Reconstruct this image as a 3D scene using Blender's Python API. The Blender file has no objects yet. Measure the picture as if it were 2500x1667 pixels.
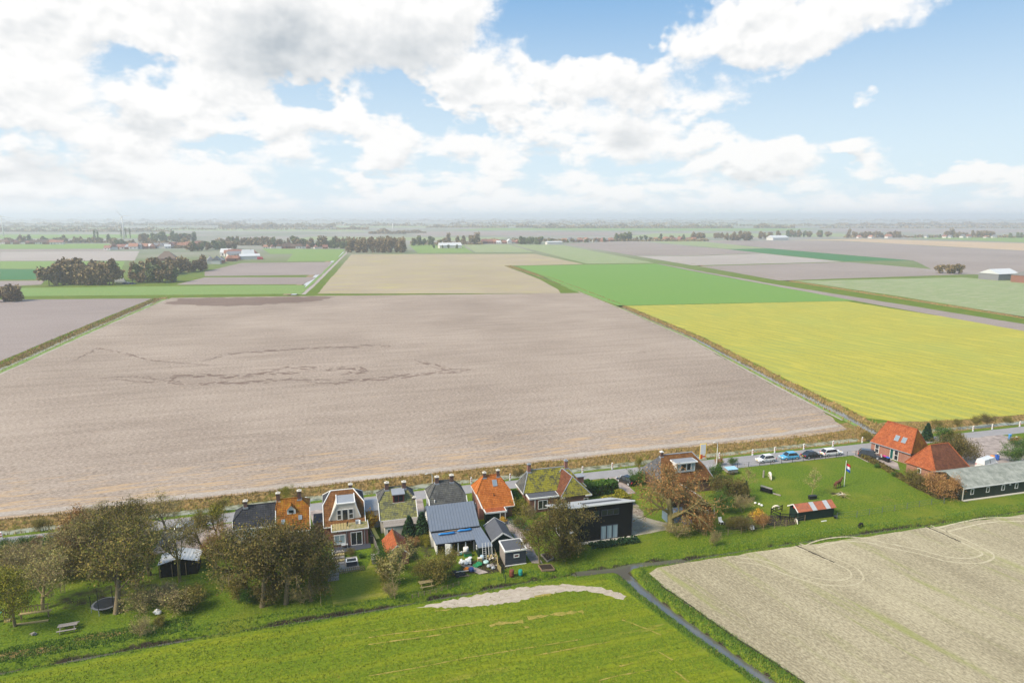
import bpy, math, random
import numpy as np
from mathutils import Vector
random.seed(7); np.random.seed(7)
SC = bpy.context.scene
COL = SC.collection
PI = math.pi
rad = math.radians

# ------------------------------------------------------------------ camera
# World frame: X runs along the road (to the right), Y away from the camera, Z up.
CAM_H, FPX, YAW = 50.0, 1667.0, rad(15.4)
PITCH = math.atan((833.5 - 528) / FPX)
CP, SP = math.cos(PITCH), math.sin(PITCH)
CY, SY = math.cos(YAW), math.sin(YAW)
def G(u, v, z=0.0):
    """ground position (world x, y) of a point seen at pixel u, v of the survey photograph, at height z"""
    dx = (u - 1250) / FPX; dy = (v - 833.5) / FPX
    t = (CAM_H - z) / (SP + dy * CP)
    x, y = dx * t, (CP - dy * SP) * t
    return (x * CY + y * SY, -x * SY + y * CY)
def G3(u, v, z=0.0):
    a, b = G(u, v, z); return (a, b, z)

cd = bpy.data.cameras.new('camera'); cam = bpy.data.objects.new('camera', cd); COL.objects.link(cam)
cam.location = (0, 0, CAM_H)
cam.rotation_euler = (PI / 2 - PITCH, 0, -YAW)
cd.sensor_width = 36; cd.lens = 36 * FPX / 2500
cd.clip_start = 0.5; cd.clip_end = 60000
SC.camera = cam

# ------------------------------------------------------------------ node helper
class NT:
    def __init__(self, tree):
        self.t = tree; tree.nodes.clear()
    def n(self, typ, props=None, **ins):
        nd = self.t.nodes.new(typ)
        for k, v in (props or {}).items(): setattr(nd, k, v)
        for k, v in ins.items():
            key = int(k[1:]) if k[0] == '_' and k[1:].isdigit() else k.replace('_', ' ')
            self.set(nd.inputs[key], v)
        return nd
    def set(self, sock, v):
        if isinstance(v, bpy.types.NodeSocket): self.t.links.new(v, sock)
        elif v is not None:
            if isinstance(v, (tuple, list)) and len(v) == 3 and sock.type == 'RGBA': v = (*v, 1)
            sock.default_value = v
    def m(self, op, a, b=None, c=None, clamp=False):
        nd = self.n('ShaderNodeMath', {'operation': op, 'use_clamp': clamp}, _0=a)
        if b is not None: self.set(nd.inputs[1], b)
        if c is not None: self.set(nd.inputs[2], c)
        return nd.outputs[0]
    def vm(self, op, a, b=None, out=0):
        nd = self.n('ShaderNodeVectorMath', {'operation': op}, _0=a)
        if b is not None: self.set(nd.inputs[1], b)
        return nd.outputs[out]
    def mix(self, f, a, b, blend='MIX'):
        nd = self.n('ShaderNodeMix', {'data_type': 'RGBA', 'blend_type': blend, 'clamp_factor': True})
        self.set(nd.inputs[0], f); self.set(nd.inputs[6], a); self.set(nd.inputs[7], b)
        return nd.outputs[2]
    def noise(self, vec, scale, detail=2, rough=.5, dist=0, dim='3D', out=0):
        nd = self.n('ShaderNodeTexNoise', {'noise_dimensions': dim}, Scale=scale, Detail=detail, Roughness=rough, Distortion=dist)
        if vec is not None: self.set(nd.inputs['Vector'], vec)
        return nd.outputs[out]
    def ss(self, x, lo, hi, a=0., b=1.):
        nd = self.n('ShaderNodeMapRange', {'interpolation_type': 'SMOOTHSTEP'}, _0=x, _1=lo, _2=hi, _3=a, _4=b)
        return nd.outputs[0]
    def lin(self, x, lo, hi, a=0., b=1.):
        return self.n('ShaderNodeMapRange', {'clamp': True}, _0=x, _1=lo, _2=hi, _3=a, _4=b).outputs[0]
    def xyz(self, x=0., y=0., z=0.):
        return self.n('ShaderNodeCombineXYZ', None, _0=x, _1=y, _2=z).outputs[0]
    def sep(self, v):
        return self.n('ShaderNodeSeparateXYZ', None, _0=v).outputs
    def ramp(self, f, stops):
        nd = self.n('ShaderNodeValToRGB', None, _0=f)
        el = nd.color_ramp.elements
        while len(el) < len(stops): el.new(.5)
        for e, (p, c) in zip(el, stops): e.position = p; e.color = (*c, 1)
        return nd.outputs[0]

# ------------------------------------------------------------------ world: sky and clouds
SUN_AZ = rad(-118)      # measured from the camera's heading, negative = left
SUN_EL = rad(44)
w = bpy.data.worlds.new('World'); SC.world = w; w.use_nodes = True
T = NT(w.node_tree)
sky = T.n('ShaderNodeTexSky', {'sky_type': 'NISHITA', 'sun_disc': False, 'sun_elevation': SUN_EL,
          'sun_rotation': YAW + SUN_AZ, 'altitude': 50, 'air_density': 1.0, 'dust_density': 1.2, 'ozone_density': 1.2})
dirv = T.n('ShaderNodeTexCoord').outputs['Generated']
dx_, dy_, dz_ = T.sep(dirv)
rx = T.m('SUBTRACT', T.m('MULTIPLY', dx_, CY), T.m('MULTIPLY', dy_, SY))
ry = T.m('ADD', T.m('MULTIPLY', dx_, SY), T.m('MULTIPLY', dy_, CY))
az = T.m('MULTIPLY', T.m('ARCTAN2', rx, ry), 180 / PI)
el = T.m('MULTIPLY', T.m('ARCSINE', dz_), 180 / PI)
pos = T.xyz(az, el, 0)
def sky_ang(u, v):
    dx = (u - 1250) / FPX; dy = (v - 833.5) / FPX
    f = CP - dy * SP; up = -(SP + dy * CP)
    return math.degrees(math.atan2(dx, f)), math.degrees(math.atan2(up, math.hypot(dx, f)))
# cloud masses: centre u, v, half sizes, amount
CL = [(200, 10, 260, 110, .7), (600, 40, 300, 95, .8), (930, 60, 220, 90, .75), (1130, 20, 100, 60, .4), (20, 190, 170, 80, .6), (130, 330, 240, 60, .5),
      (390, 255, 90, 48, .55), (575, 260, 80, 40, .4), (700, 300, 120, 36, .5), (862, 265, 72, 52, .8), (480, 370, 240, 45, .4),
      (1115, 225, 90, 52, .8), (1175, 170, 45, 30, .4), (1340, 225, 130, 55, .65), (1480, 190, 80, 68, .85), (950, 350, 110, 34, .55), (1130, 355, 120, 36, .5),
      (1350, 335, 150, 50, .6), (1520, 330, 90, 50, .45), (1300, 85, 55, 28, .45), (1655, 112, 70, 28, .6), (1890, 60, 140, 55, .75), (1970, 130, 80, 36, .45), (2160, 10, 150, 32, .6),
      (1640, 205, 110, 34, .45), (1760, 240, 95, 28, .45), (2400, 20, 40, 45, .3), (2132, 252, 34, 22, .95), (1738, 330, 48, 30, .7), (1835, 378, 80, 30, .55),
      (1935, 375, 52, 26, .5), (2095, 404, 50, 18, .45), (2240, 432, 55, 20, .45), (2385, 415, 55, 24, .5), (2500, 425, 55, 34, .5),
      (330, 165, 130, 32, -.6), (235, 240, 60, 32, -.5), (975, 245, 60, 50, -.68), (735, 222, 85, 24, -.65), (1430, 40, 160, 62, -.75), (2330, 190, 240, 95, -.75),
      (2000, 310, 160, 45, -.5), (2420, 330, 170, 50, -.65), (1170, 292, 70, 22, -.45), (820, 412, 110, 20, -.4), (1840, 290, 90, 24, -.35), (470, 330, 60, 16, -.3), (520, 345, 60, 14, -.25), (2100, 150, 90, 60, -.4), (1560, 130, 40, 40, -.35)]
SC_ = (.100, .175, 0)
EK = 1.75              # cloud masses are wider than tall: elevation is stretched by this
def field(p, det, vdet):
    """how much cloud there is in a direction (azimuth, elevation in degrees)"""
    px_, py_, pz_ = T.sep(p)   # clouds get flatter and smaller towards the horizon
    q = T.vm('MULTIPLY', T.xyz(px_, T.m('MULTIPLY', T.m('LOGARITHM', T.m('ADD', 1., T.m('DIVIDE', T.m('MAXIMUM', py_, 0.), 10.)), math.e), 17.), 0.), SC_)
    wq = T.vm('ADD', q, T.vm('MULTIPLY', T.vm('SUBTRACT', T.noise(q, 1.9, 1, .5, 0, '2D', 1), (.5, .5, .5)), (.34, .26, 0)))
    a = T.noise(q, 1.3, det, .62, 0, '2D')
    vo = T.n('ShaderNodeTexVoronoi', {'voronoi_dimensions': '2D', 'feature': 'F1', 'normalize': True}, Vector=wq, Scale=2.8, Detail=vdet, Roughness=.55, Lacunarity=2.3)
    f = T.m('MULTIPLY_ADD', vo.outputs['Distance'], -1.0, T.m('MULTIPLY_ADD', a, 2.3, -.8))
    wp = T.vm('MULTIPLY', T.vm('SUBTRACT', T.noise(q, 2.6, 3, .6, 0, '2D', 1), (.5, .5, .5)), (7., 7., 0))
    b = None; ps = T.vm('ADD', T.vm('MULTIPLY', p, (1, EK, 0)), wp)
    for u, v, ru, rv, am in CL:
        ca, ce = sky_ang(u, v); r = (ru + rv * EK) / 2 / 29.1 * 1.75
        d = T.vm('DISTANCE', ps, (ca, ce * EK, 0), 1)
        g = T.ss(d, 0., r, am * 1.1, 0.)
        b = g if b is None else T.m('ADD', b, g)
    # level of cover: full near the horizon, then broken
    return f, T.m('ADD', b, T.lin(T.sep(p)[1], 1.5, 6.5, .32, -.02))
nz1, bl1 = field(pos, 6, 2.2)
acc = T.m('ADD', nz1, bl1)
# relief of the cloud: the same field a little towards the light
nz2, bl2 = field(T.vm('ADD', pos, (-.30, .72, 0)), 4, 1.2)
relief = T.m('ADD', T.m('MULTIPLY', T.m('SUBTRACT', nz1, nz2), .72), T.m('MULTIPLY', T.m('SUBTRACT', bl1, bl2), .5))
alpha = T.ss(acc, -.02, .52)
thick = T.ss(acc, .3, 1.2)
# grey bases
GR = [(690, 115, 190, 55, .8), (1000, 140, 170, 45, .5), (330, 310, 34, 30, .5), (80, 405, 90, 20, .6), (230, 420, 90, 18, .5), (1530, 335, 60, 28, .5),
      (1330, 372, 60, 16, .5), (1550, 240, 36, 60, .35)]
gacc = T.m('MULTIPLY', thick, .07)
ps0 = T.vm('MULTIPLY', pos, (1, EK, 0))
for u, v, ru, rv, am in GR:
    ca, ce = sky_ang(u, v); r = (ru + rv * EK) / 2 / 29.1 * 1.75
    gacc = T.m('ADD', gacc, T.ss(T.vm('DISTANCE', ps0, (ca, ce * EK, 0), 1), 0., r, am, 0.))
gacc = T.m('MULTIPLY', gacc, T.m('ADD', .8, T.m('MULTIPLY', nz1, .5)))
gacc = T.m('SUBTRACT', gacc, relief, clamp=True)
cloud = T.mix(gacc, (4.85, 4.82, 4.78), (2.5, 2.75, 2.98))
blue = T.mix(T.ss(el, 2., 22), (3.6, 4.35, 4.85), (.75, 2.0, 3.75))
blue = T.mix(.12, blue, T.vm('MULTIPLY', sky.outputs[0], (.55, .55, .55)))
col = T.mix(alpha, blue, cloud)
hz = T.m('EXPONENT', T.m('MULTIPLY', T.m('MAXIMUM', el, 0.), -.9))
col = T.mix(T.m('MULTIPLY', hz, .9), col, (4.3, 4.45, 4.7))
bg = T.n('ShaderNodeBackground', None, Color=col, Strength=.1)
T.t.links.new(bg.outputs[0], T.n('ShaderNodeOutputWorld').inputs[0])
w.cycles.sampling_method = 'MANUAL'; w.cycles.sample_map_resolution = 512

# ------------------------------------------------------------------ sun
sd = bpy.data.lights.new('sun', 'SUN'); sun = bpy.data.objects.new('sun', sd); COL.objects.link(sun)
sd.energy = 3.0; sd.angle = rad(20); sd.color = (1, .89, .72)
saz = YAW + SUN_AZ
sdir = Vector((math.sin(saz) * math.cos(SUN_EL), math.cos(saz) * math.cos(SUN_EL), math.sin(SUN_EL)))
sun.rotation_euler = sdir.to_track_quat('Z', 'Y').to_euler(); sun.location = (0, 0, 200)

# ------------------------------------------------------------------ exposure and render
SC.view_settings.view_transform = 'Standard'; SC.view_settings.look = 'None'
SC.view_settings.gamma = 1; SC.view_settings.use_curve_mapping = False
SC.view_settings.exposure = 1.08
SC.render.engine = 'CYCLES'
cy = SC.cycles
cy.use_denoising = True
cy.max_bounces = 5; cy.diffuse_bounces = 2; cy.glossy_bounces = 2; cy.transmission_bounces = 3
cy.transparent_max_bounces = 6; cy.volume_bounces = 1
cy.caustics_reflective = False; cy.caustics_refractive = False
# ------------------------------------------------------------------ materials
MATS = {}
def material(name, fn=None, **kw):
    """fn(T) returns dict of Principled inputs; 'bump'=(height socket, strength, distance)"""
    if name in MATS: return MATS[name]
    m = bpy.data.materials.new(name); m.use_nodes = True
    t = NT(m.node_tree)
    d = dict(kw)
    if fn: d.update(fn(t))
    b = d.pop('bump', None); disp = None
    bs = t.n('ShaderNodeBsdfPrincipled')
    for k, v in d.items():
        key = {'color': 'Base Color', 'rough': 'Roughness', 'metal': 'Metallic', 'spec': 'Specular IOR Level', 'alpha': 'Alpha',
               'trans': 'Transmission Weight', 'sub': 'Subsurface Weight', 'coat': 'Coat Weight', 'sheen': 'Sheen Weight',
               'emit': 'Emission Color', 'emits': 'Emission Strength', 'ior': 'IOR'}[k]
        t.set(bs.inputs[key], v)
    if 'spec' not in d: bs.inputs['Specular IOR Level'].default_value = .25
    if b:
        bn = t.n('ShaderNodeBump', None, Height=b[0], Strength=b[1], Distance=b[2])
        t.t.links.new(bn.outputs[0], bs.inputs['Normal'])
    out = t.n('ShaderNodeOutputMaterial')
    t.t.links.new(bs.outputs[0], out.inputs[0])
    MATS[name] = m
    return m
def uvn(t): return t.n('ShaderNodeUVMap').outputs[0]
def objc(t): return t.n('ShaderNodeTexCoord').outputs['Object']
def wpos(t): return t.n('ShaderNodeNewGeometry').outputs['Position']
def island(t): return t.n('ShaderNodeNewGeometry').outputs['Random Per Island']
def rot2(t, v, ang, sx=1., sy=1.):
    x, y, z = t.sep(v); c, s = math.cos(ang), math.sin(ang)
    return t.xyz(t.m('MULTIPLY', t.m('ADD', t.m('MULTIPLY', x, c), t.m('MULTIPLY', y, s)), sx),
                 t.m('MULTIPLY', t.m('SUBTRACT', t.m('MULTIPLY', y, c), t.m('MULTIPLY', x, s)), sy), 0.)

# ------------------------------------------------------------------ mesh helpers
def tag(o, label=None, cat=None, group=None, kind=None):
    if label: o['label'] = label
    if cat: o['category'] = cat
    if group: o['group'] = group
    if kind: o['kind'] = kind
    return o
def empty(name, loc=(0, 0, 0), label=None, cat=None, group=None, rz=0.):
    o = bpy.data.objects.new(name, None); COL.objects.link(o)
    o.location = loc if len(loc) == 3 else (*loc, 0); o.rotation_euler = (0, 0, rz); o.empty_display_size = .2
    return tag(o, label, cat, group)
class MB:
    """collects faces of one part and links them as ONE mesh object"""
    def __init__(s): s.v = []; s.f = []; s.uv = []
    def face(s, pts, uv=None):
        i = len(s.v); s.v += [tuple(p) for p in pts]; s.f.append(tuple(range(i, i + len(pts)))); s.uv.append(uv); return s
    def box(s, x0, x1, y0, y1, z0, z1):
        a = [(x0, y0, z0), (x1, y0, z0), (x1, y1, z0), (x0, y1, z0), (x0, y0, z1), (x1, y0, z1), (x1, y1, z1), (x0, y1, z1)]
        for q in ((3, 2, 1, 0), (4, 5, 6, 7), (0, 1, 5, 4), (1, 2, 6, 5), (2, 3, 7, 6), (3, 0, 4, 7)): s.face([a[k] for k in q])
        return s
    def obox(s, c, ux, uy, uz, hx, hy, hz):
        """box with centre c, axes u*, half sizes h*"""
        c = Vector(c); X, Y, Z = Vector(ux) * hx, Vector(uy) * hy, Vector(uz) * hz
        a = [c - X - Y - Z, c + X - Y - Z, c + X + Y - Z, c - X + Y - Z, c - X - Y + Z, c + X - Y + Z, c + X + Y + Z, c - X + Y + Z]
        for q in ((3, 2, 1, 0), (4, 5, 6, 7), (0, 1, 5, 4), (1, 2, 6, 5), (2, 3, 7, 6), (3, 0, 4, 7)): s.face([a[k] for k in q])
        return s
    def beam(s, p0, p1, wd, ht, up=(0, 0, 1)):
        p0, p1 = Vector(p0), Vector(p1); d = (p1 - p0); L = d.length; d.normalize()
        sd_ = d.cross(Vector(up))
        if sd_.length < 1e-4: sd_ = Vector((1, 0, 0))
        sd_.normalize(); u = sd_.cross(d)
        return s.obox((p0 + p1) / 2, d, sd_, u, L / 2, wd / 2, ht / 2)
    def tube(s, pts, radii, n=6, cap=True):
        rings = []
        pts = [Vector(p) for p in pts]
        for i, p in enumerate(pts):
            d = (pts[min(i + 1, len(pts) - 1)] - pts[max(i - 1, 0)]).normalized()
            a = d.cross(Vector((0, 0, 1)) if abs(d.z) < .95 else Vector((1, 0, 0))).normalized(); b = d.cross(a)
            r = radii[i] if isinstance(radii, (list, tuple)) else radii
            rings.append([p + (a * math.cos(2 * PI * k / n) + b * math.sin(2 * PI * k / n)) * r for k in range(n)])
        base = len(s.v)
        for r in rings: s.v += [tuple(q) for q in r]
        for i in range(len(rings) - 1):
            for k in range(n):
                k2 = (k + 1) % n
                s.f.append((base + i * n + k, base + i * n + k2, base + (i + 1) * n + k2, base + (i + 1) * n + k)); s.uv.append(None)
        if cap:
            s.f.append(tuple(base + k for k in reversed(range(n)))); s.uv.append(None)
            s.f.append(tuple(base + (len(rings) - 1) * n + k for k in range(n))); s.uv.append(None)
        return s
    def lathe(s, prof, n=12, c=(0, 0, 0)):
        base = len(s.v); m_ = len(prof)
        for r, z in prof: s.v += [(c[0] + r * math.cos(2 * PI * k / n), c[1] + r * math.sin(2 * PI * k / n), c[2] + z) for k in range(n)]
        for i in range(m_ - 1):
            for k in range(n):
                k2 = (k + 1) % n
                s.f.append((base + i * n + k, base + i * n + k2, base + (i + 1) * n + k2, base + (i + 1) * n + k)); s.uv.append(None)
        s.f.append(tuple(base + k for k in reversed(range(n)))); s.uv.append(None)
        s.f.append(tuple(base + (m_ - 1) * n + k for k in range(n))); s.uv.append(None)
        return s
    def prism(s, poly, z0, z1):
        """vertical prism of a counter-clockwise plan polygon"""
        n = len(poly)
        s.face([(x, y, z0) for x, y in reversed(poly)]); s.face([(x, y, z1) for x, y in poly])
        for i in range(n):
            (xa, ya), (xb, yb) = poly[i], poly[(i + 1) % n]
            s.face([(xa, ya, z0), (xb, yb, z0), (xb, yb, z1), (xa, ya, z1)])
        return s
    def slab(s, pts, th):
        """a planar polygon (counter-clockwise from above) thickened downwards along its normal"""
        P_ = [Vector(p) for p in pts]
        nrm = (P_[1] - P_[0]).cross(P_[2] - P_[0]).normalized() * th
        Q = [p - nrm for p in P_]; n = len(P_)
        s.face(P_); s.face(list(reversed(Q)))
        for i in range(n): j = (i + 1) % n; s.face([Q[i], Q[j], P_[j], P_[i]])
        return s
    def mesh(s, name, off=(0, 0, 0)):
        me = bpy.data.meshes.new(name)
        V = np.array(s.v, dtype=np.float64).reshape(-1, 3) - np.array(off)
        me.from_pydata(V.tolist(), [], s.f); me.update()
        uvl = me.uv_layers.new(name='UVMap')
        buf = np.zeros((len(me.loops), 2), dtype=np.float32); k = 0
        for f, uv in zip(s.f, s.uv):
            L = len(f)
            if uv is not None: buf[k:k + L] = uv
            else:
                P_ = V[list(f)]
                nn = np.zeros(3)
                for q in range(L): nn += np.cross(P_[q], P_[(q + 1) % L])
                ln = np.linalg.norm(nn)
                if ln > 1e-12:
                    nn /= ln
                    if abs(nn[2]) > .985: buf[k:k + L] = P_[:, :2]
                    else:
                        ua = np.array((-nn[1], nn[0], 0)); ua /= np.linalg.norm(ua); va = np.cross(nn, ua)
                        buf[k:k + L, 0] = P_ @ ua; buf[k:k + L, 1] = P_ @ va
            k += L
        uvl.data.foreach_set('uv', buf.ravel())
        return me
    def build(s, name, mat, parent=None, smooth=False, label=None):
        off = tuple(parent.location) if parent is not None else (0, 0, 0)
        if parent is not None and parent.parent is not None: off = tuple(parent.location + parent.parent.location)
        me = s.mesh(name, off); me.materials.append(mat)
        if smooth: me.polygons.foreach_set('use_smooth', [True] * len(me.polygons))
        o = bpy.data.objects.new(name, me); COL.objects.link(o); o.parent = parent
        if label: o['label'] = label
        return o
def copy_tree(o, parent=None):
    c = o.copy(); COL.objects.link(c); c.parent = parent
    for ch in list(o.children): copy_tree(ch, c)
    return c
def np_mesh(name, V, Fa, mat, smooth=False, parent=None, kind=None, attrs=None):
    """V (n,3), Fa (m,3 or 4) arrays"""
    me = bpy.data.meshes.new(name); V = np.asarray(V, np.float32); Fa = np.asarray(Fa, np.int32)
    k = Fa.shape[1]; nf = len(Fa)
    me.vertices.add(len(V)); me.vertices.foreach_set('co', V.ravel())
    me.loops.add(nf * k); me.loops.foreach_set('vertex_index', Fa.ravel())
    me.polygons.add(nf); me.polygons.foreach_set('loop_start', np.arange(0, nf * k, k, dtype=np.int32))
    try: me.polygons.foreach_set('loop_total', np.full(nf, k, np.int32))
    except Exception: pass
    me.update(calc_edges=True)
    if smooth: me.polygons.foreach_set('use_smooth', np.ones(nf, bool))
    for an, arr in (attrs or {}).items():
        at = me.attributes.new(an, 'FLOAT_COLOR', 'POINT'); at.data.foreach_set('color', np.asarray(arr, np.float32).ravel())
    if mat: me.materials.append(mat)
    o = bpy.data.objects.new(name, me); COL.objects.link(o); o.parent = parent
    if kind: o['kind'] = kind
    return o
def jitter_poly(poly, step, amp, rnd=random):
    """subdivide the outline of a plan polygon and make its edge uneven"""
    out = []
    for i in range(len(poly)):
        (xa, ya), (xb, yb) = poly[i], poly[(i + 1) % len(poly)]
        L = math.hypot(xb - xa, yb - ya); n = max(1, min(160, int(L / step)))
        nx, ny = -(yb - ya) / max(L, 1e-6), (xb - xa) / max(L, 1e-6)
        for k in range(n):
            t = k / n; j = rnd.uniform(-amp, amp) if k else 0
            out.append((xa + (xb - xa) * t + nx * j, ya + (yb - ya) * t + ny * j))
    return out
def sheet(name, poly, z, mat, step=4., amp=.15, th=0.):
    p = jitter_poly(poly, step, amp)
    ar = sum(p[i][0] * p[(i + 1) % len(p)][1] - p[(i + 1) % len(p)][0] * p[i][1] for i in range(len(p)))
    if ar < 0: p.reverse()
    m_ = MB().face([(x, y, z) for x, y in p])
    o = m_.build(name, mat); o['kind'] = 'structure'
    return o
def strip(name, pts, wd, z, mat, amp=0., kind='structure'):
    """a band of ground along a polyline"""
    pts = [Vector((*p[:2], 0)) for p in pts]; m_ = MB(); L, R = [], []
    for i, p in enumerate(pts):
        d = (pts[min(i + 1, len(pts) - 1)] - pts[max(i - 1, 0)]).normalized(); n = Vector((-d.y, d.x, 0))
        h = (wd[i] if isinstance(wd, (list, tuple)) else wd) / 2
        L.append(p + n * (h + random.uniform(-amp, amp))); R.append(p - n * (h + random.uniform(-amp, amp)))
    for i in range(len(pts) - 1):
        m_.face([(R[i].x, R[i].y, z), (R[i + 1].x, R[i + 1].y, z), (L[i + 1].x, L[i + 1].y, z), (L[i].x, L[i].y, z)])
    o = m_.build(name, mat); o['kind'] = kind
    return o
def dense(pts, step):
    out = []
    for i in range(len(pts) - 1):
        (xa, ya), (xb, yb) = pts[i][:2], pts[i + 1][:2]; n = max(1, int(math.hypot(xb - xa, yb - ya) / step))
        out += [(xa + (xb - xa) * k / n, ya + (yb - ya) * k / n) for k in range(n)]
    return out + [tuple(pts[-1][:2])]
# ------------------------------------------------------------------ ground materials
def rgb(s):
    s = s.lstrip('#'); c = [int(s[i:i + 2], 16) / 255 for i in (0, 2, 4)]
    return tuple(x / 12.92 if x <= .04045 else ((x + .055) / 1.055) ** 2.4 for x in c)
def sc3(c, k): return tuple(x * k for x in c)
def soil_mat(name, light, dark, straw=None, band=None, ang=0., rows=0., patch=.02, fine=1.0, green=None, gamt=.45):
    def fn(t):
        p = wpos(t)
        q = rot2(t, p, ang, .55, 1.)
        f1 = t.noise(q, 2.3 * fine, 5, .78)
        f2 = t.noise(p, patch, 3, .55)
        f3 = t.noise(rot2(t, p, ang, .06, .5), .6, 3, .6)
        v = t.m('ADD', t.m('MULTIPLY', f1, 1.35), t.m('ADD', t.m('MULTIPLY', f2, .30), t.m('MULTIPLY', f3, .26)))
        c = t.mix(t.ss(v, .72, 1.22), dark, light)
        if straw:
            s = t.noise(rot2(t, p, ang, .12, 1.), .9, 4, .65)
            if band: s = t.m('ADD', s, t.lin(t.sep(p)[1], band[0], band[1], .14, -.06))
            c = t.mix(t.ss(s, .58, .72, 0., .75), c, straw)
        if green:
            g = t.noise(rot2(t, p, ang, .08, 1.), .35, 4, .6)
            c = t.mix(t.ss(g, gamt, gamt + .2, 0., .8), c, green)
        if rows:
            x, y, z = t.sep(rot2(t, p, ang))
            r = t.m('SINE', t.m('ADD', t.m('MULTIPLY', y, 2 * PI / rows), t.m('MULTIPLY', f2, 3)))
            c = t.mix(t.m('MULTIPLY', t.m('ADD', r, 1.), .13), c, dark)
        return dict(color=c, rough=.95, spec=.1, bump=(f1, .6, .12))
    return material(name, fn)
def grass_mat(name, base, dark, dry, ang=0., patch=.06, fine=3., dryamt=.62, stripes=0., stripe_c=None):
    def fn(t):
        p = wpos(t)
        f1 = t.noise(p, fine, 4, .75)
        f2 = t.noise(p, patch, 4, .6)
        f3 = t.noise(rot2(t, p, ang, .1, .9), .55, 4, .65)
        c = t.mix(t.ss(f1, .34, .66), dark, base)
        c = t.mix(t.ss(f2, .40, .68, 0., .65), c, sc3(dark, 1.2))
        c = t.mix(t.ss(f3, dryamt, dryamt + .14, 0., .8), c, dry)
        if stripes:
            x, y, z = t.sep(rot2(t, p, ang))
            r = t.m('SINE', t.m('ADD', t.m('MULTIPLY', y, 2 * PI / stripes), t.m('MULTIPLY', f2, 5.)))
            c = t.mix(t.ss(t.m('MULTIPLY', r, t.m('ADD', f3, .35)), .25, .9, 0., .4), c, stripe_c)
            r2 = t.m('SINE', t.m('ADD', t.m('MULTIPLY', y, 2 * PI / (stripes * .22)), t.m('MULTIPLY', f3, 2.)))
            c = t.mix(t.ss(r2, .2, 1., 0., .3), c, sc3(dark, .9))
        return dict(color=c, rough=.9, spec=.12, bump=(f1, .8, .12))
    return material(name, fn)
GRASS_L, GRASS_D, DRY = (.115, .165, .008), (.035, .075, .006), (.28, .20, .06)
def ground_fn(t):
    p = wpos(t)
    at = t.n('ShaderNodeVertexColor', {'layer_name': 'mask'})
    rx_ = t.n('ShaderNodeSeparateColor', None, _0=at.outputs[0]).outputs
    wob = t.m('MULTIPLY', t.m('SUBTRACT', t.noise(p, .8, 4, .65), .5), .9)
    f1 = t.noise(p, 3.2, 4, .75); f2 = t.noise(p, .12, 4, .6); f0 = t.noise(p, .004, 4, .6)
    lawn = t.mix(t.ss(f1, .33, .68), (.055, .105, .009), (.145, .20, .014))
    lawn = t.mix(t.ss(f2, .45, .7, 0., .6), lawn, (.175, .185, .022))
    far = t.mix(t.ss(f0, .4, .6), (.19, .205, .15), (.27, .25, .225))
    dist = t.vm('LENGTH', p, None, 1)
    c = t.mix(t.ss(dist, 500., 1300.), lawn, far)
    vg = t.mix(t.ss(t.noise(p, 1.7, 5, .7), .35, .65), (.115, .085, .03), (.34, .22, .09))
    vg = t.mix(t.ss(t.noise(p, .5, 4, .6), .5, .68, 0., .75), vg, (.13, .145, .018))
    c = t.mix(t.ss(t.m('ADD', rx_[0], wob), .35, .65), c, vg)
    mud = t.mix(t.ss(f1, .3, .7), (.02, .016, .011), (.06, .047, .033))
    c = t.mix(t.ss(t.m('ADD', rx_[1], wob), .35, .65), c, mud)
    pale = t.mix(t.ss(t.noise(p, 1.3, 5, .7), .3, .7), (.16, .12, .09), (.34, .29, .23))
    c = t.mix(t.ss(t.m('ADD', rx_[2], wob), .4, .65), c, pale)
    return dict(color=c, rough=.93, spec=.1, bump=(f1, .9, .15))
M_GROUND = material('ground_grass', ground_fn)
M_WATER = material('ditch_water', lambda t: dict(color=(.10, .095, .08), rough=.05, spec=.9, ior=1.75, bump=(t.noise(wpos(t), 2.2, 2, .5), .05, .05)))
M_WATER_PALE = material('duckweed_water', lambda t: dict(color=t.mix(t.ss(t.noise(wpos(t), .7, 4, .6), .35, .6), (.10, .11, .055), (.30, .31, .24)), rough=.18, spec=.5))
M_FARWATER = material('far_water', color=(.46, .47, .48), rough=.3, spec=.5)
TERRA = (.30, .265, .24)
M_S = soil_mat('ploughed_soil', (.44, .362, .298), (.19, .146, .115), straw=(.45, .31, .18), band=(129., 160.), ang=0.05)
M_S2 = soil_mat('grey_purple_soil', (.36, .305, .28), (.205, .165, .15), ang=.05, rows=3., patch=.01)
M_SOIL_DK = soil_mat('dark_tilled_soil', (.25, .18, .145), (.125, .088, .07), ang=.05)
M_M = soil_mat('brown_stubble', (.42, .35, .25), (.26, .21, .15), green=(.42, .38, .09), ang=.08, patch=.012, gamt=.5)
M_PALE = soil_mat('pale_soil', (.41, .365, .335), (.29, .25, .225), ang=.1, patch=.01)
M_SAND = soil_mat('sandy_stubble', (.52, .38, .25), (.36, .27, .18), ang=.1, patch=.01)
M_STUB = soil_mat('sown_field', (.47, .41, .275), (.215, .18, .115), green=(.24, .26, .07), ang=-1.36, patch=.05, fine=1.5, gamt=.53)
M_Y = grass_mat('yellow_crop', (.41, .35, .05), (.24, .265, .06), (.48, .41, .07), ang=-1.36, patch=.025, fine=1.2, dryamt=.5, stripes=5., stripe_c=(.53, .42, .025))
M_G = grass_mat('young_green_crop', (.17, .30, .06), (.11, .21, .042), (.25, .28, .09), ang=.05, patch=.02, fine=1.2, dryamt=.6)
M_G2 = grass_mat('light_green_field', (.22, .30, .09), (.13, .21, .055), (.32, .31, .17), ang=.1, patch=.012, fine=.8)
M_G3 = grass_mat('pale_green_field', (.26, .30, .15), (.19, .235, .11), (.36, .34, .23), ang=.1, patch=.008, fine=.6, dryamt=.5)
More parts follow.
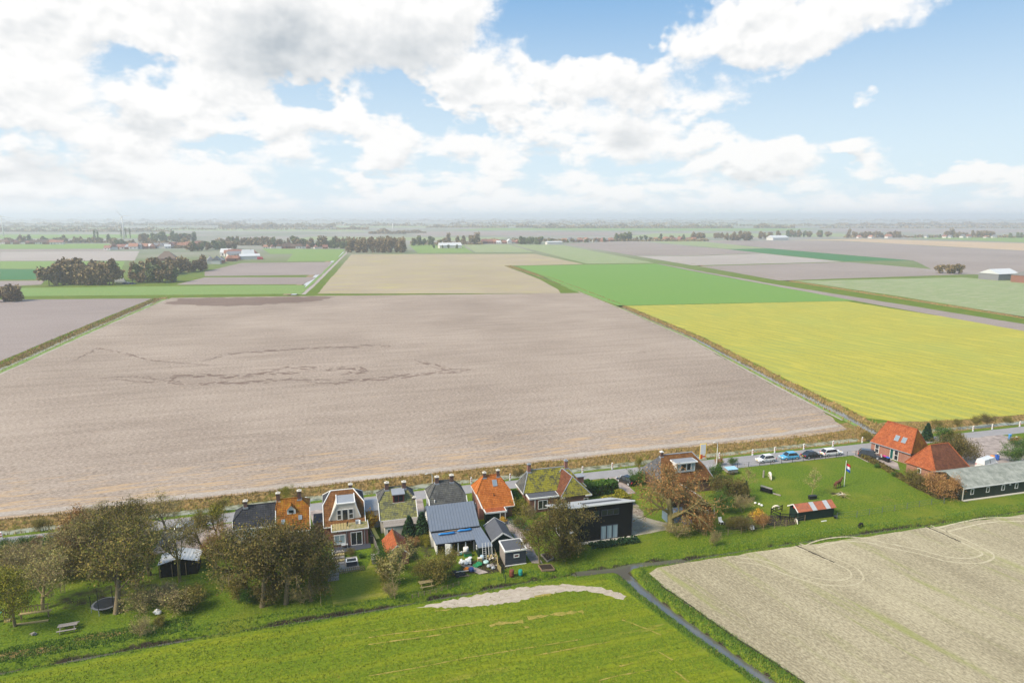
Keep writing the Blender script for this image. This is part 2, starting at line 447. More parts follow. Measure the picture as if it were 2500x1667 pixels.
M_G4 = grass_mat('dark_green_field', (.06, .18, .06), (.04, .13, .045), (.10, .17, .06), patch=.01, fine=.6)
M_MEADOW = grass_mat('meadow', (.195, .235, .011), (.085, .13, .008), (.36, .28, .06), ang=.03, patch=.09, fine=3.4, dryamt=.585, stripes=4.5, stripe_c=(.225, .24, .012))
M_ROAD = material('asphalt', lambda t: dict(color=t.mix(t.noise(wpos(t), .5, 5, .7), (.20, .195, .20), (.33, .315, .315)), rough=.9, bump=(t.noise(wpos(t), 8, 3, .6), .3, .02)))
M_PAVE = material('paving', lambda t: dict(color=t.mix(t.ss(t.noise(wpos(t), .6, 5, .7), .3, .7), (.20, .165, .15), (.40, .335, .30)), rough=.92))
M_TRACK = soil_mat('dry_track', (.46, .405, .35), (.29, .24, .20), straw=(.42, .30, .18), ang=0.0, patch=.06)
M_CONC = material('concrete_yard', lambda t: dict(color=t.mix(t.ss(t.noise(wpos(t), .35, 5, .65), .35, .65), (.24, .215, .165), (.42, .375, .28)), rough=.9))
M_WHITE_LINE = material('road_paint', lambda t: dict(color=t.mix(t.noise(wpos(t), 3, 3, .7), (.5, .5, .5), (.75, .75, .74)), rough=.8))

# ------------------------------------------------------------------ ditches (world polylines): points, water half width, bank half width, depth
DITCHES = [
    ([(-75, 80.0), (-37, 81.7), (-16, 83.0), (3.5, 83.2), (14.7, 83.8), (26.8, 84.7), (33, 84.7)], .28, 1.0, 1.15),
    ([(33, 84.7), (38.5, 84.3), (41.6, 84.7), (49.8, 84.2)], .6, 1.5, 1.15),
    ([(49.8, 84.2), (57.9, 84.6), (69.6, 84.6), (84.6, 84.3), (102, 84.0), (150, 84.2)], .3, 1.05, 1.15),
    ([(39.4, 84.6), (39.7, 81.0), (40.3, 76.9), (41.7, 70.4), (43.2, 64.7), (45.2, 57.3), (48.5, 44)], .45, 1.38, 1.15),
    ([(-160, 122.2), (-50, 122.2), (20, 123.7), (90, 124.3), (118, 124.6)], .7, 2.9, 1.5),
    ([(126, 125.5), (150, 125.0), (230, 124.5)], .7, 3.0, 1.5),
    ([(124.5, 127), (128.5, 145), (133.7, 175.9), (148.8, 250.4), (161.0, 352.), (169.5, 440.), (176.5, 522.), (181.5, 678)], .5, 3.0, 1.4),
    ([(-109, 150), (-106.5, 256), (-104, 330), (-97.5, 466)], .9, 3.2, 1.4),
    ([(-19.5, 462), (-13, 528), (28, 1006)], 2.4, 4.5, 1.4),
    ([(336, 200), (338, 256), (352, 446), (382, 690)], .5, 3.2, 1.2),
]
def seg_dist(X, Y, pts):
    D = np.full(X.shape, 1e9)
    for (xa, ya), (xb, yb) in zip(pts[:-1], pts[1:]):
        vx, vy = xb - xa, yb - ya; L2 = vx * vx + vy * vy
        t = np.clip(((X - xa) * vx + (Y - ya) * vy) / L2, 0, 1)
        D = np.minimum(D, np.hypot(X - xa - t * vx, Y - ya - t * vy))
    return D
def axis(segs):
    out = []
    for a, b, st in segs: out.append(np.arange(a, b, st))
    return np.concatenate(out)
gx = np.concatenate([-np.geomspace(14000, 200, 40), axis([(-200, -70, 2.), (-70, 130, .6), (130, 420, 2.)]), np.geomspace(420, 22000, 40)])
gy = np.concatenate([axis([(-260, 40, 20.), (40, 54, 2.), (54, 132, .55), (132, 200, 1.5), (200, 520, 2.8), (520, 1020, 8.)]), np.geomspace(1020, 26000, 50)])
GXX, GYY = np.meshgrid(gx, gy)
def vnoise(X, Y, s, seed):
    """smooth value noise, about -1..1"""
    r = np.random.RandomState(seed); tab = r.uniform(-1, 1, (257, 257))
    xi, yi = X * s, Y * s; x0, y0 = np.floor(xi).astype(int), np.floor(yi).astype(int); fx, fy = xi - x0, yi - y0
    fx = fx * fx * (3 - 2 * fx); fy = fy * fy * (3 - 2 * fy); x0 %= 256; y0 %= 256
    return (tab[y0, x0] * (1 - fx) + tab[y0, x0 + 1] * fx) * (1 - fy) + (tab[y0 + 1, x0] * (1 - fx) + tab[y0 + 1, x0 + 1] * fx) * fy
def sstep(x, a, b):
    t = np.clip((x - a) / (b - a), 0, 1); return t * t * (3 - 2 * t)
near = sstep(-np.hypot(GXX - 20, GYY - 90), -320, -150)
WOB = .22 * vnoise(GXX, GYY, .35, 3) + .12 * vnoise(GXX, GYY, 1.1, 4)
ZG = .02 * vnoise(GXX, GYY, .3, 1) * near * (GYY < 119)
dcut = np.zeros_like(GXX); DALL = []
for pts, wi, wo, dp in DITCHES:
    d = seg_dist(GXX, GYY, pts) + WOB * (wo - wi) * .5
    dcut = np.maximum(dcut, dp * (1 - sstep(d, wi * .8, wo))); DALL.append(d)
ZG = ZG - dcut
mask = np.zeros(GXX.shape + (4,), np.float32); mask[..., 3] = 1
# dry verge along the road ditch, mud in the ditch bottoms and yards, pale trodden earth
verge = sstep(GYY, 120.6, 121.4) * (1 - sstep(GYY, 133.5, 134.5)) * (GXX < 128) + sstep(GYY, 121, 122) * (1 - sstep(GYY, 131, 133)) * (GXX >= 128)
mask[..., 0] = np.maximum(mask[..., 0], verge * .85)
for k in (6, 7, 8, 9): mask[..., 0] = np.maximum(mask[..., 0], .9 * (1 - sstep(DALL[k], 2.6, 4.2)))
garden = ((GYY > 85.5) & (GYY < 116)).astype(float)
mask[..., 1] = np.maximum(mask[..., 1], sstep(dcut, .25, .7) * (GYY < 119) * .8)
def blob(cx, cy_, rx_, ry_, amt, ch):
    d = np.hypot((GXX - cx) / rx_, (GYY - cy_) / ry_); mask[..., ch] = np.maximum(mask[..., ch], amt * (1 - sstep(d, .6, 1.15)))
for b_ in [(12, 97, 5, 4, .5, 1), (21, 89.6, 4.6, 2.6, .95, 1), (71.5, 91.2, 3.6, 2.6, .8, 1), (65.5, 92, 6, 3.5, .55, 1), (-30, 95.5, 9, 3.5, .5, 1), (-37, 102, 8, 3, .35, 0), (-38, 84.2, 8, 1.2, .7, 0), (-28, 85.6, 4, 1, .65, 0), (-46, 82.6, 4, 1.4, .75, 0),
           (30.5, 89.2, 4.5, 1.6, .5, 1), (48.5, 99.0, 2.3, 7, .9, 2), (50, 104, 1.8, 7, .65, 2), (-8, 86.5, 6, 2.2, .35, 1), (108.5, 92, 1.3, 4, .8, 1), (96, 93.5, 1.6, 2.0, .45, 0), (89, 98.2, 2, 1, .55, 1), (12, 112, 3, 4, .6, 2), (21.5, 113, 2, 3, .5, 2),
           (6, 98, 1.6, 5, .45, 1), (29, 100, 2.2, 3, .55, 2), (28, 94, 1.2, 6, .55, 2)]: blob(*b_)
ny_, nx_ = GXX.shape
idx = np.arange(ny_ * nx_).reshape(ny_, nx_)
FQ = np.stack([idx[:-1, :-1], idx[:-1, 1:], idx[1:, 1:], idx[1:, :-1]], -1).reshape(-1, 4)
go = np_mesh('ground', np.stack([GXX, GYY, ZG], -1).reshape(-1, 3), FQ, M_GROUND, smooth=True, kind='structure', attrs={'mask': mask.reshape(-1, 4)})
# water
for k, (lvl, wd, mt) in enumerate([(-.82, 2.4, M_WATER), (-.68, 3.8, M_WATER), (-.822, 2.4, M_WATER), (-.678, 3.8, M_WATER), (-.95, 4.6, M_WATER_PALE), (-.95, 4.6, M_WATER_PALE), (-.75, 4., M_WATER), (-.9, 4., M_WATER_PALE), (.03, 3.4, M_FARWATER)]):
    strip('ditch_water', dense(DITCHES[k][0], 6), wd, lvl, mt)

# ------------------------------------------------------------------ fields, all laid as sheets on the land
def px(*l, z=.05): return [G(u, v, z) for u, v in l]
def Dx(y): return np.interp(y, [127, 145, 175.9, 250.4, 352, 440, 522, 678], [124.5, 128.5, 133.7, 148.8, 161.0, 169.5, 176.5, 181.5])
def Ex(y): return np.interp(y, [100, 256, 330, 466], [-110.5, -106.5, -104, -97.5])
SF = [(Ex(128) + 5, 126.4)] + [(-60, 126.0), (-20, 126.6), (20, 127.6), (70, 128.2), (105, 127.6), (118.5, 129.5)] + [(Dx(y) - 4.2, y) for y in (145, 175.9, 250.4, 352, 422)] + [(6.9, 449), (-92, 464)] + [(Ex(y) + 5, y) for y in (330, 256, 180)]
sheet('ploughed_field', SF, .05, M_S, 3., .35)
sheet('dark_soil_patch', [(-86, 459), (-50, 453.5), (0, 446), (6, 441), (-8, 421), (-40, 412), (-70, 418), (-90, 432)], .09, M_SOIL_DK, 4, 3.)
strip('field_track', dense([(118.5, 133), (100, 130.6), (70, 130.4), (30, 129.6), (0, 128.6), (-40, 128.2), (-75, 128.4), (-130, 129)], 3), 1.9, .075, M_TRACK, .25)
strip('ditch_path', dense([(Dx(y) - 3.6, y) for y in (136, 175.9, 250.4, 352, 430)], 5), [.9] * 70, .065, M_TRACK, .15)
strip('grass_strip', dense([(Dx(y) - 2.6, y) for y in (131, 175.9, 250.4, 352, 440, 522, 670)], 5), 1.3, .07, M_G2, .2)
strip('dry_bank', dense([(-24, 462), (-17.5, 528), (23.5, 1006)], 12), 4.5, .045, soil_mat('dry_bank', (.34, .25, .15), (.20, .15, .09)), .6)
strip('ditch_path', dense([(-13.4, 462), (-7, 528), (34, 1006)], 12), 2.6, .047, M_PALE, .3)
strip('grass_strip', dense([(-16.3, 462), (-9.9, 528), (31, 1006)], 12), 2.4, .049, M_G2, .3)
# wet streaks left in the big field
def streak(pts, wd):
    q = dense([G(u, v) for u, v in pts], 1.3); n = len(q); m_ = MB()
    for k in range(n - 1):
        f = math.sin(PI * (k + .6) / (n + .2)) ** .4
        for _ in range(2):
            if random.random() < .3: continue
            d = Vector((q[k + 1][0] - q[k][0], q[k + 1][1] - q[k][1], 0)).normalized(); nn = Vector((-d.y, d.x, 0)); c = Vector((*q[k], 0)) + nn * random.gauss(0, wd * .45) + d * random.uniform(-1, 1)
            la, wb_ = random.uniform(.7, 2.4), wd * f * random.uniform(.08, .34); z = .06 + .002 * ((k * 2 + _) % 14)
            m_.face([tuple(c + d * la * math.cos(t) * random.uniform(.6, 1.1) + nn * wb_ * math.sin(t) * random.uniform(.6, 1.1) + Vector((0, 0, z))) for t in [2 * PI * h / 8 for h in range(8)]])
    o = m_.build('wet_soil_streak', M_SOIL_DK); o['kind'] = 'structure'
for pts, wd in [([(408, 930), (430, 918), (500, 916), (560, 922), (620, 914), (700, 912), (740, 905)], 4.), ([(408, 932), (450, 938), (540, 936), (600, 934), (700, 926), (760, 930)], 3.), ([(640, 905), (720, 898), (800, 902), (870, 900), (885, 908), (830, 915)], 3.2),
                ([(760, 930), (860, 932), (960, 922), (1040, 912), (1120, 906)], 3.), ([(1015, 882), (1060, 892), (1100, 905), (1160, 902)], 2.4), ([(500, 880), (560, 864), (640, 858), (760, 850), (860, 846), (930, 842), (950, 850)], 2.6), ([(220, 925), (330, 918), (410, 930)], 1.2),
                ([(180, 880), (240, 850), (300, 862), (380, 882), (520, 892)], 1.), ([(400, 926), (380, 935), (260, 925)], .9), ([(1545, 862), (1580, 858)], 1.6)]: streak(pts, wd)
sheet('left_soil_field', [(Ex(150) - 5, 150), (Ex(256) - 5, 256), (Ex(330) - 5, 330), (-103, 464), (-190, 482), (-260, 470), (-330, 300), (-300, 140)], .05, M_S2, 5., .3)
strip('grass_strip', dense([(Ex(y) + 3.4, y) for y in (150, 256, 330, 458)], 6), 2.2, .064, M_G2, .3)
strip('ditch_path', dense([(Ex(y) + 4.9, y) for y in (150, 256, 330, 458)], 6), .8, .068, M_TRACK, .2)
FIELDS = [
    ('field', [(52, 723), (640, 718), (733, 717), (747, 696), (640, 696), (300, 700), (45, 703)], M_G2), ('field', [(430, 695), (742, 694), (773, 677), (500, 677)], M_S2), ('field', [(500, 674), (782, 671), (812, 640), (590, 642), (500, 663)], M_S2),
    ('field', [(639, 607), (842, 609), (818, 637), (700, 638), (715, 620), (660, 620)], M_G2), ('field', [(0, 615), (340, 613), (329, 636), (0, 637)], M_PALE), ('field', [(0, 596), (268, 595), (261, 607), (0, 608)], M_G2), ('field', [(0, 609), (261, 608), (262, 613), (0, 614)], M_S2),
    ('field', [(0, 638), (305, 638), (298, 657), (0, 656)], M_G2), ('field', [(0, 657), (110, 658), (110, 682), (0, 683)], M_G4), ('field', [(0, 686), (110, 685), (100, 695), (0, 700)], M_S2), ('field', [(-400, 640), (-2, 640), (-2, 720), (-400, 740)], M_G3),
    ('field', [(775, 717), (858, 621), (1306, 620), (1425, 645), (1232, 649), (1318, 682), (1364, 708), (1368, 716)], M_M), ('field', [(998, 598), (1126, 597), (1155, 617), (1020, 618)], M_G2), ('field', [(1132, 597), (1243, 597), (1304, 616), (1160, 616)], M_G3),
    ('field', [(1250, 597), (1372, 598), (1598, 642), (1433, 644)], M_G3), ('field', [(1378, 595), (1543, 590), (1770, 608), (1860, 618), (1700, 624), (1546, 624)], M_S2), ('field', [(1552, 625), (1700, 625), (1862, 619), (2056, 639), (1700, 648), (1690, 648)], M_PALE),
    ('field', [(1706, 650), (2070, 640), (2230, 653), (2395, 669), (1905, 685), (1890, 683)], M_S2), ('field', [(1778, 609), (1877, 607), (2225, 636), (2062, 638)], M_G4), ('field', [(1580, 590), (1700, 588), (1868, 606), (1780, 608)], M_G3),
    ('field', [(1703, 587), (2057, 589), (2500, 613), (2620, 620), (2620, 676), (2300, 668), (2229, 636), (1877, 606)], M_S2), ('field', [(1921, 587), (2108, 583), (2500, 594), (2620, 597), (2620, 619), (2500, 612), (2057, 588)], M_SAND),
    ('field', [(2215, 581), (2620, 578), (2620, 595), (2500, 592)], M_G2), ('field', [(1942, 686), (2346, 677), (2500, 688), (2640, 696), (2640, 800), (2500, 773), (2200, 724)], M_G3),
    ('field', [(1618, 645), (1700, 660), (1886, 693), (2500, 791), (2640, 812), (2640, 832), (2500, 808), (2092, 735), (1700, 663), (1604, 644)], M_S2),
    ('field', [(1262, 649), (1602, 644), (1696, 663), (2088, 734), (1508, 746), (1390, 706), (1340, 681)], M_G),
    # the distance
    ('field', [(330, 563), (900, 566), (860, 560), (380, 556)], M_G3), ('field', [(560, 556), (1100, 556), (1300, 552), (700, 551)], M_G3), ('field', [(1000, 575), (1500, 575), (1560, 567), (1050, 566)], M_S2), ('field', [(1100, 562), (1900, 564), (2000, 558), (1200, 557)], M_G2),
    ('field', [(0, 583), (420, 581), (460, 572), (0, 573)], M_G2), ('field', [(1500, 580), (2100, 578), (2050, 570), (1600, 570)], M_G3), ('field', [(2050, 566), (2500, 568), (2500, 560), (2000, 559)], M_S2), ('field', [(1640, 552), (2300, 551), (2200, 548), (1700, 548)], M_G3), ('field', [(0, 560), (300, 560), (320, 554), (0, 554)], M_G3), ('field', [(700, 586), (1200, 588), (1240, 580), (760, 578)], M_G3),
]
for i, (nm, pp, mt) in enumerate(FIELDS): sheet(nm, px(*pp), .05 + .002 * (i % 5), mt, 12., .5)
YF = [(Dx(y) + 3.6, y) for y in (136, 175.9, 250.4, 345)] + [(Dx(345) + 4.2, 353.5), (300, 339), (303, 230), (305, 128), (180, 127.6), (150, 128.5), (135, 131.5)]
sheet('yellow_field', YF, .05, M_Y, 3., .4)
# foreground: meadow and sown field
MF = [(-90, 77.5), (-75, 78.6), (-37, 80.1), (-16, 81.3), (3.5, 81.6), (14.7, 82.1), (26.8, 82.8), (33, 82.4), (36.5, 81.0), (37.6, 77), (39.2, 70), (40.8, 64), (42.8, 57), (46, 44), (-90, 44)]
sheet('meadow', MF, .085, M_MEADOW, 1.5, .25)
SOIL_P = [(9.5, 81.3), (17.36, 82.2), (24.34, 82.4), (30.15, 81.6), (34.6, 79.6), (37.0, 76.6), (36.2, 75.9), (34.8, 77.3), (32.0, 79.4), (28.22, 79.9), (21.36, 79.2), (16.26, 79.6)]
sheet('bare_earth_patch', SOIL_P, .10, soil_mat('bare_earth', (.46, .40, .325), (.33, .275, .22), patch=.25, fine=.8), .45, .28)
STF = [(42.6, 81.2), (44.5, 82.4), (54.8, 82.6), (67.1, 82.6), (83.2, 82.4), (113, 82.1), (160, 82.2), (160, 44), (51.6, 44), (48.4, 56), (45.1, 67.4), (42.9, 77)]
sheet('sown_field', STF, .085, M_STUB, 1.5, .2)
# wheel tracks in the sown field, its furrows, straw streaks in the meadow
def arc(pts, off):
    q = [Vector((*G(u, v), 0)) for u, v in pts]; out = []
    for i, p in enumerate(q):
        d = (q[min(i + 1, len(q) - 1)] - q[max(i - 1, 0)]).normalized(); out.append((p.x - d.y * off, p.y + d.x * off))
    return out
def catmull(pts, n=6):
    P_ = [pts[0]] + list(pts) + [pts[-1]]; out = []
    for i in range(1, len(P_) - 2):
        for k in range(n):
            t = k / n; c = []
            for j in (0, 1):
                a, b, c_, d = P_[i - 1][j], P_[i][j], P_[i + 1][j], P_[i + 2][j]
                c.append(.5 * (2 * b + (c_ - a) * t + (2 * a - 5 * b + 4 * c_ - d) * t * t + (3 * b - a - 3 * c_ + d) * t ** 3))
            out.append(tuple(c))
    return out + [tuple(pts[-1])]
def s6(x, y): return (1500 + x / 2.352, 1220 + y / 2.352)
M_RUT = soil_mat('rut_soil', (.53, .47, .33), (.37, .32, .21), ang=0)
M_FURROW = soil_mat('furrow_soil', (.07, .055, .04), (.03, .024, .018), ang=0)
TRK = [[(700, 345), (850, 365), (1000, 420), (1150, 465), (1290, 480), (1370, 468), (1395, 440), (1360, 395), (1250, 345), (1130, 290), (1050, 262)],
       [(1120, 275), (1200, 245), (1320, 228), (1450, 235), (1560, 262), (1750, 300), (1900, 340), (2050, 352), (2130, 335), (2140, 308), (2060, 265), (1950, 215), (1800, 155)],
       [(1880, 175), (2000, 145), (2150, 118), (2352, 112)]]
for tr in TRK:
    for off in (-.75, .75):
        q = catmull(arc([s6(*p) for p in tr], off), 8)
        strip('wheel_track', q, .28, .098 if off < 0 else .101, M_RUT, .05)
for fr in [[(1040, 262), (1150, 312), (1262, 362)], [(1780, 152), (1880, 195), (1990, 245)], [(260, 490), (420, 600), (600, 728), (860, 900), (1090, 1050)]]:
    strip('furrow', catmull([G(*s6(*p)) for p in fr], 12), .26, .104, M_FURROW, .08)
def s5(x, y): return (900 + x / 2.94, 1340 + y / 2.94)
M_STRAW = soil_mat('dry_straw', (.38, .28, .085), (.20, .20, .03), ang=0.)
for st, wd in [([(870, 555), (940, 535), (1040, 530), (1110, 525)], .9), ([(1140, 500), (1230, 485), (1300, 478), (1420, 465), (1540, 450)], .8), ([(1190, 345), (1250, 335), (1310, 328)], .5), ([(0, 690), (200, 660), (420, 632), (600, 605)], .22),
               ([(380, 590), (460, 582), (600, 560), (800, 525)], .2), ([(0, 640), (150, 615), (380, 590)], .2), ([(1180, 770), (1350, 740), (1560, 700), (1740, 668)], .2), ([(0, 915), (350, 855), (700, 785), (1100, 720), (1500, 655)], .18), ([(1820, 510), (1950, 560), (2100, 620)], .3), ([(2080, 740), (2180, 800)], .3),
               ([(480, 450), (600, 435)], .3), ([(1800, 845), (1900, 820)], .25), ([(1120, 565), (1150, 560)], .5), ([(2200, 880), (2300, 960)], .3), ([(1650, 950), (1800, 910), (2030, 870)], .18)]:
    q = dense([G(*s5(*p)) for p in st], .6); strip('straw_streak', q, [max(.06, wd * random.uniform(.2, 1.1)) for _ in q], .112, M_STRAW, wd * .2)

M_LAWN = grass_mat('dry_lawn', (.24, .25, .022), (.13, .16, .014), (.30, .27, .06), patch=.2, fine=3., dryamt=.52)
def z3(x, y): return G(750 + x / 4.126, 1120 + y / 4.126)
sheet('yellowish_lawn', [z3(*q) for q in ((215, 1240), (330, 1160), (585, 1125), (640, 1000), (690, 1100), (770, 1200), (830, 1395), (600, 1430), (262, 1490))], .03, M_LAWN, 1., .12)
# ------------------------------------------------------------------ road, parking bay, drives
road_c = [(-160, 116.9), (-90, 116.3), (-45, 116.4), (0, 117.0), (25, 118.0), (60, 118.2), (110, 118.1), (160, 118.3), (240, 118.3)]
strip('road', dense(road_c, 8), 3.7, .03, M_ROAD, .04)
strip('concrete_edging', dense([(x, y + 1.95) for x, y in road_c[:5]], 6), .22, .05, M_PALE, .01)
strip('parking_bay', dense([(70, 115.4), (108, 115.4)], 4), 2.3, .035, M_ROAD, .05)
for x0 in (69.5, 72.0, 74.5): strip('road_marking', [(x0, 117.0), (x0 + 1.6, 117.0)], .16, .042, M_WHITE_LINE)
sheet('road_marking', [(66.2, 116.6), (68.9, 115.2), (69.2, 115.5), (66.6, 116.9)], .043, M_WHITE_LINE, 2, .01)
sheet('paved_drive', [(66.0, 116.2), (69.6, 116.2), (69.5, 105.2), (68.0, 104.6)], .034, M_PAVE, 2, .05)
sheet('paved_drive', [(106.8, 116.4), (113.0, 116.4), (112.2, 108.0), (109.4, 104.6), (106.6, 110.2)], .034, M_PAVE, 2, .08)
sheet('farm_yard', [(137, 116.6), (150, 116.6), (152, 113), (149, 108), (146, 96.6), (121.5, 96.6), (124, 104), (132, 110.5), (134.5, 114)], .034, M_PAVE, 2, .3)
sheet('concrete_yard', [G(*p) for p in ((1541, 1310), (1632, 1293), (1632, 1277), (1600, 1270), (1542, 1253))], .035, M_CONC, 1.5, .1)
sheet('paved_drive', [(50.6, 116.4), (53.8, 116.4), (53.4, 108), (50.4, 108)], .033, M_PAVE, 2, .1)
sheet('paved_yard', [(-.8, 116.0), (-4.4, 116.0), (-3.6, 110), (-2.2, 110)], .033, M_PAVE, 2, .05)
sheet('paved_yard', [(5.0, 116.0), (8, 116.0), (7.0, 112), (5.0, 112)], .033, M_PAVE, 2, .05)
sheet('paved_yard', [(12.9, 116.0), (15.2, 116.0), (14.6, 108), (13.1, 108)], .033, M_PAVE, 2, .05)
sheet('car_park', [(-27, 114.3), (-14, 114.6), (-15, 106), (-27, 106)], .033, M_PAVE, 2, .2)
sheet('paved_path', [G(*p) for p in ((1122, 1378), (1141, 1377), (1192, 1397), (1170, 1402))], .05, M_PAVE, 1, .02)
sheet('paved_path', [(27.0, 104), (28.6, 104), (28.9, 88), (27.4, 88.5)], .034, M_PAVE, 1, .1)

# ------------------------------------------------------------------ haze
hm = bpy.data.materials.new('haze'); hm.use_nodes = True; ht = NT(hm.node_tree)
pv = ht.n('ShaderNodeVolumePrincipled', None, Color=(.85, .90, .97), Density=.00024, Anisotropy=.25)
ht.t.links.new(pv.outputs[0], ht.n('ShaderNodeOutputMaterial').inputs['Volume'])
hz_o = MB().box(-16000, 24000, -800, 28000, -3, 84).build('haze', hm); hz_o['kind'] = 'stuff'
tag(hz_o, 'pale even haze in the air over the fields')
# ------------------------------------------------------------------ building materials
def tile_mat(name, base, dark, moss=None, mossamt=.5, wear=None):
    def fn(t):
        uv = uvn(t); p = objc(t)
        br = t.n('ShaderNodeTexBrick', {'offset': 0., 'squash': 1.}, Vector=uv, Scale=1., Color1=(1, 1, 1, 1), Color2=(.72, .72, .72, 1), Mortar=(.45, .45, .45, 1))
        br.inputs['Mortar Size'].default_value = .03; br.inputs['Brick Width'].default_value = .24; br.inputs['Row Height'].default_value = .33
        n1 = t.noise(p, 1.1, 4, .65); n2 = t.noise(p, 5., 3, .7)
        c = t.mix(t.ss(n1, .3, .7), dark, base)
        c = t.mix(t.ss(n2, .45, .75, 0., .5), c, wear or sc3(base, .6))
        if moss: c = t.mix(t.ss(t.m('ADD', t.m('MULTIPLY', n1, .6), t.m('MULTIPLY', t.noise(p, 3.5, 4, .7), .6)), 1.1 - mossamt, 1.25 - mossamt, 0., .85), c, moss)
        c = t.mix(1., c, br.outputs[0], 'MULTIPLY')
        return dict(color=c, rough=.85, spec=.15, bump=(br.outputs[0], .5, .03))
    return material(name, fn)
def brick_mat(name, c1, c2, mortar, sc=1.):
    def fn(t):
        br = t.n('ShaderNodeTexBrick', None, Vector=uvn(t), Scale=sc, Color1=(*c1, 1), Color2=(*c2, 1), Mortar=(*mortar, 1))
        br.inputs['Mortar Size'].default_value = .012; br.inputs['Brick Width'].default_value = .22; br.inputs['Row Height'].default_value = .075
        c = t.mix(t.ss(t.noise(objc(t), .9, 4, .6), .35, .75, 0., .35), br.outputs[0], sc3(c1, .55))
        return dict(color=c, rough=.9, spec=.1, bump=(br.outputs[1], .25, .01))
    return material(name, fn)
def paint(name, c, var=.12, rough=.6, grime=.25, sp=.3):
    def fn(t):
        n = t.noise(objc(t), 1.3, 4, .65); n2 = t.noise(objc(t), 7., 3, .6)
        k = t.mix(t.ss(n, .35, .75, 0., grime), c, sc3(c, .6)); k = t.mix(t.ss(n2, .3, .8, 0., var), k, sc3(c, 1.15))
        return dict(color=k, rough=rough, spec=sp)
    return material(name, fn)
def board_mat(name, c, wd=.15, horiz=False, var=.35):
    def fn(t):
        x, y, z = t.sep(uvn(t)); k = y if horiz else x
        s = t.m('DIVIDE', k, wd); fr = t.m('FRACT', s); cell = t.n('ShaderNodeTexWhiteNoise', {'noise_dimensions': '1D'}, W=t.m('FLOOR', s)).outputs[0]
        n = t.noise(objc(t), 2.5, 4, .65)
        q = t.mix(t.m('MULTIPLY', cell, var), c, sc3(c, .45)); q = t.mix(t.ss(n, .4, .8, 0., .35), q, sc3(c, 1.4))
        g = t.m('LESS_THAN', fr, .1); q = t.mix(t.m('MULTIPLY', g, .7), q, sc3(c, .2))
        return dict(color=q, rough=.75, spec=.2, bump=(t.m('SUBTRACT', 1., g), .5, .015))
    return material(name, fn)
MOSS = (.22, .20, .02)
T_ORANGE = tile_mat('orange_tiles', (.56, .18, .04), (.42, .115, .022), wear=(.62, .27, .10))
T_ORANGE2 = tile_mat('red_orange_tiles', (.45, .125, .045), (.32, .08, .03), wear=(.52, .21, .10))
T_ORMOSS = tile_mat('mossy_orange_tiles', (.46, .17, .025), (.24, .09, .018), moss=(.36, .23, .02), mossamt=.5)
T_BROWN = tile_mat('brown_red_tiles', (.22, .085, .045), (.13, .05, .03), moss=(.16, .12, .05), mossamt=.42)
T_RUSTY = tile_mat('brown_tiles', (.27, .12, .045), (.16, .07, .025), moss=(.20, .14, .03), mossamt=.45)
T_MOSSY = tile_mat('mossy_slate_tiles', (.17, .165, .09), (.085, .085, .06), moss=(.36, .33, .03), mossamt=.60)
T_MOSSG = tile_mat('mossy_grey_tiles', (.22, .22, .14), (.12, .125, .085), moss=(.30, .29, .085), mossamt=.58)
T_GREY = tile_mat('grey_tiles', (.155, .155, .145), (.085, .085, .085), moss=(.13, .12, .06), mossamt=.45)
T_SLATE = tile_mat('slate_tiles', (.075, .078, .092), (.04, .042, .052))
B_RED = brick_mat('red_brick', (.30, .095, .06), (.22, .07, .05), (.26, .22, .19))
B_ORANGE = brick_mat('orange_red_brick', (.36, .12, .07), (.28, .09, .055), (.30, .24, .2))
B_DARK = brick_mat('dark_brick', (.16, .07, .05), (.11, .05, .04), (.15, .13, .12))
P_WHITE = paint('white_paint', (.74, .73, .70), grime=.18); P_CREAM = paint('cream_render', (.60, .555, .48)); P_WRENDER = paint('white_render', (.66, .65, .62), grime=.35)
P_BLACK = board_mat('black_boards', (.006, .007, .009), .2); P_GREEN = board_mat('dark_green_boards', (.009, .026, .02), .2); P_GREEN2 = board_mat('green_boards', (.03, .045, .028), .18)
P_ANTH = board_mat('anthracite_boards', (.055, .062, .082), .16, True); P_BITUMEN = paint('bitumen_roof', (.085, .09, .105), grime=.4, rough=.9); P_LEAD = paint('lead_sheet', (.26, .28, .31), rough=.5)
P_METAL = paint('grey_metal_roof', (.155, .18, .225), var=.2, rough=.42, grime=.2, sp=.5); P_ZINC = paint('zinc_roof', (.40, .41, .42), rough=.5); P_WOOD = board_mat('weathered_wood', (.27, .19, .125), .12, True); P_WOODY = board_mat('yellowish_wood', (.42, .33, .15), .1, True)
P_GREYWOOD = board_mat('grey_wood', (.30, .265, .235), .14, True); P_ASB = material('fibre_cement', lambda t: dict(color=t.mix(t.ss(t.noise(objc(t), .8, 5, .7), .3, .75), (.16, .175, .15), (.33, .34, .30)), rough=.9))
M_GLASS = material('window_glass', color=(.02, .024, .03), rough=.06, spec=.8); M_CURTAIN = material('curtained_glass', lambda t: dict(color=t.mix(t.noise(t.vm('MULTIPLY', objc(t), (9, 9, .3)), 1., 2, .5), (.16, .24, .27), (.40, .48, .50)), rough=.25, spec=.5))
P_MOSSFLAT = material('mossy_flat_roof', lambda t: dict(color=t.mix(t.ss(t.noise(objc(t), 1.6, 5, .7), .35, .65), (.30, .25, .16), (.155, .15, .04)), rough=.95))

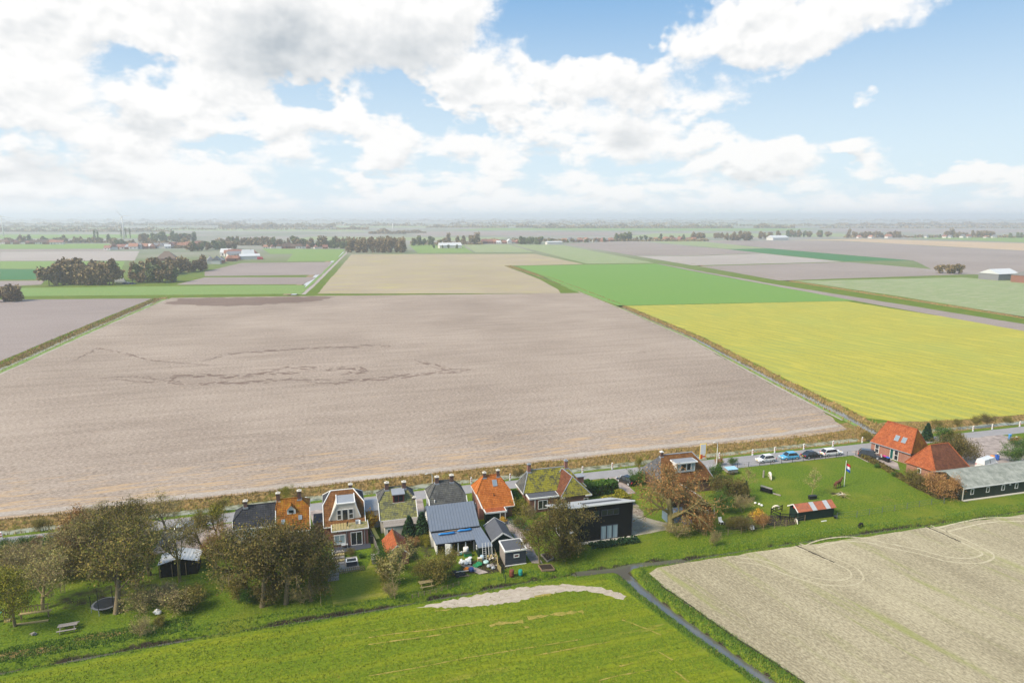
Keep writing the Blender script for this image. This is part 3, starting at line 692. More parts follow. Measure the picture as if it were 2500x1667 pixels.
# ------------------------------------------------------------------ building parts
def rplane(m_, bl, br, tr, tl, course=.33, lift=.045):
    """a roof plane laid in overlapping courses of tiles"""
    bl, br, tr, tl = map(Vector, (bl, br, tr, tl))
    nrm = (br - bl).cross((tl + tr) / 2 - (bl + br) / 2).normalized()
    n = max(2, round(((tl + tr) / 2 - (bl + br) / 2).length / course))
    for i in range(n):
        t0, t1 = i / n, min(1, (i + 1.25) / n)
        a, b = bl.lerp(tl, t0) + nrm * lift, br.lerp(tr, t0) + nrm * lift; c, d = br.lerp(tr, t1), bl.lerp(tl, t1)
        ln = (b - a).length; s0 = (a - bl).dot((br - bl).normalized()) if (br - bl).length > 1e-6 else 0
        s1 = (d - bl).dot((br - bl).normalized()) if (br - bl).length > 1e-6 else 0
        v0, v1 = i * .33 + .01, i * .33 + .33
        m_.face([a, b, c, d] if (c - d).length > 1e-4 else [a, b, c], [(s0, v0), (s0 + ln, v0), (s1 + (c - d).length, v1), (s1, v1)][:4 if (c - d).length > 1e-4 else 3])
        m_.face([bl.lerp(tl, t0), br.lerp(tr, t0), b, a])
    return m_
def rib(m_, p0, p1, r=.09):
    return m_.tube([p0, p1], r, 6)
def window(house, c, wd, ht, n=(0, -1), frame=None, nx=1, glass=None, th=.09, nz=1, label=None, name='window'):
    """window with frame and pane; c = centre on the wall, n = outward direction in plan"""
    n3 = Vector((n[0], n[1], 0)).normalized(); sx = Vector((-n3.y, n3.x, 0)); up = Vector((0, 0, 1)); c = Vector(c) + n3 * .02
    f = MB()
    for s in (-1, 1): f.obox(c + sx * s * (wd / 2 - th / 2), sx, n3, up, th / 2, .05, ht / 2)
    for s in (-1, 1): f.obox(c + up * s * (ht / 2 - th / 2), sx, n3, up, wd / 2 - th, .049, th / 2)
    for k in range(1, nx): f.obox(c + sx * (-wd / 2 + wd * k / nx), sx, n3, up, th * .4, .046, ht / 2 - th)
    for k in range(1, nz): f.obox(c + up * (-ht / 2 + ht * k / nz), sx, n3, up, wd / 2 - th, .043, th * .35)
    o = f.build(name, frame or P_WHITE, house, label=label)
    MB().obox(c - n3 * .005, sx, n3, up, wd / 2 - th * .8, .012, ht / 2 - th * .8).build('pane', glass or M_GLASS, o)
    return o
def chimney(house, x, y, z0, z1, s=.55, mat=None, cap=None):
    o = MB().box(x - s / 2, x + s / 2, y - s / 2, y + s / 2, z0, z1).build('chimney', mat or B_DARK, house)
    MB().box(x - s / 2 - .08, x + s / 2 + .08, y - s / 2 - .08, y + s / 2 + .08, z1, z1 + .1).box(x - .12, x + .12, y - .12, y + .12, z1 + .1, z1 + .28).build('cap', cap or P_CREAM, o)
    MB().box(x - s / 2 - .1, x + s / 2 + .1, y - s / 2 - .1, y + s / 2 + .1, z0 + .1, z0 + .38).build('flashing', P_LEAD, o)
def skylight(roofhouse, c, wd, ht, nrm, up):
    n3 = Vector(nrm).normalized(); up = Vector(up).normalized(); sx = up.cross(n3); c = Vector(c) + n3 * .06
    f = MB()
    for s in (-1, 1): f.obox(c + sx * s * (wd / 2 - .05), sx, up, n3, .05, ht / 2, .06); f.obox(c + up * s * (ht / 2 - .05), sx, up, n3, wd / 2 - .1, .05, .059)
    o = f.build('skylight', P_LEAD, roofhouse)
    MB().obox(c + n3 * .01, sx, up, n3, wd / 2 - .09, ht / 2 - .09, .03).build('pane', material('sky_glass', color=(.20, .25, .30), rough=.5, spec=.1), o)
def extrude_x(m_, prof, x0, x1):
    """profile of (y, z) points extruded along x"""
    n = len(prof)
    m_.face([(x0, y, z) for y, z in prof]); m_.face([(x1, y, z) for y, z in reversed(prof)])
    for i in range(n):
        (ya, za), (yb, zb) = prof[i], prof[(i + 1) % n]
        m_.face([(x0, yb, zb), (x0, ya, za), (x1, ya, za), (x1, yb, zb)])
    return m_
def extrude_y(m_, prof, y0, y1):
    n = len(prof)
    m_.face([(x, y0, z) for x, z in prof]); m_.face([(x, y1, z) for x, z in reversed(prof)])
    for i in range(n):
        (xa, za), (xb, zb) = prof[i], prof[(i + 1) % n]
        m_.face([(xb, y0, zb), (xa, y0, za), (xa, y1, za), (xb, y1, zb)])
    return m_
def cottage(label, x0, x1, bf, zf, bk, bb, rx0, rx1, rb, rz, front, side, wall, cat='house', xf0=None, xf1=None, trim=None, ridge=None):
    """small hipped cottage whose front slope runs down lower than its side eaves"""
    h = empty('cottage', ((x0 + x1) / 2, (bf + bb) / 2, 0), label, cat)
    ze = zf + (bk - bf) * (rz - zf) / (rb - bf)
    f0, f1 = (xf0 if xf0 is not None else x0), (xf1 if xf1 is not None else x1)
    m_ = MB(); rplane(m_, (f0, bf, zf), (f1, bf, zf), (x1, bk, ze), (x0, bk, ze)); rplane(m_, (x0, bk, ze), (x1, bk, ze), (rx1, rb, rz), (rx0, rb, rz))
    m_.build('roof_front', front, h)
    m_ = MB(); rplane(m_, (x0, bb, ze), (x0, bk, ze), (rx0, rb, rz), (rx0, rb, rz)); m_.build('roof_hip', side, h)
    m_ = MB(); rplane(m_, (x1, bk, ze), (x1, bb, ze), (rx1, rb, rz), (rx1, rb, rz)); m_.build('roof_hip', side, h)
    m_ = MB(); rplane(m_, (x1, bb, ze), (x0, bb, ze), (rx0, rb, rz), (rx1, rb, rz)); m_.build('roof_back', side, h)
    rt = MB()
    for a, b in (((x0, bk, ze), (rx0, rb, rz)), ((x1, bk, ze), (rx1, rb, rz)), ((x0, bb, ze), (rx0, rb, rz)), ((x1, bb, ze), (rx1, rb, rz)), ((rx0, rb, rz), (rx1, rb, rz))): rib(rt, Vector(a) + Vector((0, 0, .04)), Vector(b) + Vector((0, 0, .04)))
    rt.build('ridge_tiles', ridge or side, h)
    pr = [(bf + .22, 0), (bb - .2, 0), (bb - .2, ze - .03), (bk, ze - .03), (bf + .22, zf + .1)]
    extrude_x(MB(), pr, x0 + .15, x1 - .15).build('wall', wall, h)
    for s, xx, xl in ((-1, f0, x0), (1, f1, x1)):
        MB().beam((xx, bf - .02, zf + .02), (xl, bk + .05, ze + .02), .1, .26).build('verge_board', trim or P_WHITE, h)
    MB().box(f0 + .02, f1 - .02, bf - .1, bf + .02, zf - .1, zf + .02).build('gutter', trim or P_WHITE, h)
    for xx in (x0, x1): MB().box(xx - .06, xx + .06, bk, bb, ze - .14, ze - .01).build('eave_gutter', trim or P_WHITE, h)
    h['ze'] = ze
    return h

# ------------------------------------------------------------------ houses along the road, from left to right
# slate and mossy orange semi, half hidden by trees
h1 = cottage('mossy orange tiled house with small white dormer behind the dense brown trees', -9.0, -3.9, 104.0, 2.1, 106.2, 109.6, -8.7, -5.5, 107.3, 6.2, T_ORMOSS, T_ORMOSS, P_WRENDER, trim=P_WHITE)
chimney(h1, -8.6, 107.4, 5.6, 7.2); chimney(h1, -5.4, 107.3, 5.6, 7.3)
dm = MB(); dm.box(-7.3, -6.0, 105.7, 107.0, 4.2, 5.0); extrude_y(dm, [(-7.3, 5.0), (-6.0, 5.0), (-6.65, 5.65)], 105.7, 107.2); d_o = dm.build('dormer', P_WHITE, h1)
MB().box(-7.0, -6.3, 105.66, 105.72, 4.45, 4.9).build('pane', M_GLASS, d_o)
m_ = MB(); rplane(m_, (-7.45, 105.55, 4.9), (-7.45, 107.2, 4.9), (-6.65, 107.3, 5.72), (-6.65, 105.55, 5.72)); rplane(m_, (-5.85, 107.2, 4.9), (-5.85, 105.55, 4.9), (-6.65, 105.55, 5.72), (-6.65, 107.3, 5.72)); m_.build('dormer_roof', T_ORMOSS, d_o)
sl_n, sl_u = (0, -4.1, 3.3), (0, 3.3, 4.1)
for xx, yy in ((-7.9, 105.05), (-5.35, 105.3)): skylight(h1, (xx, yy, 2.1 + (yy - 104) * 1.2424), .55, .7, sl_n, sl_u)
window(h1, (-5.2, 104.2, 1.3), 1.3, 1.2, nx=2); window(h1, (-7.6, 104.2, 1.3), 1.1, 1.2, nx=2)
h1b = cottage('dark slate roofed house end with brick chimney left of the mossy orange roof', -15.4, -9.05, 105.9, 2.6, 106.6, 110.8, -13.6, -9.1, 107.9, 5.5, T_SLATE, T_SLATE, P_WRENDER)
chimney(h1b, -13.5, 107.8, 5.0, 6.3); window(h1b, (-11.6, 106.1, 1.4), .9, 1.5); window(h1b, (-13.2, 106.1, 1.4), .9, 1.3)

# house with the wide beige dormer
h2 = cottage('house with slate hip, white trimmed trapezoid dormer wall and mossy flat roofed extension', -1.9, 4.5, 103.2, 2.5, 106.3, 110.6, -.6, 2.95, 108.3, 6.35, T_RUSTY, T_SLATE, B_RED, ridge=P_WHITE)
m_ = MB(); extrude_y(m_, [(-.95, 2.7), (3.75, 2.7), (3.72, 3.3), (2.95, 5.75), (.25, 5.75), (-.95, 3.3)], 104.0, 107.9); d_o = m_.build('dormer', P_CREAM, h2)
m_ = MB()
for a, b in (((-1.0, 3.3), (.22, 5.8)), ((3.8, 3.3), (2.98, 5.8)), ((.15, 5.82), (3.05, 5.82))): m_.beam((a[0], 103.98, a[1]), (b[0], 103.98, b[1]), .16, .24, up=(0, 1, 0))
for a, b in (((.2, 104, 5.83), (.2, 107.9, 5.83)), ((3.0, 104, 5.83), (3.0, 107.9, 5.83)), ((.2, 107.85, 5.83), (3.0, 107.85, 5.83))): m_.beam(a, b, .14, .16)
m_.build('white_trim', P_WHITE, d_o)
MB().box(.28, 2.92, 104.1, 107.8, 5.75, 5.8).build('flat_roof', P_LEAD, d_o)
window(h2, (.55, 103.98, 4.0), .7, 1.7, nz=2); window(h2, (1.45, 103.98, 3.9), .95, 1.9, name='balcony_door', label='dark glazed balcony door in the dormer wall'); window(h2, (2.35, 103.98, 4.0), .75, 1.7, nz=2)
MB().box(-.62, 4.72, 101.15, 103.9, 0, 2.55).build('extension', B_RED, h2)
MB().box(-.78, 4.86, 100.98, 103.97, 2.553, 2.72).build('extension_roof', P_WHITE, h2)
fl = MB().box(-.68, 4.76, 101.08, 103.95, 2.72, 2.75).build('roof_covering', P_MOSSFLAT, h2)
for k in range(6): MB().box(-.5 + k * .42, -.2 + k * .42, 101.3, 103.7, 2.752, 2.79).build('deck_board', P_WOODY, h2)
MB().tube([(1.7, 102.2, 2.7), (1.7, 102.2, 3.3)], .07, 8).tube([(1.7, 102.2, 3.3), (1.7, 102.2, 3.45)], .13, 8).build('vent_pipe', P_BLACK, h2)
MB().lathe([(.16, 0), (.2, .2), (.12, .3), (.18, .5), (.1, .62)], 10, (3.6, 102.6, 2.75)).build('garden_urn', P_WHITE, h2)
MB().box(2.95, 3.55, 102.6, 103.2, 2.75, 3.25).build('roof_box', P_LEAD, h2)
window(h2, (.45, 101.13, 1.25), 1.75, 1.6, nx=2, th=.16, glass=M_CURTAIN); window(h2, (2.95, 101.13, 1.12), 1.75, 2.2, nx=2, th=.1, name='patio_door', label='white framed double patio door')
MB().tube([(4.2, 101.1, 0), (4.2, 101.1, 2.5)], .05, 6).build('downpipe', P_LEAD, h2); MB().tube([(1.5, 101.1, 0), (1.5, 101.1, 2.5)], .05, 6).build('downpipe', P_LEAD, h2)
chimney(h2, 2.55, 108.6, 5.6, 7.0); window(h2, (4.38, 105.6, 3.0), .3, .7, (1, 0))

# mossy roof with dark red dormer
h3 = cottage('mossy grey tiled cottage with a dark red dormer between two brick chimneys', 6.75, 12.8, 103.9, 2.2, 106.0, 110.4, 8.25, 11.2, 107.8, 6.15, T_MOSSG, T_GREY, P_CREAM)
chimney(h3, 8.3, 107.7, 5.5, 7.0, .6); chimney(h3, 11.1, 107.6, 5.5, 6.9, .6); chimney(h3, 12.55, 106.2, 2.6, 4.6, .5)
P_DKRED = paint('dark_red_paint', (.15, .035, .03))
m_ = MB(); extrude_x(m_, [(105.9, 4.15), (107.6, 5.9), (107.6, 5.95), (105.9, 5.6)], 9.1, 10.9); d_o = m_.build('dormer', P_DKRED, h3)
MB().slab([(8.95, 105.7, 5.62), (11.05, 105.7, 5.62), (11.05, 107.7, 6.0), (8.95, 107.7, 6.0)], .12).build('dormer_roof', P_LEAD, d_o)
window(h3, (10.0, 105.88, 4.85), 1.6, 1.2, nx=2, frame=P_DKRED)
MB().beam((9.0, 105.84, 4.15), (11.0, 105.84, 4.15), .1, .1).build('dormer_sill', P_WHITE, h3)
MB().box(7.4, 12.5, 102.3, 104.1, 0, 1.85).build('extension', P_CREAM, h3); MB().slab([(7.2, 102.1, 1.9), (12.7, 102.1, 1.9), (12.7, 104.2, 2.25), (7.2, 104.2, 2.25)], .08).build('extension_roof', P_GREYWOOD, h3)
window(h3, (8.3, 102.28, 1.0), 1.1, .9, nx=2); window(h3, (11.6, 102.28, 1.0), 1.2, .8, nx=2, glass=M_GLASS)
MB().box(4.9, 6.95, 106.6, 111.2, 0, 2.9).build('side_annex', P_CREAM, h3); MB().box(4.6, 7.0, 106.4, 111.4, 2.903, 3.05).build('annex_roof', P_LEAD, h3); window(h3, (6.2, 106.58, 1.9), .75, .6)

# grey tiled cottage with white walls
h4 = cottage('grey tiled cottage with white side wall behind the metal roofed barn', 15.0, 21.3, 104.6, 2.1, 106.3, 110.7, 16.7, 19.25, 108.4, 6.15, T_GREY, T_GREY, P_WRENDER)
chimney(h4, 16.7, 108.3, 5.5, 6.9, .6); chimney(h4, 19.2, 108.3, 5.5, 6.95, .6); MB().tube([(15.9, 105.9, 3.0), (15.9, 105.9, 3.9)], .09, 8).build('vent_pipe', P_WHITE, h4)
window(h4, (15.13, 109.0, 1.8), .7, .9, (-1, 0))

# orange cottage
h5 = cottage('bright orange tiled cottage with a skylight and white verge boards', 23.0, 29.05, 104.55, 1.95, 106.25, 110.35, 24.75, 27.35, 108.4, 6.25, T_ORANGE, T_ORANGE, B_RED, xf0=23.7, xf1=29.25)
chimney(h5, 24.9, 108.3, 5.6, 6.8, .5); chimney(h5, 27.3, 108.3, 5.6, 7.0, .5)
k5 = (6.25 - 1.95) / (108.4 - 104.55); skylight(h5, (26.5, 107.4, 1.95 + (107.4 - 104.55) * k5), .8, 1.15, (0, -k5, 1), (0, 1, k5))
MB().tube([(26.0, 105.9, 3.4), (26.0, 105.9, 4.0)], .06, 6).build('vent_pipe', P_BLACK, h5)
MB().box(23.95, 27.3, 102.95, 104.6, 0, 1.9).build('extension', P_GREEN, h5)
MB().box(23.85, 27.45, 102.85, 102.97, 1.72, 1.98).box(23.83, 23.95, 102.97, 104.5, 1.72, 1.98).box(27.33, 27.45, 102.97, 104.5, 1.72, 1.98).build('fascia', P_WHITE, h5)
MB().slab([(23.95, 102.97, 1.9), (27.33, 102.97, 1.9), (27.33, 104.6, 2.0), (23.95, 104.6, 2.0)], .05).build('extension_roof', T_ORANGE2, h5)
window(h5, (26.75, 102.93, .95), .95, 1.75, name='back_door', label='white framed glazed back door'); window(h5, (27.75, 104.75, 1.2), .6, .8); window(h5, (23.13, 107.3, 1.5), .5, .9, (-1, 0))

# mossy house with cross gable
h6 = empty('house', (37, 108, 0), 'mossy yellow-green roofed house with tiled cross wing and white fascias', 'house')
zE6, zR6 = 2.8, 6.0
m_ = MB(); rplane(m_, (31.5, 106.95, zE6), (43.2, 106.95, zE6), (40.2, 109.4, zR6), (33.1, 109.4, zR6)); m_.build('roof_front', T_MOSSY, h6)
m_ = MB(); rplane(m_, (31.5, 111.8, zE6), (31.5, 106.95, zE6), (33.1, 109.4, zR6), (33.1, 109.4, zR6)); m_.build('roof_hip', T_GREY, h6)
m_ = MB(); rplane(m_, (43.2, 106.95, zE6), (43.2, 111.8, zE6), (40.2, 109.4, zR6), (40.2, 109.4, zR6)); m_.build('roof_hip', T_MOSSY, h6)
m_ = MB(); rplane(m_, (43.2, 111.8, zE6), (31.5, 111.8, zE6), (33.1, 109.4, zR6), (40.2, 109.4, zR6)); m_.build('roof_back', T_GREY, h6)
# cross wing
m_ = MB(); rplane(m_, (37.3, 108.4, 2.45), (37.5, 104.45, 2.45), (40.15, 106.1, 5.35), (39.3, 109.0, 5.85)); m_.build('wing_roof_left', T_BROWN, h6)
m_ = MB(); rplane(m_, (37.5, 104.45, 2.45), (43.1, 104.45, 2.45), (40.15, 106.1, 5.35), (40.15, 106.1, 5.35)); m_.build('wing_hip', T_MOSSY, h6)
m_ = MB(); rplane(m_, (43.1, 104.45, 2.45), (43.3, 108.4, 2.45), (39.3, 109.0, 5.85), (40.15, 106.1, 5.35)); m_.build('wing_roof_right', T_MOSSY, h6)
m_ = MB()
for a, b in (((33.1, 109.4, 6.05), (40.2, 109.4, 6.05)), ((31.5, 106.95, 2.85), (33.1, 109.4, 6.05)), ((31.5, 111.8, 2.85), (33.1, 109.4, 6.05)), ((43.2, 106.95, 2.85), (40.2, 109.4, 6.05)), ((37.5, 104.45, 2.5), (40.15, 106.1, 5.4)), ((43.1, 104.45, 2.5), (40.15, 106.1, 5.4)), ((40.15, 106.1, 5.4), (39.3, 109.0, 5.9)), ((37.25, 108.4, 2.95), (39.2, 109.0, 5.95))): rib(m_, a, b, .08)
m_.build('ridge_tiles', P_LEAD, h6)
MB().box(31.75, 42.95, 107.1, 111.6, 0, 2.8).build('wall', B_RED, h6); MB().box(37.8, 42.8, 104.7, 107.1, 0, 2.43).build('wing_wall', B_RED, h6)
MB().box(32.1, 37.2, 105.0, 107.1, 0, 2.45).build('extension', B_RED, h6)
MB().box(31.9, 37.35, 104.85, 106.98, 2.453, 2.72).build('fascia', P_WHITE, h6); MB().box(32.05, 37.2, 105.0, 106.94, 2.72, 2.75).build('flat_roof', P_BITUMEN, h6)
for q_ in ((31.4, 31.56, 107, 111.8, 2.6, 2.8), (42.0, 43.2, 104.3, 104.44, 2.25, 2.47), (37.4, 38.2, 104.3, 104.44, 2.25, 2.47)): MB().box(*q_).build('eave_gutter', P_WHITE, h6)
window(h6, (34.4, 104.98, 1.35), 1.7, 1.6, nx=2); window(h6, (42.2, 104.68, 1.2), .8, 1.2); window(h6, (33.0, 104.98, 1.35), .15, 1.9)
chimney(h6, 33.2, 109.4, 5.4, 7.1, .55, B_RED, P_LEAD); chimney(h6, 40.1, 109.4, 5.4, 7.1, .55, B_RED, P_LEAD); MB().box(41.6, 42.8, 107.4, 108.6, 3.2, 4.6).build('roof_dormer', B_RED, h6); MB().box(41.4, 43.0, 107.2, 108.8, 4.6, 4.72).build('dormer_roof', P_LEAD, h6)

# black modern house
h7 = empty('modern_house', (39.5, 96.5, 0), 'black boarded modern house with grey lean-to roof and tall curtained window', 'house')
extrude_x(MB(), [(92.6, 0), (100.3, 0), (100.3, 3.2), (92.6, 5.95)], 33.9, 45.2).build('wall', P_BLACK, h7)
sl = lambda y: 6.15 - (y - 92.4) * .353
MB().slab([(33.5, 92.25, sl(92.25)), (45.45, 92.25, sl(92.25)), (45.0, 100.6, sl(100.6)), (33.3, 100.6, sl(100.6))], .16).build('roof', P_ZINC, h7)
MB().slab([(37.6, 94.6, sl(94.6) + .05), (44.3, 94.6, sl(94.6) + .05), (44.2, 96.4, sl(96.4) + .05), (37.8, 96.4, sl(96.4) + .05)], .04).build('roof_strip', P_BITUMEN, h7)
MB().box(33.5, 45.45, 92.18, 92.25, 5.98, 6.2).build('roof_edge', P_WHITE, h7)
for k in range(3): window(h7, (40.38 + k * .98, 92.58, 1.25), .95, 2.3, frame=P_ANTH, glass=M_CURTAIN, th=.07, label='tall pale curtained window')
for k, (xx, ww) in enumerate(((39.1, .95), (40.45, 1.0), (41.45, 1.0), (42.45, .95))): window(h7, (xx, 92.58, 4.55), ww, 1.0, frame=P_ANTH, th=.06)
window(h7, (33.88, 95.5, 1.5), 1.6, 2., (-1, 0), frame=P_WHITE); MB().box(45.2, 45.28, 92.55, 92.63, 0, 5.9).build('corner_post', P_ANTH, h7); MB().box(36, 45.4, 91.9, 92.6, 0, .08).build('plinth', P_CONCR if 'P_CONCR' in globals() else P_CREAM, h7)
MB().tube([(34.6, 92.4, 2.9), (35.2, 91.6, 2.2)], .05, 6).box(34.4, 35.0, 91.6, 92.5, 2.2, 2.3).build('outside_stair', P_WHITE, h7)

# brown mansard house with white dormer
h8 = empty('mansard_house', (62, 109, 0), 'brown tiled mansard house with a wide white dormer behind the big bare tree', 'house')
def man(y): return (105.5, 2.3), (106.7, 4.5), (108.7, 6.6)
m_ = MB(); rplane(m_, (57.0, 105.4, 2.3), (67.8, 105.4, 2.3), (66.6, 106.8, 4.5), (57.6, 106.8, 4.5)); rplane(m_, (57.6, 106.8, 4.5), (66.6, 106.8, 4.5), (64.9, 108.7, 6.6), (58.5, 108.7, 6.6)); m_.build('roof_front', T_RUSTY, h8)
m_ = MB(); rplane(m_, (67.8, 105.4, 2.3), (68.6, 112.6, 2.3), (66.9, 111.4, 4.5), (66.6, 106.8, 4.5)); rplane(m_, (66.6, 106.8, 4.5), (66.9, 111.4, 4.5), (64.9, 108.7, 6.6), (64.9, 108.7, 6.6)); m_.build('roof_side', T_RUSTY, h8)
m_ = MB(); rplane(m_, (56.6, 112.5, 3.0), (57.0, 105.4, 2.3), (58.5, 108.7, 6.6), (58.5, 108.7, 6.6)); m_.build('roof_hip', tile_mat('lichen_slate', (.17, .17, .18), (.09, .09, .10)), h8)
m_ = MB(); rplane(m_, (68.6, 112.6, 2.3), (56.6, 112.5, 2.6), (58.5, 108.7, 6.6), (64.9, 108.7, 6.6)); m_.build('roof_back', T_RUSTY, h8)
m_ = MB()
for a, b in (((58.5, 108.7, 6.65), (64.9, 108.7, 6.65)), ((64.9, 108.7, 6.62), (66.6, 106.8, 4.55)), ((66.6, 106.8, 4.55), (67.8, 105.4, 2.35))): rib(m_, a, b, .1)
m_.build('ridge_tiles', P_LEAD, h8)
extrude_x(MB(), [(105.6, 0), (112.4, 0), (112.4, 2.3), (105.6, 2.3)], 57.3, 67.7).build('wall', B_DARK, h8)
MB().box(60.25, 64.2, 106.2, 108.6, 3.9, 5.65).build('dormer', P_WHITE, h8)
d8 = MB().box(59.95, 64.55, 105.85, 109.1, 5.653, 5.85).build('dormer_fascia', P_WHITE, h8); MB().box(60.1, 64.4, 106.0, 109.0, 5.85, 5.88).build('dormer_roof', P_LEAD, d8)
for k, wd in enumerate((.8, 1.15, .9, .75)): window(h8, (60.75 + (0, 1.05, 2.12, 3.0)[k], 106.18, 4.85), wd, 1.35, th=.07, glass=M_CURTAIN if k in (0, 3) else M_GLASS, frame=P_WHITE)
chimney(h8, 58.6, 108.7, 6.0, 7.2, .5, B_DARK, P_WHITE)

# brown barn behind the bare tree
h9 = empty('barn', (59, 98, 0), 'low brown roofed barn hidden behind the big bare tree', 'barn')
m_ = MB(); rplane(m_, (55.6, 101.5, 1.6), (56.6, 95.2, 1.6), (59.0, 95.0, 3.9), (58.4, 101.0, 3.9)); m_.build('roof_left', T_BROWN, h9)
m_ = MB(); rplane(m_, (61.5, 95.0, 1.9), (61.4, 101.4, 1.9), (58.4, 101.0, 3.9), (59.0, 95.0, 3.9)); m_.build('roof_right', T_BROWN, h9)
rib(MB(), (58.4, 101.0, 3.95), (59.0, 95.0, 3.95), .1).build('ridge_tiles', P_CREAM, h9)
MB().face([(56.9, 95.5, 0), (61.2, 95.4, 0), (61.2, 95.4, 1.85), (59.0, 95.4, 3.7), (56.9, 95.5, 1.65)]).face([(61.2, 95.4, 0), (61.2, 101, 0), (61.2, 101, 1.85), (61.2, 95.4, 1.85)]).face([(56.9, 101, 0), (56.9, 95.5, 0), (56.9, 95.5, 1.65), (56.9, 101, 1.65)]).build('wall', P_BLACK, h9)
window(h9, (60.3, 95.38, 1.0), .7, .8); MB().beam((61.45, 95.0, 1.95), (61.5, 94.9, .1), .08, .08).build('downpipe', P_WHITE, h9)

# orange house at the right end of the paddock
h10 = empty('house', (115, 110, 0), 'orange tiled house with two skylights and a parked dark car in front', 'house')
d_ = Vector((.212, -.977, 0)); e_ = Vector((.977, .212, 0)); Rr = Vector((116.24, 107.96, 0)); Rl = Rr - d_ * 6.5
def at10(al, ac, z): q = Rr + d_ * al + e_ * ac; return (q.x, q.y, z)
zr, ze = 6.9, 2.4
m_ = MB(); rplane(m_, at10(-7.9, -3.15, ze), at10(1.15, -3.15, ze), at10(0, 0, zr), at10(-6.5, 0, zr)); m_.build('roof_front', T_ORANGE2, h10)
m_ = MB(); rplane(m_, at10(1.15, -3.15, ze), at10(1.15, 3.15, ze), at10(0, 0, zr), at10(0, 0, zr)); m_.build('roof_hip', T_ORMOSS, h10)
m_ = MB(); rplane(m_, at10(1.15, 3.15, ze), at10(-7.9, 3.15, ze), at10(-6.5, 0, zr), at10(0, 0, zr)); m_.build('roof_back', T_ORMOSS, h10)
m_ = MB(); rplane(m_, at10(-7.9, 3.15, ze), at10(-7.9, -3.15, ze), at10(-6.5, 0, zr), at10(-6.5, 0, zr)); m_.build('roof_hip', T_ORMOSS, h10)
m_ = MB()
for a, b in ((at10(-6.5, 0, zr + .05), at10(0, 0, zr + .05)), (at10(1.15, -3.15, ze + .05), at10(0, 0, zr + .05)), (at10(1.15, 3.15, ze + .05), at10(0, 0, zr + .05))): rib(m_, a, b, .11)
m_.build('ridge_tiles', T_ORANGE2, h10)
MB().prism([at10(1.0, -2.9, 0)[:2], at10(1.0, 2.9, 0)[:2], at10(-7.7, 2.9, 0)[:2], at10(-7.7, -2.9, 0)[:2]], 0, 2.4).build('wall', B_ORANGE, h10)
MB().beam(at10(-7.9, -3.2, ze - .02), at10(1.15, -3.2, ze - .02), .14, .14).build('gutter', P_LEAD, h10)
nn = (-.977, -.212)
window(h10, at10(-6.3, -2.9, 1.25), .95, 1.9, nn, nz=2); window(h10, at10(-3.0, -2.9, 1.15), .8, 2.2, nn, name='front_door', glass=material('teal_door', color=(.01, .08, .07), rough=.4), label='teal front door in a white frame'); window(h10, at10(-2.0, -2.9, 1.15), .9, 2.2, nn, nz=2)
sn = -e_ * 4.5 + Vector((0, 0, 3.15)); su = e_ * 3.15 + Vector((0, 0, 4.5))
for al in (-2.9, -1.35): skylight(h10, at10(al, -1.75, zr - 1.75 * 4.5 / 3.15), .95, 1.25, sn, su)
# pyramid roofed barn
h11 = empty('barn', (114, 101, 0), 'brown and orange hipped barn attached right of the orange house', 'barn')
q = [(109.4, 103.7, 2.0), (110.6, 97.6, 2.0), (119.1, 97.65, 2.0), (118.6, 104.6, 2.0)]; ra, rb_ = (112.7, 101.4, 6.0), (117.3, 101.5, 6.0)
m_ = MB(); rplane(m_, q[0], q[1], ra, ra); m_.build('roof_hip', T_ORANGE2, h11); m_ = MB(); rplane(m_, q[1], q[2], rb_, ra); m_.build('roof_front', T_BROWN, h11)
m_ = MB(); rplane(m_, q[2], q[3], rb_, rb_); m_.build('roof_hip', T_BROWN, h11); m_ = MB(); rplane(m_, q[3], q[0], ra, rb_); m_.build('roof_back', T_BROWN, h11)
m_ = MB()
for a, b in ((ra, rb_), (q[0], ra), (q[1], ra), (q[2], rb_)): rib(m_, Vector(a) + Vector((0, 0, .05)), Vector(b) + Vector((0, 0, .05)), .11)
m_.build('ridge_tiles', T_ORANGE2, h11)
MB().prism([(109.75, 103.5), (110.85, 97.9), (118.8, 97.95), (118.3, 104.2)], 0, 1.98).build('wall', B_ORANGE, h11); window(h11, (110.25, 100.9, 1.2), .7, 1.0, (-.98, -.2))

# long green shed
h12 = empty('long_shed', (120, 91.3, 0), 'long dark green shed with pale corrugated roof and a row of small windows', 'shed')
MB().box(108.2, 134, 89.5, 93.0, 0, 2.45).build('wall', P_GREEN2, h12)
MB().face([(108.2, 89.5, 2.45), (108.2, 93.2, 3.9), (108.2, 93.0, 2.4)]).build('gable', P_GREEN2, h12)
m_ = MB(); n_ = 132
for k in range(n_):     # corrugated sheets
    xa, xb = 108.0 + 26.2 * k / n_, 108.0 + 26.2 * (k + 1) / n_; za, zb = (.03, 0) if k % 2 else (0, .03)
    m_.face([(xa, 89.2, 2.45 + za), (xb, 89.2, 2.45 + zb), (xb, 93.3, 4.0 + zb), (xa, 93.3, 4.0 + za)]); m_.face([(xb, 96.4, 2.9 + zb), (xa, 96.4, 2.9 + za), (xa, 93.3, 4.0 + za), (xb, 93.3, 4.0 + zb)])
m_.build('roof', P_ASB, h12); MB().box(108.0, 134.2, 89.12, 89.2, 2.3, 2.46).build('gutter', P_WHITE, h12); MB().box(108.05, 108.2, 89.38, 89.5, 0, 2.4).build('corner_post', P_CREAM, h12)
MB().box(108.2, 134, 89.1, 89.5, 0, .12).build('plinth', P_CREAM, h12)
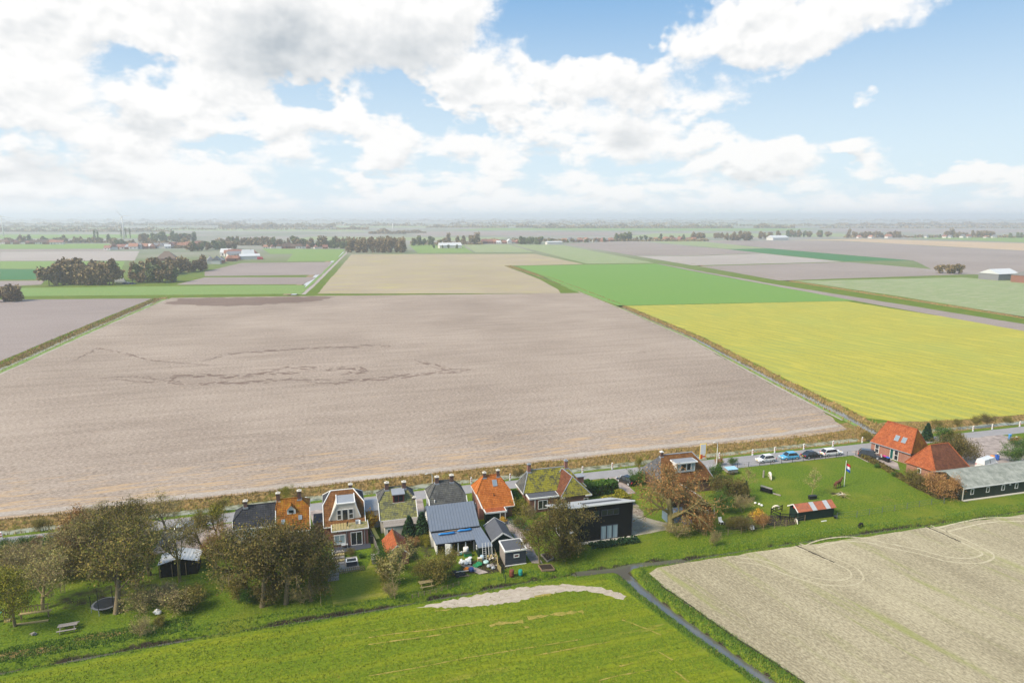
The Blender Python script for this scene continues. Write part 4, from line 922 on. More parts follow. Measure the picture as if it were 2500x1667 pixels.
for u, v in ((1672, 1036), (1868, 1008), (2062, 982), (2226, 957), (2520, 920), (2720, 892)):
    a, b = G(2050 + u / 5.2267, 1000 + v / 5.2267, 1.5); window(h12, (a, 89.48, 1.5), .72, 1.05, th=.1)
a, b = G(2050 + 2135 / 5.2267, 1000 + 938 / 5.2267, 1.9); MB().box(a - .18, a + .18, 89.42, 89.5, 1.8, 2.1).build('meter_box', P_WHITE, h12)
window(h12, (108.18, 90.8, 1.3), .9, .9, (-1, 0), label='side window with pale frame')
# ------------------------------------------------------------------ survey crops of the photograph: offset and scale
ZT = {'z1': (0, 1180, 3.22), 'z2': (400, 1150, 4.48), 'z3': (750, 1120, 4.126), 'z4': (1000, 1120, 4.9), 'z5': (1230, 1080, 4.6125), 'e1': (1530, 1060, 5.226), 'e2': (1800, 1050, 5.226),
      'e3': (2050, 1000, 5.2267), 'y': (1050, 1320, 9.408), 'l4': (0, 1380, 5.463), 'f1': (0, 480, 3.675), 'f2': (500, 500, 3.675), 'f3': (1100, 500, 3.36), 'f4': (1700, 500, 2.94)}
def K(k, x, y, z=0.):
    o = ZT[k]; return G(o[0] + x / o[2], o[1] + y / o[2], z)
def K3(k, x, y, z=0., zb=0.):
    a, b = K(k, x, y, z); return Vector((a, b, zb))
def thing(name, loc, label, cat, group=None, rz=0.): return empty(name, (loc[0], loc[1], loc[2] if len(loc) > 2 else 0), label, cat, group, rz)

# ------------------------------------------------------------------ barn with metal roof
bn = thing('metal_roofed_barn', (17.8, 97), 'barn with blue-grey standing seam roof and open front full of tools', 'barn')
def seam_roof(parent, bl, br, tr, tl, name, n=None, mat=None):
    bl, br, tr, tl = map(Vector, (bl, br, tr, tl)); o = MB().slab([bl, br, tr, tl], .08).build(name, mat or P_METAL, parent)
    n = n or int((br - bl).length / .45)
    nm = (br - bl).cross(tl - bl).normalized(); m_ = MB()
    for k in range(n + 1):
        t = k / n; m_.beam(bl.lerp(br, t) + nm * .02, tl.lerp(tr, t) + nm * .02, .05, .07, up=nm)
    s = m_.build('seam', mat or P_METAL, o); s['kind'] = 'stuff'
    return o
seam_roof(bn, (13.75, 97.2, 2.65), (21.5, 97.2, 2.65), (21.35, 100.9, 5.2), (13.7, 100.9, 5.2), 'roof_upper', 17)
seam_roof(bn, (21.35, 104.1, 2.9), (13.7, 104.1, 2.9), (13.7, 100.95, 5.2), (21.35, 100.95, 5.2), 'roof_back', 17)
seam_roof(bn, (14.2, 94.35, 1.9), (20.1, 94.35, 1.9), (20.0, 97.3, 2.48), (13.85, 97.3, 2.48), 'roof_lower', 13)
seam_roof(bn, (20.1, 91.9, 1.85), (22.3, 91.9, 1.85), (21.6, 97.3, 2.5), (20.02, 97.3, 2.5), 'roof_wing', 5)
extrude_x(MB(), [(97.4, 0), (103.8, 0), (103.8, 2.9), (100.9, 5.05), (97.4, 2.6)], 14.0, 21.2).build('wall', P_WRENDER, bn)
MB().box(14.35, 14.5, 94.6, 97.4, 0, 1.85).build('side_wall', P_WRENDER, bn); MB().box(14.5, 20.1, 97.25, 97.38, 0, 2.2).build('back_wall', P_BLACK, bn); MB().box(20.25, 22.1, 92.1, 97.3, 0, 1.8).build('wing', P_GREEN, bn)
MB().box(13.9, 21.5, 97.0, 97.12, 2.48, 2.62).build('gutter', P_BLACK, bn); MB().box(20.1, 22.3, 91.8, 91.9, 1.72, 1.84).build('fascia', P_LEAD, bn); MB().box(14.2, 20.1, 94.27, 94.35, 1.74, 1.86).build('fascia', P_BLACK, bn)
for xx in (16.6, 17.6, 18.75): MB().box(xx - .07, xx + .07, 94.45, 94.6, 0, 1.8).build('post', P_WHITE, bn)
window(bn, (20.23, 93.4, 1.1), .5, .6, (-1, 0), th=.07); MB().box(19.95, 20.05, 94.3, 94.4, 0, 1.85).build('corner_post', P_LEAD, bn)
M_BLUE = paint('blue_tarp', (.03, .22, .55), rough=.35); M_TEAL = paint('teal_plastic', (.02, .25, .2)); M_GREENP = paint('green_plastic', (.02, .22, .08)); M_ORP = paint('orange_plastic', (.85, .24, .02)); M_REDP = paint('red_plastic', (.6, .03, .03)); M_BLKP = paint('black_plastic', (.015, .016, .018), rough=.4); M_DBLUE = paint('dark_blue_plastic', (.02, .05, .2)); M_GALV = paint('galvanised_steel', (.36, .38, .40), rough=.4)
def roof_z(y): return 1.9 + (y - 94.35) * .197
for (x0, x1, yy, lb) in ((14.9, 17.5, 96.2, 'blue tarpaulin roll lying left on the lower metal roof'), (17.9, 20.2, 96.5, 'blue tarpaulin roll lying right on the lower metal roof')):
    o = tag(MB().tube([(x0, yy, roof_z(yy) + .22), (x0 + .5, yy + .04, roof_z(yy) + .26), ((x0 + x1) / 2, yy, roof_z(yy) + .24), (x1 - .3, yy + .05, roof_z(yy) + .25), (x1, yy + .1, roof_z(yy) + .2)], [.10, .17, .15, .18, .08], 8).build('tarpaulin_roll', M_BLUE, smooth=True), lb, 'tarpaulin', 'rolled tarpaulins on the barn roof')
o = thing('timber_stack', (17, 96.9), 'few long planks lying along the top of the lower metal roof', 'timber')
for k in range(3): MB().beam((15.3 + k * .7, 96.75 + .13 * k, roof_z(96.85) + .12), (18.6 + k * .6, 96.85 + .12 * k, roof_z(96.9) + .13), .11, .06).build('plank', P_WOOD, o)
# dark green gabled shed and flat box shed
gs = thing('green_shed', (24.4, 95.6), 'dark green gabled shed with white bargeboards beside the metal barn', 'shed')
extrude_y(MB(), [(22.75, 0), (25.75, 0), (25.75, 1.95), (24.25, 2.95), (22.75, 1.95)], 93.3, 98.4).build('wall', P_GREEN, gs)
MB().slab([(22.5, 98.6, 1.85), (22.5, 93.1, 1.85), (24.25, 93.1, 3.05), (24.25, 98.6, 3.05)], .08).build('roof_left', P_BITUMEN, gs); MB().slab([(26.0, 93.1, 1.85), (26.0, 98.6, 1.85), (24.25, 98.6, 3.05), (24.25, 93.1, 3.05)], .08).build('roof_right', P_BITUMEN, gs)
for yy in (93.06, 98.62):
    for s in (-1, 1): MB().beam((24.25, yy, 3.0), (24.25 + s * 1.78, yy, 1.8), .06, .2, up=(0, 0, 1)).build('bargeboard', P_WHITE, gs)
window(gs, (24.6, 93.28, 1.45), .9, .7, nx=2)
bs = thing('box_shed', (25, 90), 'flat roofed anthracite shed with white edging and one small window', 'shed')
MB().box(23.45, 26.55, 88.7, 91.9, 0.05, 2.25).build('wall', P_ANTH, bs); MB().box(23.38, 23.45, 88.8, 91.9, .05, 2.25).build('side_cladding', P_GREYWOOD, bs, label='weathered grey plank side')
MB().box(23.28, 26.68, 88.5, 88.68, 2.2, 2.42).box(23.28, 26.68, 91.9, 92.05, 2.2, 2.42).box(23.28, 23.44, 88.68, 91.9, 2.2, 2.42).box(26.52, 26.68, 88.68, 91.9, 2.2, 2.42).build('roof_edge', P_WHITE, bs); MB().box(23.4, 26.6, 88.6, 91.95, 2.25, 2.34).build('roof', P_BITUMEN, bs)
MB().box(23.4, 26.6, 88.6, 88.69, .0, .1).build('plinth', P_WHITE, bs); window(bs, (25.1, 88.68, 1.45), .85, .55, th=.13, glass=material('red_curtain', color=(.14, .02, .02), rough=.3))
# small brick outbuilding with orange roof
rs = thing('brick_outbuilding', (8.8, 95.8), 'small brick outbuilding with steep orange tiled roof behind bare saplings', 'shed')
extrude_y(MB(), [(6.9, 0), (10.0, 0), (10.0, 1.75), (8.4, 3.15), (6.9, 1.75)], 93.2, 98.2).build('wall', B_RED, rs)
m_ = MB(); rplane(m_, (6.55, 98.4, 1.6), (6.65, 93.0, 1.6), (8.42, 93.0, 3.25), (8.2, 98.4, 3.25)); m_.build('roof_left', T_ORANGE2, rs); m_ = MB(); rplane(m_, (10.2, 93.0, 1.6), (10.1, 98.4, 1.6), (8.2, 98.4, 3.25), (8.42, 93.0, 3.25)); m_.build('roof_right', T_ORANGE2, rs)
rib(MB(), (8.42, 92.95, 3.3), (8.2, 98.45, 3.3), .09).build('ridge_tiles', T_RUSTY, rs); MB().beam((8.42, 92.93, 3.2), (10.22, 92.93, 1.58), .06, .16).build('bargeboard', P_WHITE, rs); MB().beam((8.42, 92.93, 3.2), (6.62, 92.93, 1.58), .06, .16).build('bargeboard', P_CREAM, rs)
window(rs, (8.5, 93.18, 1.1), .7, .7, frame=P_WOOD)
# plank shed between two houses
ps_ = thing('plank_shed', (-2.5, 107.3), 'small brown plank shed with dark flat roof left of the dormer house', 'shed')
MB().box(-3.35, -1.65, 105.9, 108.8, 0, 2.3).build('wall', P_WOOD, ps_); MB().slab([(-3.5, 105.75, 2.38), (-1.5, 105.75, 2.38), (-1.55, 108.95, 2.46), (-3.45, 108.95, 2.46)], .08).build('roof', P_BITUMEN, ps_); MB().box(-3.5, -3.2, 105.5, 105.9, 0, .8).build('water_butt', P_GREYWOOD, ps_)
for k in range(4):
    m_ = MB().box(-3.4, -.9, 105.0 - k * .55, 105.4 - k * .55, .0, .30 - k * .06)
    tag(m_.build('sleeper_step', P_WOODY), ('topmost', 'second', 'third', 'lowest')[k] + ' mossy wooden sleeper step below the plank shed', 'step', 'sleeper steps below the plank shed')
# horse shelter
hs = thing('horse_shelter', (77.8, 91.2), 'dark field shelter with rusty red roof striped by two grey sheets', 'shed')
MB().box(74.3, 81.3, 90.1, 92.4, 0, 1.75).build('wall', P_GREEN, hs); extrude_x(MB(), [(90.1, 1.75), (92.4, 1.75), (91.2, 2.5)], 74.3, 81.3).build('gable', P_BLACK, hs)
M_RUST = material('rusty_sheet', lambda t: dict(color=t.mix(t.ss(t.noise(objc(t), 2.0, 5, .7), .3, .7), (.42, .13, .06), (.24, .09, .06)), rough=.8))
xs = [74.0, 76.9, 77.8, 79.6, 80.5, 81.6]
for k in range(5): MB().slab([(xs[k] + .01, 89.85, 1.7), (xs[k + 1] - .01, 89.85, 1.7), (xs[k + 1] - .01, 91.2, 2.62), (xs[k] + .01, 91.2, 2.62)], .05).build('roof_sheet', M_RUST if k % 2 == 0 else P_ZINC, hs, label='rusty red roof sheet' if k % 2 == 0 else 'grey roof sheet')
MB().slab([(81.6, 92.6, 1.75), (74.0, 92.6, 1.75), (74.0, 91.22, 2.62), (81.6, 91.22, 2.62)], .05).build('roof_back', P_BLACK, hs)
for a, b in (((73.96, 89.85, 1.68), (73.96, 91.2, 2.6)), ((73.96, 91.2, 2.6), (73.96, 92.6, 1.73))): MB().beam(a, b, .06, .16).build('bargeboard', P_WHITE, hs)
MB().box(74.2, 74.28, 91.05, 91.4, 1.9, 2.2).build('red_sign', M_REDP, hs)
rf = thing('rail_fence', (73, 92.5), 'dark wooden rail fence pen left of the field shelter', 'fence')
pp = [(71.6, 93.6), (74.2, 94.2), (71.9, 91.6), (73.2, 90.9), (74.2, 90.6)]
for x, y in pp: MB().box(x - .06, x + .06, y - .06, y + .06, 0, 1.2).build('post', P_BLACK, rf)
for a, b in ((pp[0], pp[1]), (pp[0], pp[2]), (pp[2], pp[3]), (pp[3], pp[4])):
    for z in (.5, 1.0): MB().beam((*a, z), (*b, z), .04, .12).build('rail', P_BLACK, rf)

# ------------------------------------------------------------------ garden pavilion left
gp = thing('garden_shed', K3('z1', 1410, 640), 'black garden shed with white corrugated roof behind the tall bare tree', 'shed')
cx, cy_ = -21.7, 98.4
MB().box(cx - 2.4, cx + 2.4, cy_, cy_ + 3.0, 0, 1.8).build('wall', P_BLACK, gp)
m_ = MB()
for k in range(24):
    xa, xb = cx - 2.7 + 5.4 * k / 24, cx - 2.7 + 5.4 * (k + 1) / 24; hz_ = lambda x: 2.72 - abs(x - cx) * .26; za, zb = (.03, 0) if k % 2 else (0, .03)
    m_.face([(xa, cy_ - .3, hz_(xa) + za), (xb, cy_ - .3, hz_(xb) + zb), (xb, cy_ + 3.2, hz_(xb) + zb), (xa, cy_ + 3.2, hz_(xa) + za)])
m_.build('roof', P_WRENDER, gp)
MB().face([(cx - 2.4, cy_ + .01, 1.8), (cx + 2.4, cy_ + .01, 1.8), (cx, cy_ + .01, 2.6)]).build('gable', P_BLACK, gp)
for xx in (-2.5, -.9, .9): MB().box(cx + xx - .06, cx + xx + .06, cy_ - .1, cy_, 0, 1.9).build('post', P_WOOD, gp)

# ------------------------------------------------------------------ cars
def car(name, label, kind, col, loc, rz, group):
    """kind: (length, width, height, bonnet start, windscreen base, roof front, roof rear, tail base) as fractions of length from the nose"""
    L, W, H, wb, rf_, rr, tb = kind; r = empty(name, (0, 0, 0), label, 'van' if H > 2 else 'car', group)
    paintm = material('car_' + name + str(col), color=col, rough=.22, spec=.6, coat=.6)
    X = lambda f: L * (.5 - f); hw = W / 2; zs, zb = .28, H * .58
    # body shell, lofted along its length
    st = [(0, .32, .55, .80), (.03, .25, .62, .92), (.12, .22, zb * .80, 1.), (wb, .22, zb * .97, 1.), (.5, .22, zb, 1.), (tb, .22, zb * 1.02, 1.), (.96, .25, zb * .98 if rr > .8 else zb * .9, .95), (1., .36, zb * .8, .84)]
    m_ = MB(); rings = []
    for f, z0, z1, k in st:
        w_ = hw * k; x = X(f); zm = (z0 + z1) / 2
        rings.append([(x, -w_ * .9, z0), (x, -w_, zm), (x, -w_ * .94, z1 - .06), (x, -w_ * .8, z1), (x, w_ * .8, z1), (x, w_ * .94, z1 - .06), (x, w_, zm), (x, w_ * .9, z0)])
    for a, b in zip(rings[:-1], rings[1:]):
        for i in range(8): j = (i + 1) % 8; m_.face([a[i], b[i], b[j], a[j]])
    m_.face(list(reversed(rings[0]))[::-1]); m_.face(list(reversed(rings[-1])))
    m_.build('body', paintm, r, smooth=False)
    # cabin: glass band and roof
    lo = [(X(wb - .02), hw * .86), (X(tb + .02), hw * .86)]; hi = [(X(rf_), hw * .68), (X(rr), hw * .68)]; zr_ = H - .05
    c = [(lo[0][0], -lo[0][1], zb - .04), (lo[1][0], -lo[1][1], zb - .03), (lo[1][0], lo[1][1], zb - .03), (lo[0][0], lo[0][1], zb - .04), (hi[0][0], -hi[0][1], zr_), (hi[1][0], -hi[1][1], zr_), (hi[1][0], hi[1][1], zr_), (hi[0][0], hi[0][1], zr_)]
    V = [Vector(q) for q in c]
    for nm, q in (('windscreen', (3, 0, 4, 7)), ('rear_window', (1, 2, 6, 5)), ('side_window', (0, 1, 5, 4)), ('side_window', (2, 3, 7, 6))): MB().face([V[i] for i in q]).build(nm, M_GLASS if not (H > 2 and nm != 'windscreen') else paintm, r)
    m_ = MB(); y = hi[0][1]
    m_.face([(hi[0][0] + .04, -y - .03, zr_ - .02), (hi[0][0] + .04, y + .03, zr_ - .02), (hi[1][0] - .04, y + .03, zr_ - .02), (hi[1][0] - .04, -y - .03, zr_ - .02)][::-1]); m_.face([(hi[0][0] - .1, -y * .85, H), (hi[1][0] + .1, -y * .85, H), (hi[1][0] + .1, y * .85, H), (hi[0][0] - .1, y * .85, H)][::1])
    ra = [(hi[0][0] + .04, -y - .03, zr_ - .02), (hi[1][0] - .04, -y - .03, zr_ - .02), (hi[1][0] - .04, y + .03, zr_ - .02), (hi[0][0] + .04, y + .03, zr_ - .02)]; rb2 = [(hi[0][0] - .1, -y * .85, H), (hi[1][0] + .1, -y * .85, H), (hi[1][0] + .1, y * .85, H), (hi[0][0] - .1, y * .85, H)]
    for i in range(4): j = (i + 1) % 4; m_.face([ra[i], ra[j], rb2[j], rb2[i]])
    m_.build('roof', paintm, r)
    for s in (-1, 1):
        for q, w_ in (((V[0], V[4]) if s < 0 else (V[3], V[7]), .07), ((V[1], V[5]) if s < 0 else (V[2], V[6]), .10)): MB().beam(q[0], q[1], .06, w_).build('pillar', paintm, r)
        mid0, mid1 = (V[0] + V[1]) / 2, (V[4] + V[5]) / 2
        if s > 0: mid0, mid1 = (V[3] + V[2]) / 2, (V[7] + V[6]) / 2
        MB().beam(mid0, mid1, .05, .08).build('pillar', M_BLKP, r)
        MB().obox((X(wb + .05), s * (hw + .06), zb + .06), (1, 0, 0), (0, 1, 0), (0, 0, 1), .1, .08, .07).build('wing_mirror', paintm, r)
        MB().obox((X(.025), s * hw * .68, .62 * H / 1.5), (1, 0, 0), (0, 1, 0), (0, 0, 1), .07, .2, .08).build('headlight', material('headlight', color=(.7, .72, .75), rough=.1, spec=.8), r)
        MB().obox((X(.985), s * hw * .74, zb * .82), (1, 0, 0), (0, 1, 0), (0, 0, 1), .05, .13, .12).build('tail_light', M_REDP, r)
        for fx in (.19, .81):
            x = X(fx); wr = .32; m_ = MB(); m_.tube([(x, s * (hw - .2), wr), (x, s * (hw + .01), wr)], wr, 14); wh = m_.build('wheel', material('tyre', color=(.02, .02, .021), rough=.8), r)
            MB().tube([(x, s * (hw + .005), wr), (x, s * (hw + .03), wr)], wr * .64, 10).build('rim', M_GALV, wh)
    for x, c_ in ((X(.999), (.75, .5, .02)), (X(.0), (.75, .5, .02))): MB().obox((x, 0, .55), (1, 0, 0), (0, 1, 0), (0, 0, 1), .03, .26, .06).build('number_plate', material('plate', color=c_, rough=.4), r)
    r.location = (loc[0], loc[1], .035); r.rotation_euler = (0, 0, rz)
    return r
HATCH = (4.1, 1.75, 1.5, .27, .40, .80, .92); SEDAN = (4.6, 1.8, 1.42, .29, .42, .70, .84); EST = (4.7, 1.82, 1.48, .28, .40, .86, .96); SUV = (4.5, 1.85, 1.72, .27, .38, .86, .95); VAN = (5.2, 2.0, 2.3, .16, .25, .985, .992)
GC = 'cars parked along the road'
car('parked_car', 'white hatchback parked by the paddock, leftmost of the four in the bay', HATCH, (.62, .63, .64), K('e2', 360, 400), rad(180), GC)
car('parked_car', 'light blue hatchback parked between the white hatchback and the black saloon', HATCH, (.09, .36, .60), K('e2', 660, 365), rad(178), GC)
car('parked_car', 'black saloon parked between the light blue and the white estate car', SEDAN, (.012, .012, .014), K('e2', 950, 345), rad(0), GC)
car('parked_car', 'white estate car parked rightmost in the bay beside the paddock', EST, (.70, .70, .71), K('e2', 1200, 315), rad(0), GC)
car('parked_car', 'dark grey off-road car on the drive of the orange house', SUV, (.035, .04, .05), K('e3', 380, 610), rad(-40), 'cars parked on drives')
car('parked_car', 'black car seen from behind on the drive by the clipped hedges', HATCH, (.012, .012, .015), K('z5', 1380, 455), rad(112), 'cars parked on drives')
car('delivery_van', 'white delivery van behind the long green shed', VAN, (.70, .70, .70), K('e3', 1870, 745), rad(14), None)
car('parked_car', 'white car on the forecourt behind the tall bare tree', HATCH, (.68, .68, .68), K('z1', 1420, 400), rad(-95), 'cars on the forecourt at the left')
car('parked_car', 'silver grey car half hidden by brown branches on the forecourt', HATCH, (.35, .36, .37), K('z1', 1085, 425), rad(60), 'cars on the forecourt at the left')

# ------------------------------------------------------------------ street furniture
M_BAND = paint('red_band', (.5, .03, .03), grime=.05)
pr_ = empty('marker_post', (0, 0, 0), 'x', 'post', 'white marker posts along the road ditch')
MB().box(-.17, .17, -.14, .14, 0, .09).build('base', M_GALV, pr_); extrude_x(MB(), [(-.09, .09), (.09, .09), (.09, 1.25), (.0, 1.4), (-.09, 1.25)], -.11, .11).build('post', P_WHITE, pr_)
for z in (.55, .95): MB().box(-.115, .115, -.095, -.088, z, z + .18).build('reflector_band', M_BAND, pr_)
POSTS = [('z1', 17, 442, 'at the left edge by the concrete edging'), ('z1', 470, 392, 'left of the brown roadside tree'), ('z1', 893, 338, 'behind the brown trees at the left'), ('z2', 1557, 362, 'between the mossy orange roof and the dormer house'), ('z4', 740, 300, 'left of the orange cottage'), ('z4', 1200, 257, 'between the orange cottage and the mossy house'), ('z5', 885, 342, 'just right of the mossy house ridge'), ('z5', 1220, 302, 'behind the clipped hedge'),
         ('e1', 1180, 312, 'beside the tall street lamp near the price sign'), ('e1', 1605, 272, 'behind the white hatchback'), ('e2', 192, 322, 'left of the light blue car'), ('e2', 477, 292, 'behind the light blue car'), ('e2', 847, 247, 'behind the black saloon'), ('e2', 1218, 207, 'behind the white estate car'), ('e2', 1592, 162, 'left of the orange house'), ('e3', 1307, 320, 'right of the orange house roof'), ('e3', 1700, 277, 'second to the right of the orange house'), ('e3', 1945, 252, 'third to the right of the orange house'), ('e3', 2295, 217, 'at the right edge of the road')]
for i, (k, x, y, lb) in enumerate(POSTS):
    o = pr_ if i == 0 else copy_tree(pr_); a, b = K(k, x, y); o.location = (a, b, .02); o.rotation_euler = (0, random.uniform(-.03, .03), random.uniform(-.2, .2)); o['label'] = 'white roadside marker post ' + lb
def lamp(x, y, h, label):
    r = empty('street_lamp', (x, y, 0), label, 'lamp', 'street lamps')
    MB().tube([(x, y, 0), (x, y, h - .6)], [.09, .06], 8).build('pole', P_WHITE, r); MB().tube([(x, y, h - .6), (x - .12, y - .05, h - .2), (x - .5, y - .15, h), (x - .95, y - .3, h + .02)], [.06, .05, .045, .045], 7).build('arm', P_WHITE, r)
    MB().tube([(x - .85, y - .27, h), (x - 1.35, y - .42, h - .02)], [.1, .07], 8).build('lamp_head', P_WHITE, r)
lx, ly = K('z4', 208, 150, 5.4); lamp(16.9, 114.9, 5.2, 'white street lamp rising behind the grey tiled cottage'); lamp(75.0, 116.0, 5.4, 'tall white street lamp beside the fuel price sign')
sx, sy = K('e1', 965, 325)
sg = thing('price_sign', (sx, sy), 'tall white and yellow fuel price sign beside the road', 'sign')
M_YEL = paint('yellow_panel', (.80, .52, .02), grime=.05); MB().box(sx - .95, sx + .95, sy - .12, sy + .12, 0, .25).build('base', P_CREAM, sg); MB().box(sx - .62, sx + .78, sy - .11, sy + .11, .25, 3.5).build('frame', M_YEL, sg); MB().box(sx - .68, sx + .62, sy - .125, sy - .11, 1.25, 3.45).build('sign_face', P_WHITE, sg)
for k in range(3):
    MB().box(sx - .6, sx - .1, sy - .13, sy - .111, .35 + k * .29, .58 + k * .29).build('price_panel', M_REDP, sg); MB().box(sx - .05, sx + .58, sy - .13, sy - .111, .35 + k * .29, .58 + k * .29).build('price_panel', P_WHITE if k != 1 else M_REDP, sg)
# flagpole
fx, fy = K('e2', 1362, 715)
fp = thing('flagpole', (fx, fy), 'white flagpole with red white and blue flag in the paddock', 'flagpole'); MB().tube([(fx, fy, 0), (fx, fy, 5.0)], [.06, .045], 8).lathe([(.0, 0), (.07, .05), (.0, .12)], 8, (fx, fy, 5.0)).build('pole', P_WHITE, fp)
for k, (c_, nm) in enumerate((((.55, .02, .03), 'red'), ((.75, .75, .75), 'white'), ((.02, .09, .42), 'blue'))):
    m_ = MB(); zt = 4.55
    for i in range(6):
        def fpnt(j, t): x = j * .2; return (fx + .05 + x * .95, fy - .05 + .14 * math.sin(j * 1.3), zt + .2 - x * .75 - t * .5 - .04 * math.sin(j * 1.2))
        m_.face([fpnt(i, k + 1), fpnt(i + 1, k + 1), fpnt(i + 1, k), fpnt(i, k)])
    m_.build('flag_stripe', material('flag_' + nm, color=c_, rough=.8), fp, label=nm + ' stripe of the flag')

# ------------------------------------------------------------------ fences of the paddock
def wire_fence(pts, label, h=1.05, gap=2.6, mat=None, rails=3, grp='wire fences'):
    r = thing('wire_fence', (*pts[0], 0), label, 'fence'); q = []
    for (xa, ya), (xb, yb) in zip(pts[:-1], pts[1:]):
        n = max(1, round(math.hypot(xb - xa, yb - ya) / gap)); q += [(xa + (xb - xa) * k / n, ya + (yb - ya) * k / n) for k in range(n)]
    q.append(pts[-1])
    for x, y in q: MB().tube([(x, y, 0), (x + random.uniform(-.04, .04), y, h)], .045, 6).build('post', mat or M_GALV, r)
    m_ = MB()
    for a, b in zip(q[:-1], q[1:]):
        for k in range(rails): z = h * (.25 + .72 * k / max(1, rails - 1)); m_.beam((*a, z), (*b, z), .018, .018)
    o = m_.build('wire', mat or M_GALV, r); o['kind'] = 'stuff'
    return r
wire_fence([K('e2', 0, 480), K('e2', 840, 395), K('e2', 1400, 330), K('e2', 1510, 320)], 'thin wire fence along the road side of the paddock', mat=P_GREEN)
wire_fence([K('e2', 1510, 320), K('e3', 500, 720), K('e3', 900, 960), K('e3', 1200, 1110), K('e3', 1330, 1190)], 'low dark fence between the paddock and the orange house garden', 1.0, 2.4, P_BLACK)
wire_fence([K('e2', 1270, 1135), K('e2', 1523, 1112), K('e3', 377, 1345), K('e3', 1168, 1215), K('e3', 1330, 1198)], 'wire fence with grey posts along the grass right of the field shelter', 1.15, 2.7, paint('dull_fence', (.10, .12, .12)))
wire_fence([K('e1', 1120, 1310), K('e1', 1460, 1265), K('e2', 330, 1270), K('e2', 620, 1225), K('e2', 860, 1160)], 'rusty wire fence below the shrubs left of the field shelter', 1.1, 2.4, P_WOOD)
wire_fence([K('y', 1650, 720), K('y', 1735, 960)], 'short green mesh fence below the anthracite shed', 1.2, 1.2, P_GREEN)
wire_fence([K('z3', 1060, 1400), K('z3', 1300, 1345), K('z4', 590, 1510)], 'low post fence along the ditch right of the picnic table', .6, .9, P_WOOD)
wire_fence([(-2.6, 90.5), (-2.4, 85.2)], 'straight rail fence on the left edge of the yellowish lawn', .6, .8, P_WOODY)

# ------------------------------------------------------------------ animals
def animal(name, label, loc, rz, L, col, head_down=True, scale=1., hd=None):
    """quadruped from one skinned skeleton"""
    H = L * .72; me = bpy.data.meshes.new(name)
    b0, b1, b2 = (-L * .42, 0, H * .92), (0, 0, H * .90), (L * .40, 0, H * .95)
    nk = (L * .62, 0, H * (.75 if head_down else 1.3)); hd_ = (L * .80, 0, H * (.30 if head_down else 1.42)); mz = (L * .92, 0, H * (.12 if head_down else 1.25))
    V = [b0, b1, b2, nk, hd_, mz]; Ed = [(0, 1), (1, 2), (2, 3), (3, 4), (4, 5)]; R = [L * .17, L * .185, L * .165, L * .09, L * .085, L * .045]
    for bx, base in ((-.40, 0), (.36, 2)):
        for s in (-1, 1):
            i = len(V); bend = -.05 if base == 0 else .03
            V += [(L * bx, s * L * .11, H * .62), (L * (bx + bend), s * L * .11, H * .33), (L * bx, s * L * .11, 0.02)]; R += [L * .08, L * .045, L * .035]; Ed += [(base, i), (i, i + 1), (i + 1, i + 2)]
    i = len(V); V += [(-L * .56, 0, H * .8), (-L * .6, 0, H * .45)]; R += [L * .04, L * .03]; Ed += [(0, i), (i, i + 1)]
    for s in (-1, 1):
        i = len(V); V.append((hd_[0] - L * .06, s * L * .07, hd_[2] + L * .13)); R.append(L * .02); Ed.append((4, i))
    me.from_pydata(V, Ed, []); o = bpy.data.objects.new(name, me); COL.objects.link(o)
    sm = o.modifiers.new('skin', 'SKIN'); sm.use_smooth_shade = True
    for k, r in enumerate(R): me.skin_vertices[0].data[k].radius = (r, r)
    me.skin_vertices[0].data[1].use_root = True
    sb = o.modifiers.new('sub', 'SUBSURF'); sb.levels = 1; sb.render_levels = 2
    me.materials.append(col); o.location = (loc[0], loc[1], 0); o.rotation_euler = (0, 0, rz)
    return tag(o, label, name.replace('_', ' '))
FUR_W = material('white_fur', lambda t: dict(color=t.mix(t.noise(objc(t), 6, 4, .7), (.55, .47, .36), (.78, .74, .66)), rough=.95)); FUR_B = material('brown_fur', lambda t: dict(color=t.mix(t.noise(objc(t), 6, 4, .7), (.07, .025, .012), (.16, .06, .03)), rough=.8)); FUR_K = material('black_fur', color=(.012, .011, .01), rough=.9)
animal('pony', 'pale cream pony grazing near the post in the paddock', K('e2', 415, 610), rad(245), 1.5, FUR_W)
animal('horse', 'brown pony standing left of the flagpole with its head up', K('e2', 1275, 735), rad(15), 1.7, FUR_B, False)
animal('sheep', 'white sheep behind the dark rail fence of the pen', K('e2', 498, 1010), rad(170), 1.0, FUR_W)
animal('goat', 'small white goat standing at the left corner of the field shelter', K('e2', 750, 1180), rad(250), .85, FUR_W)
animal('sheep', 'black sheep grazing on the strip of grass by the ditch', K('e2', 1568, 1238), rad(20), 1.0, FUR_K)

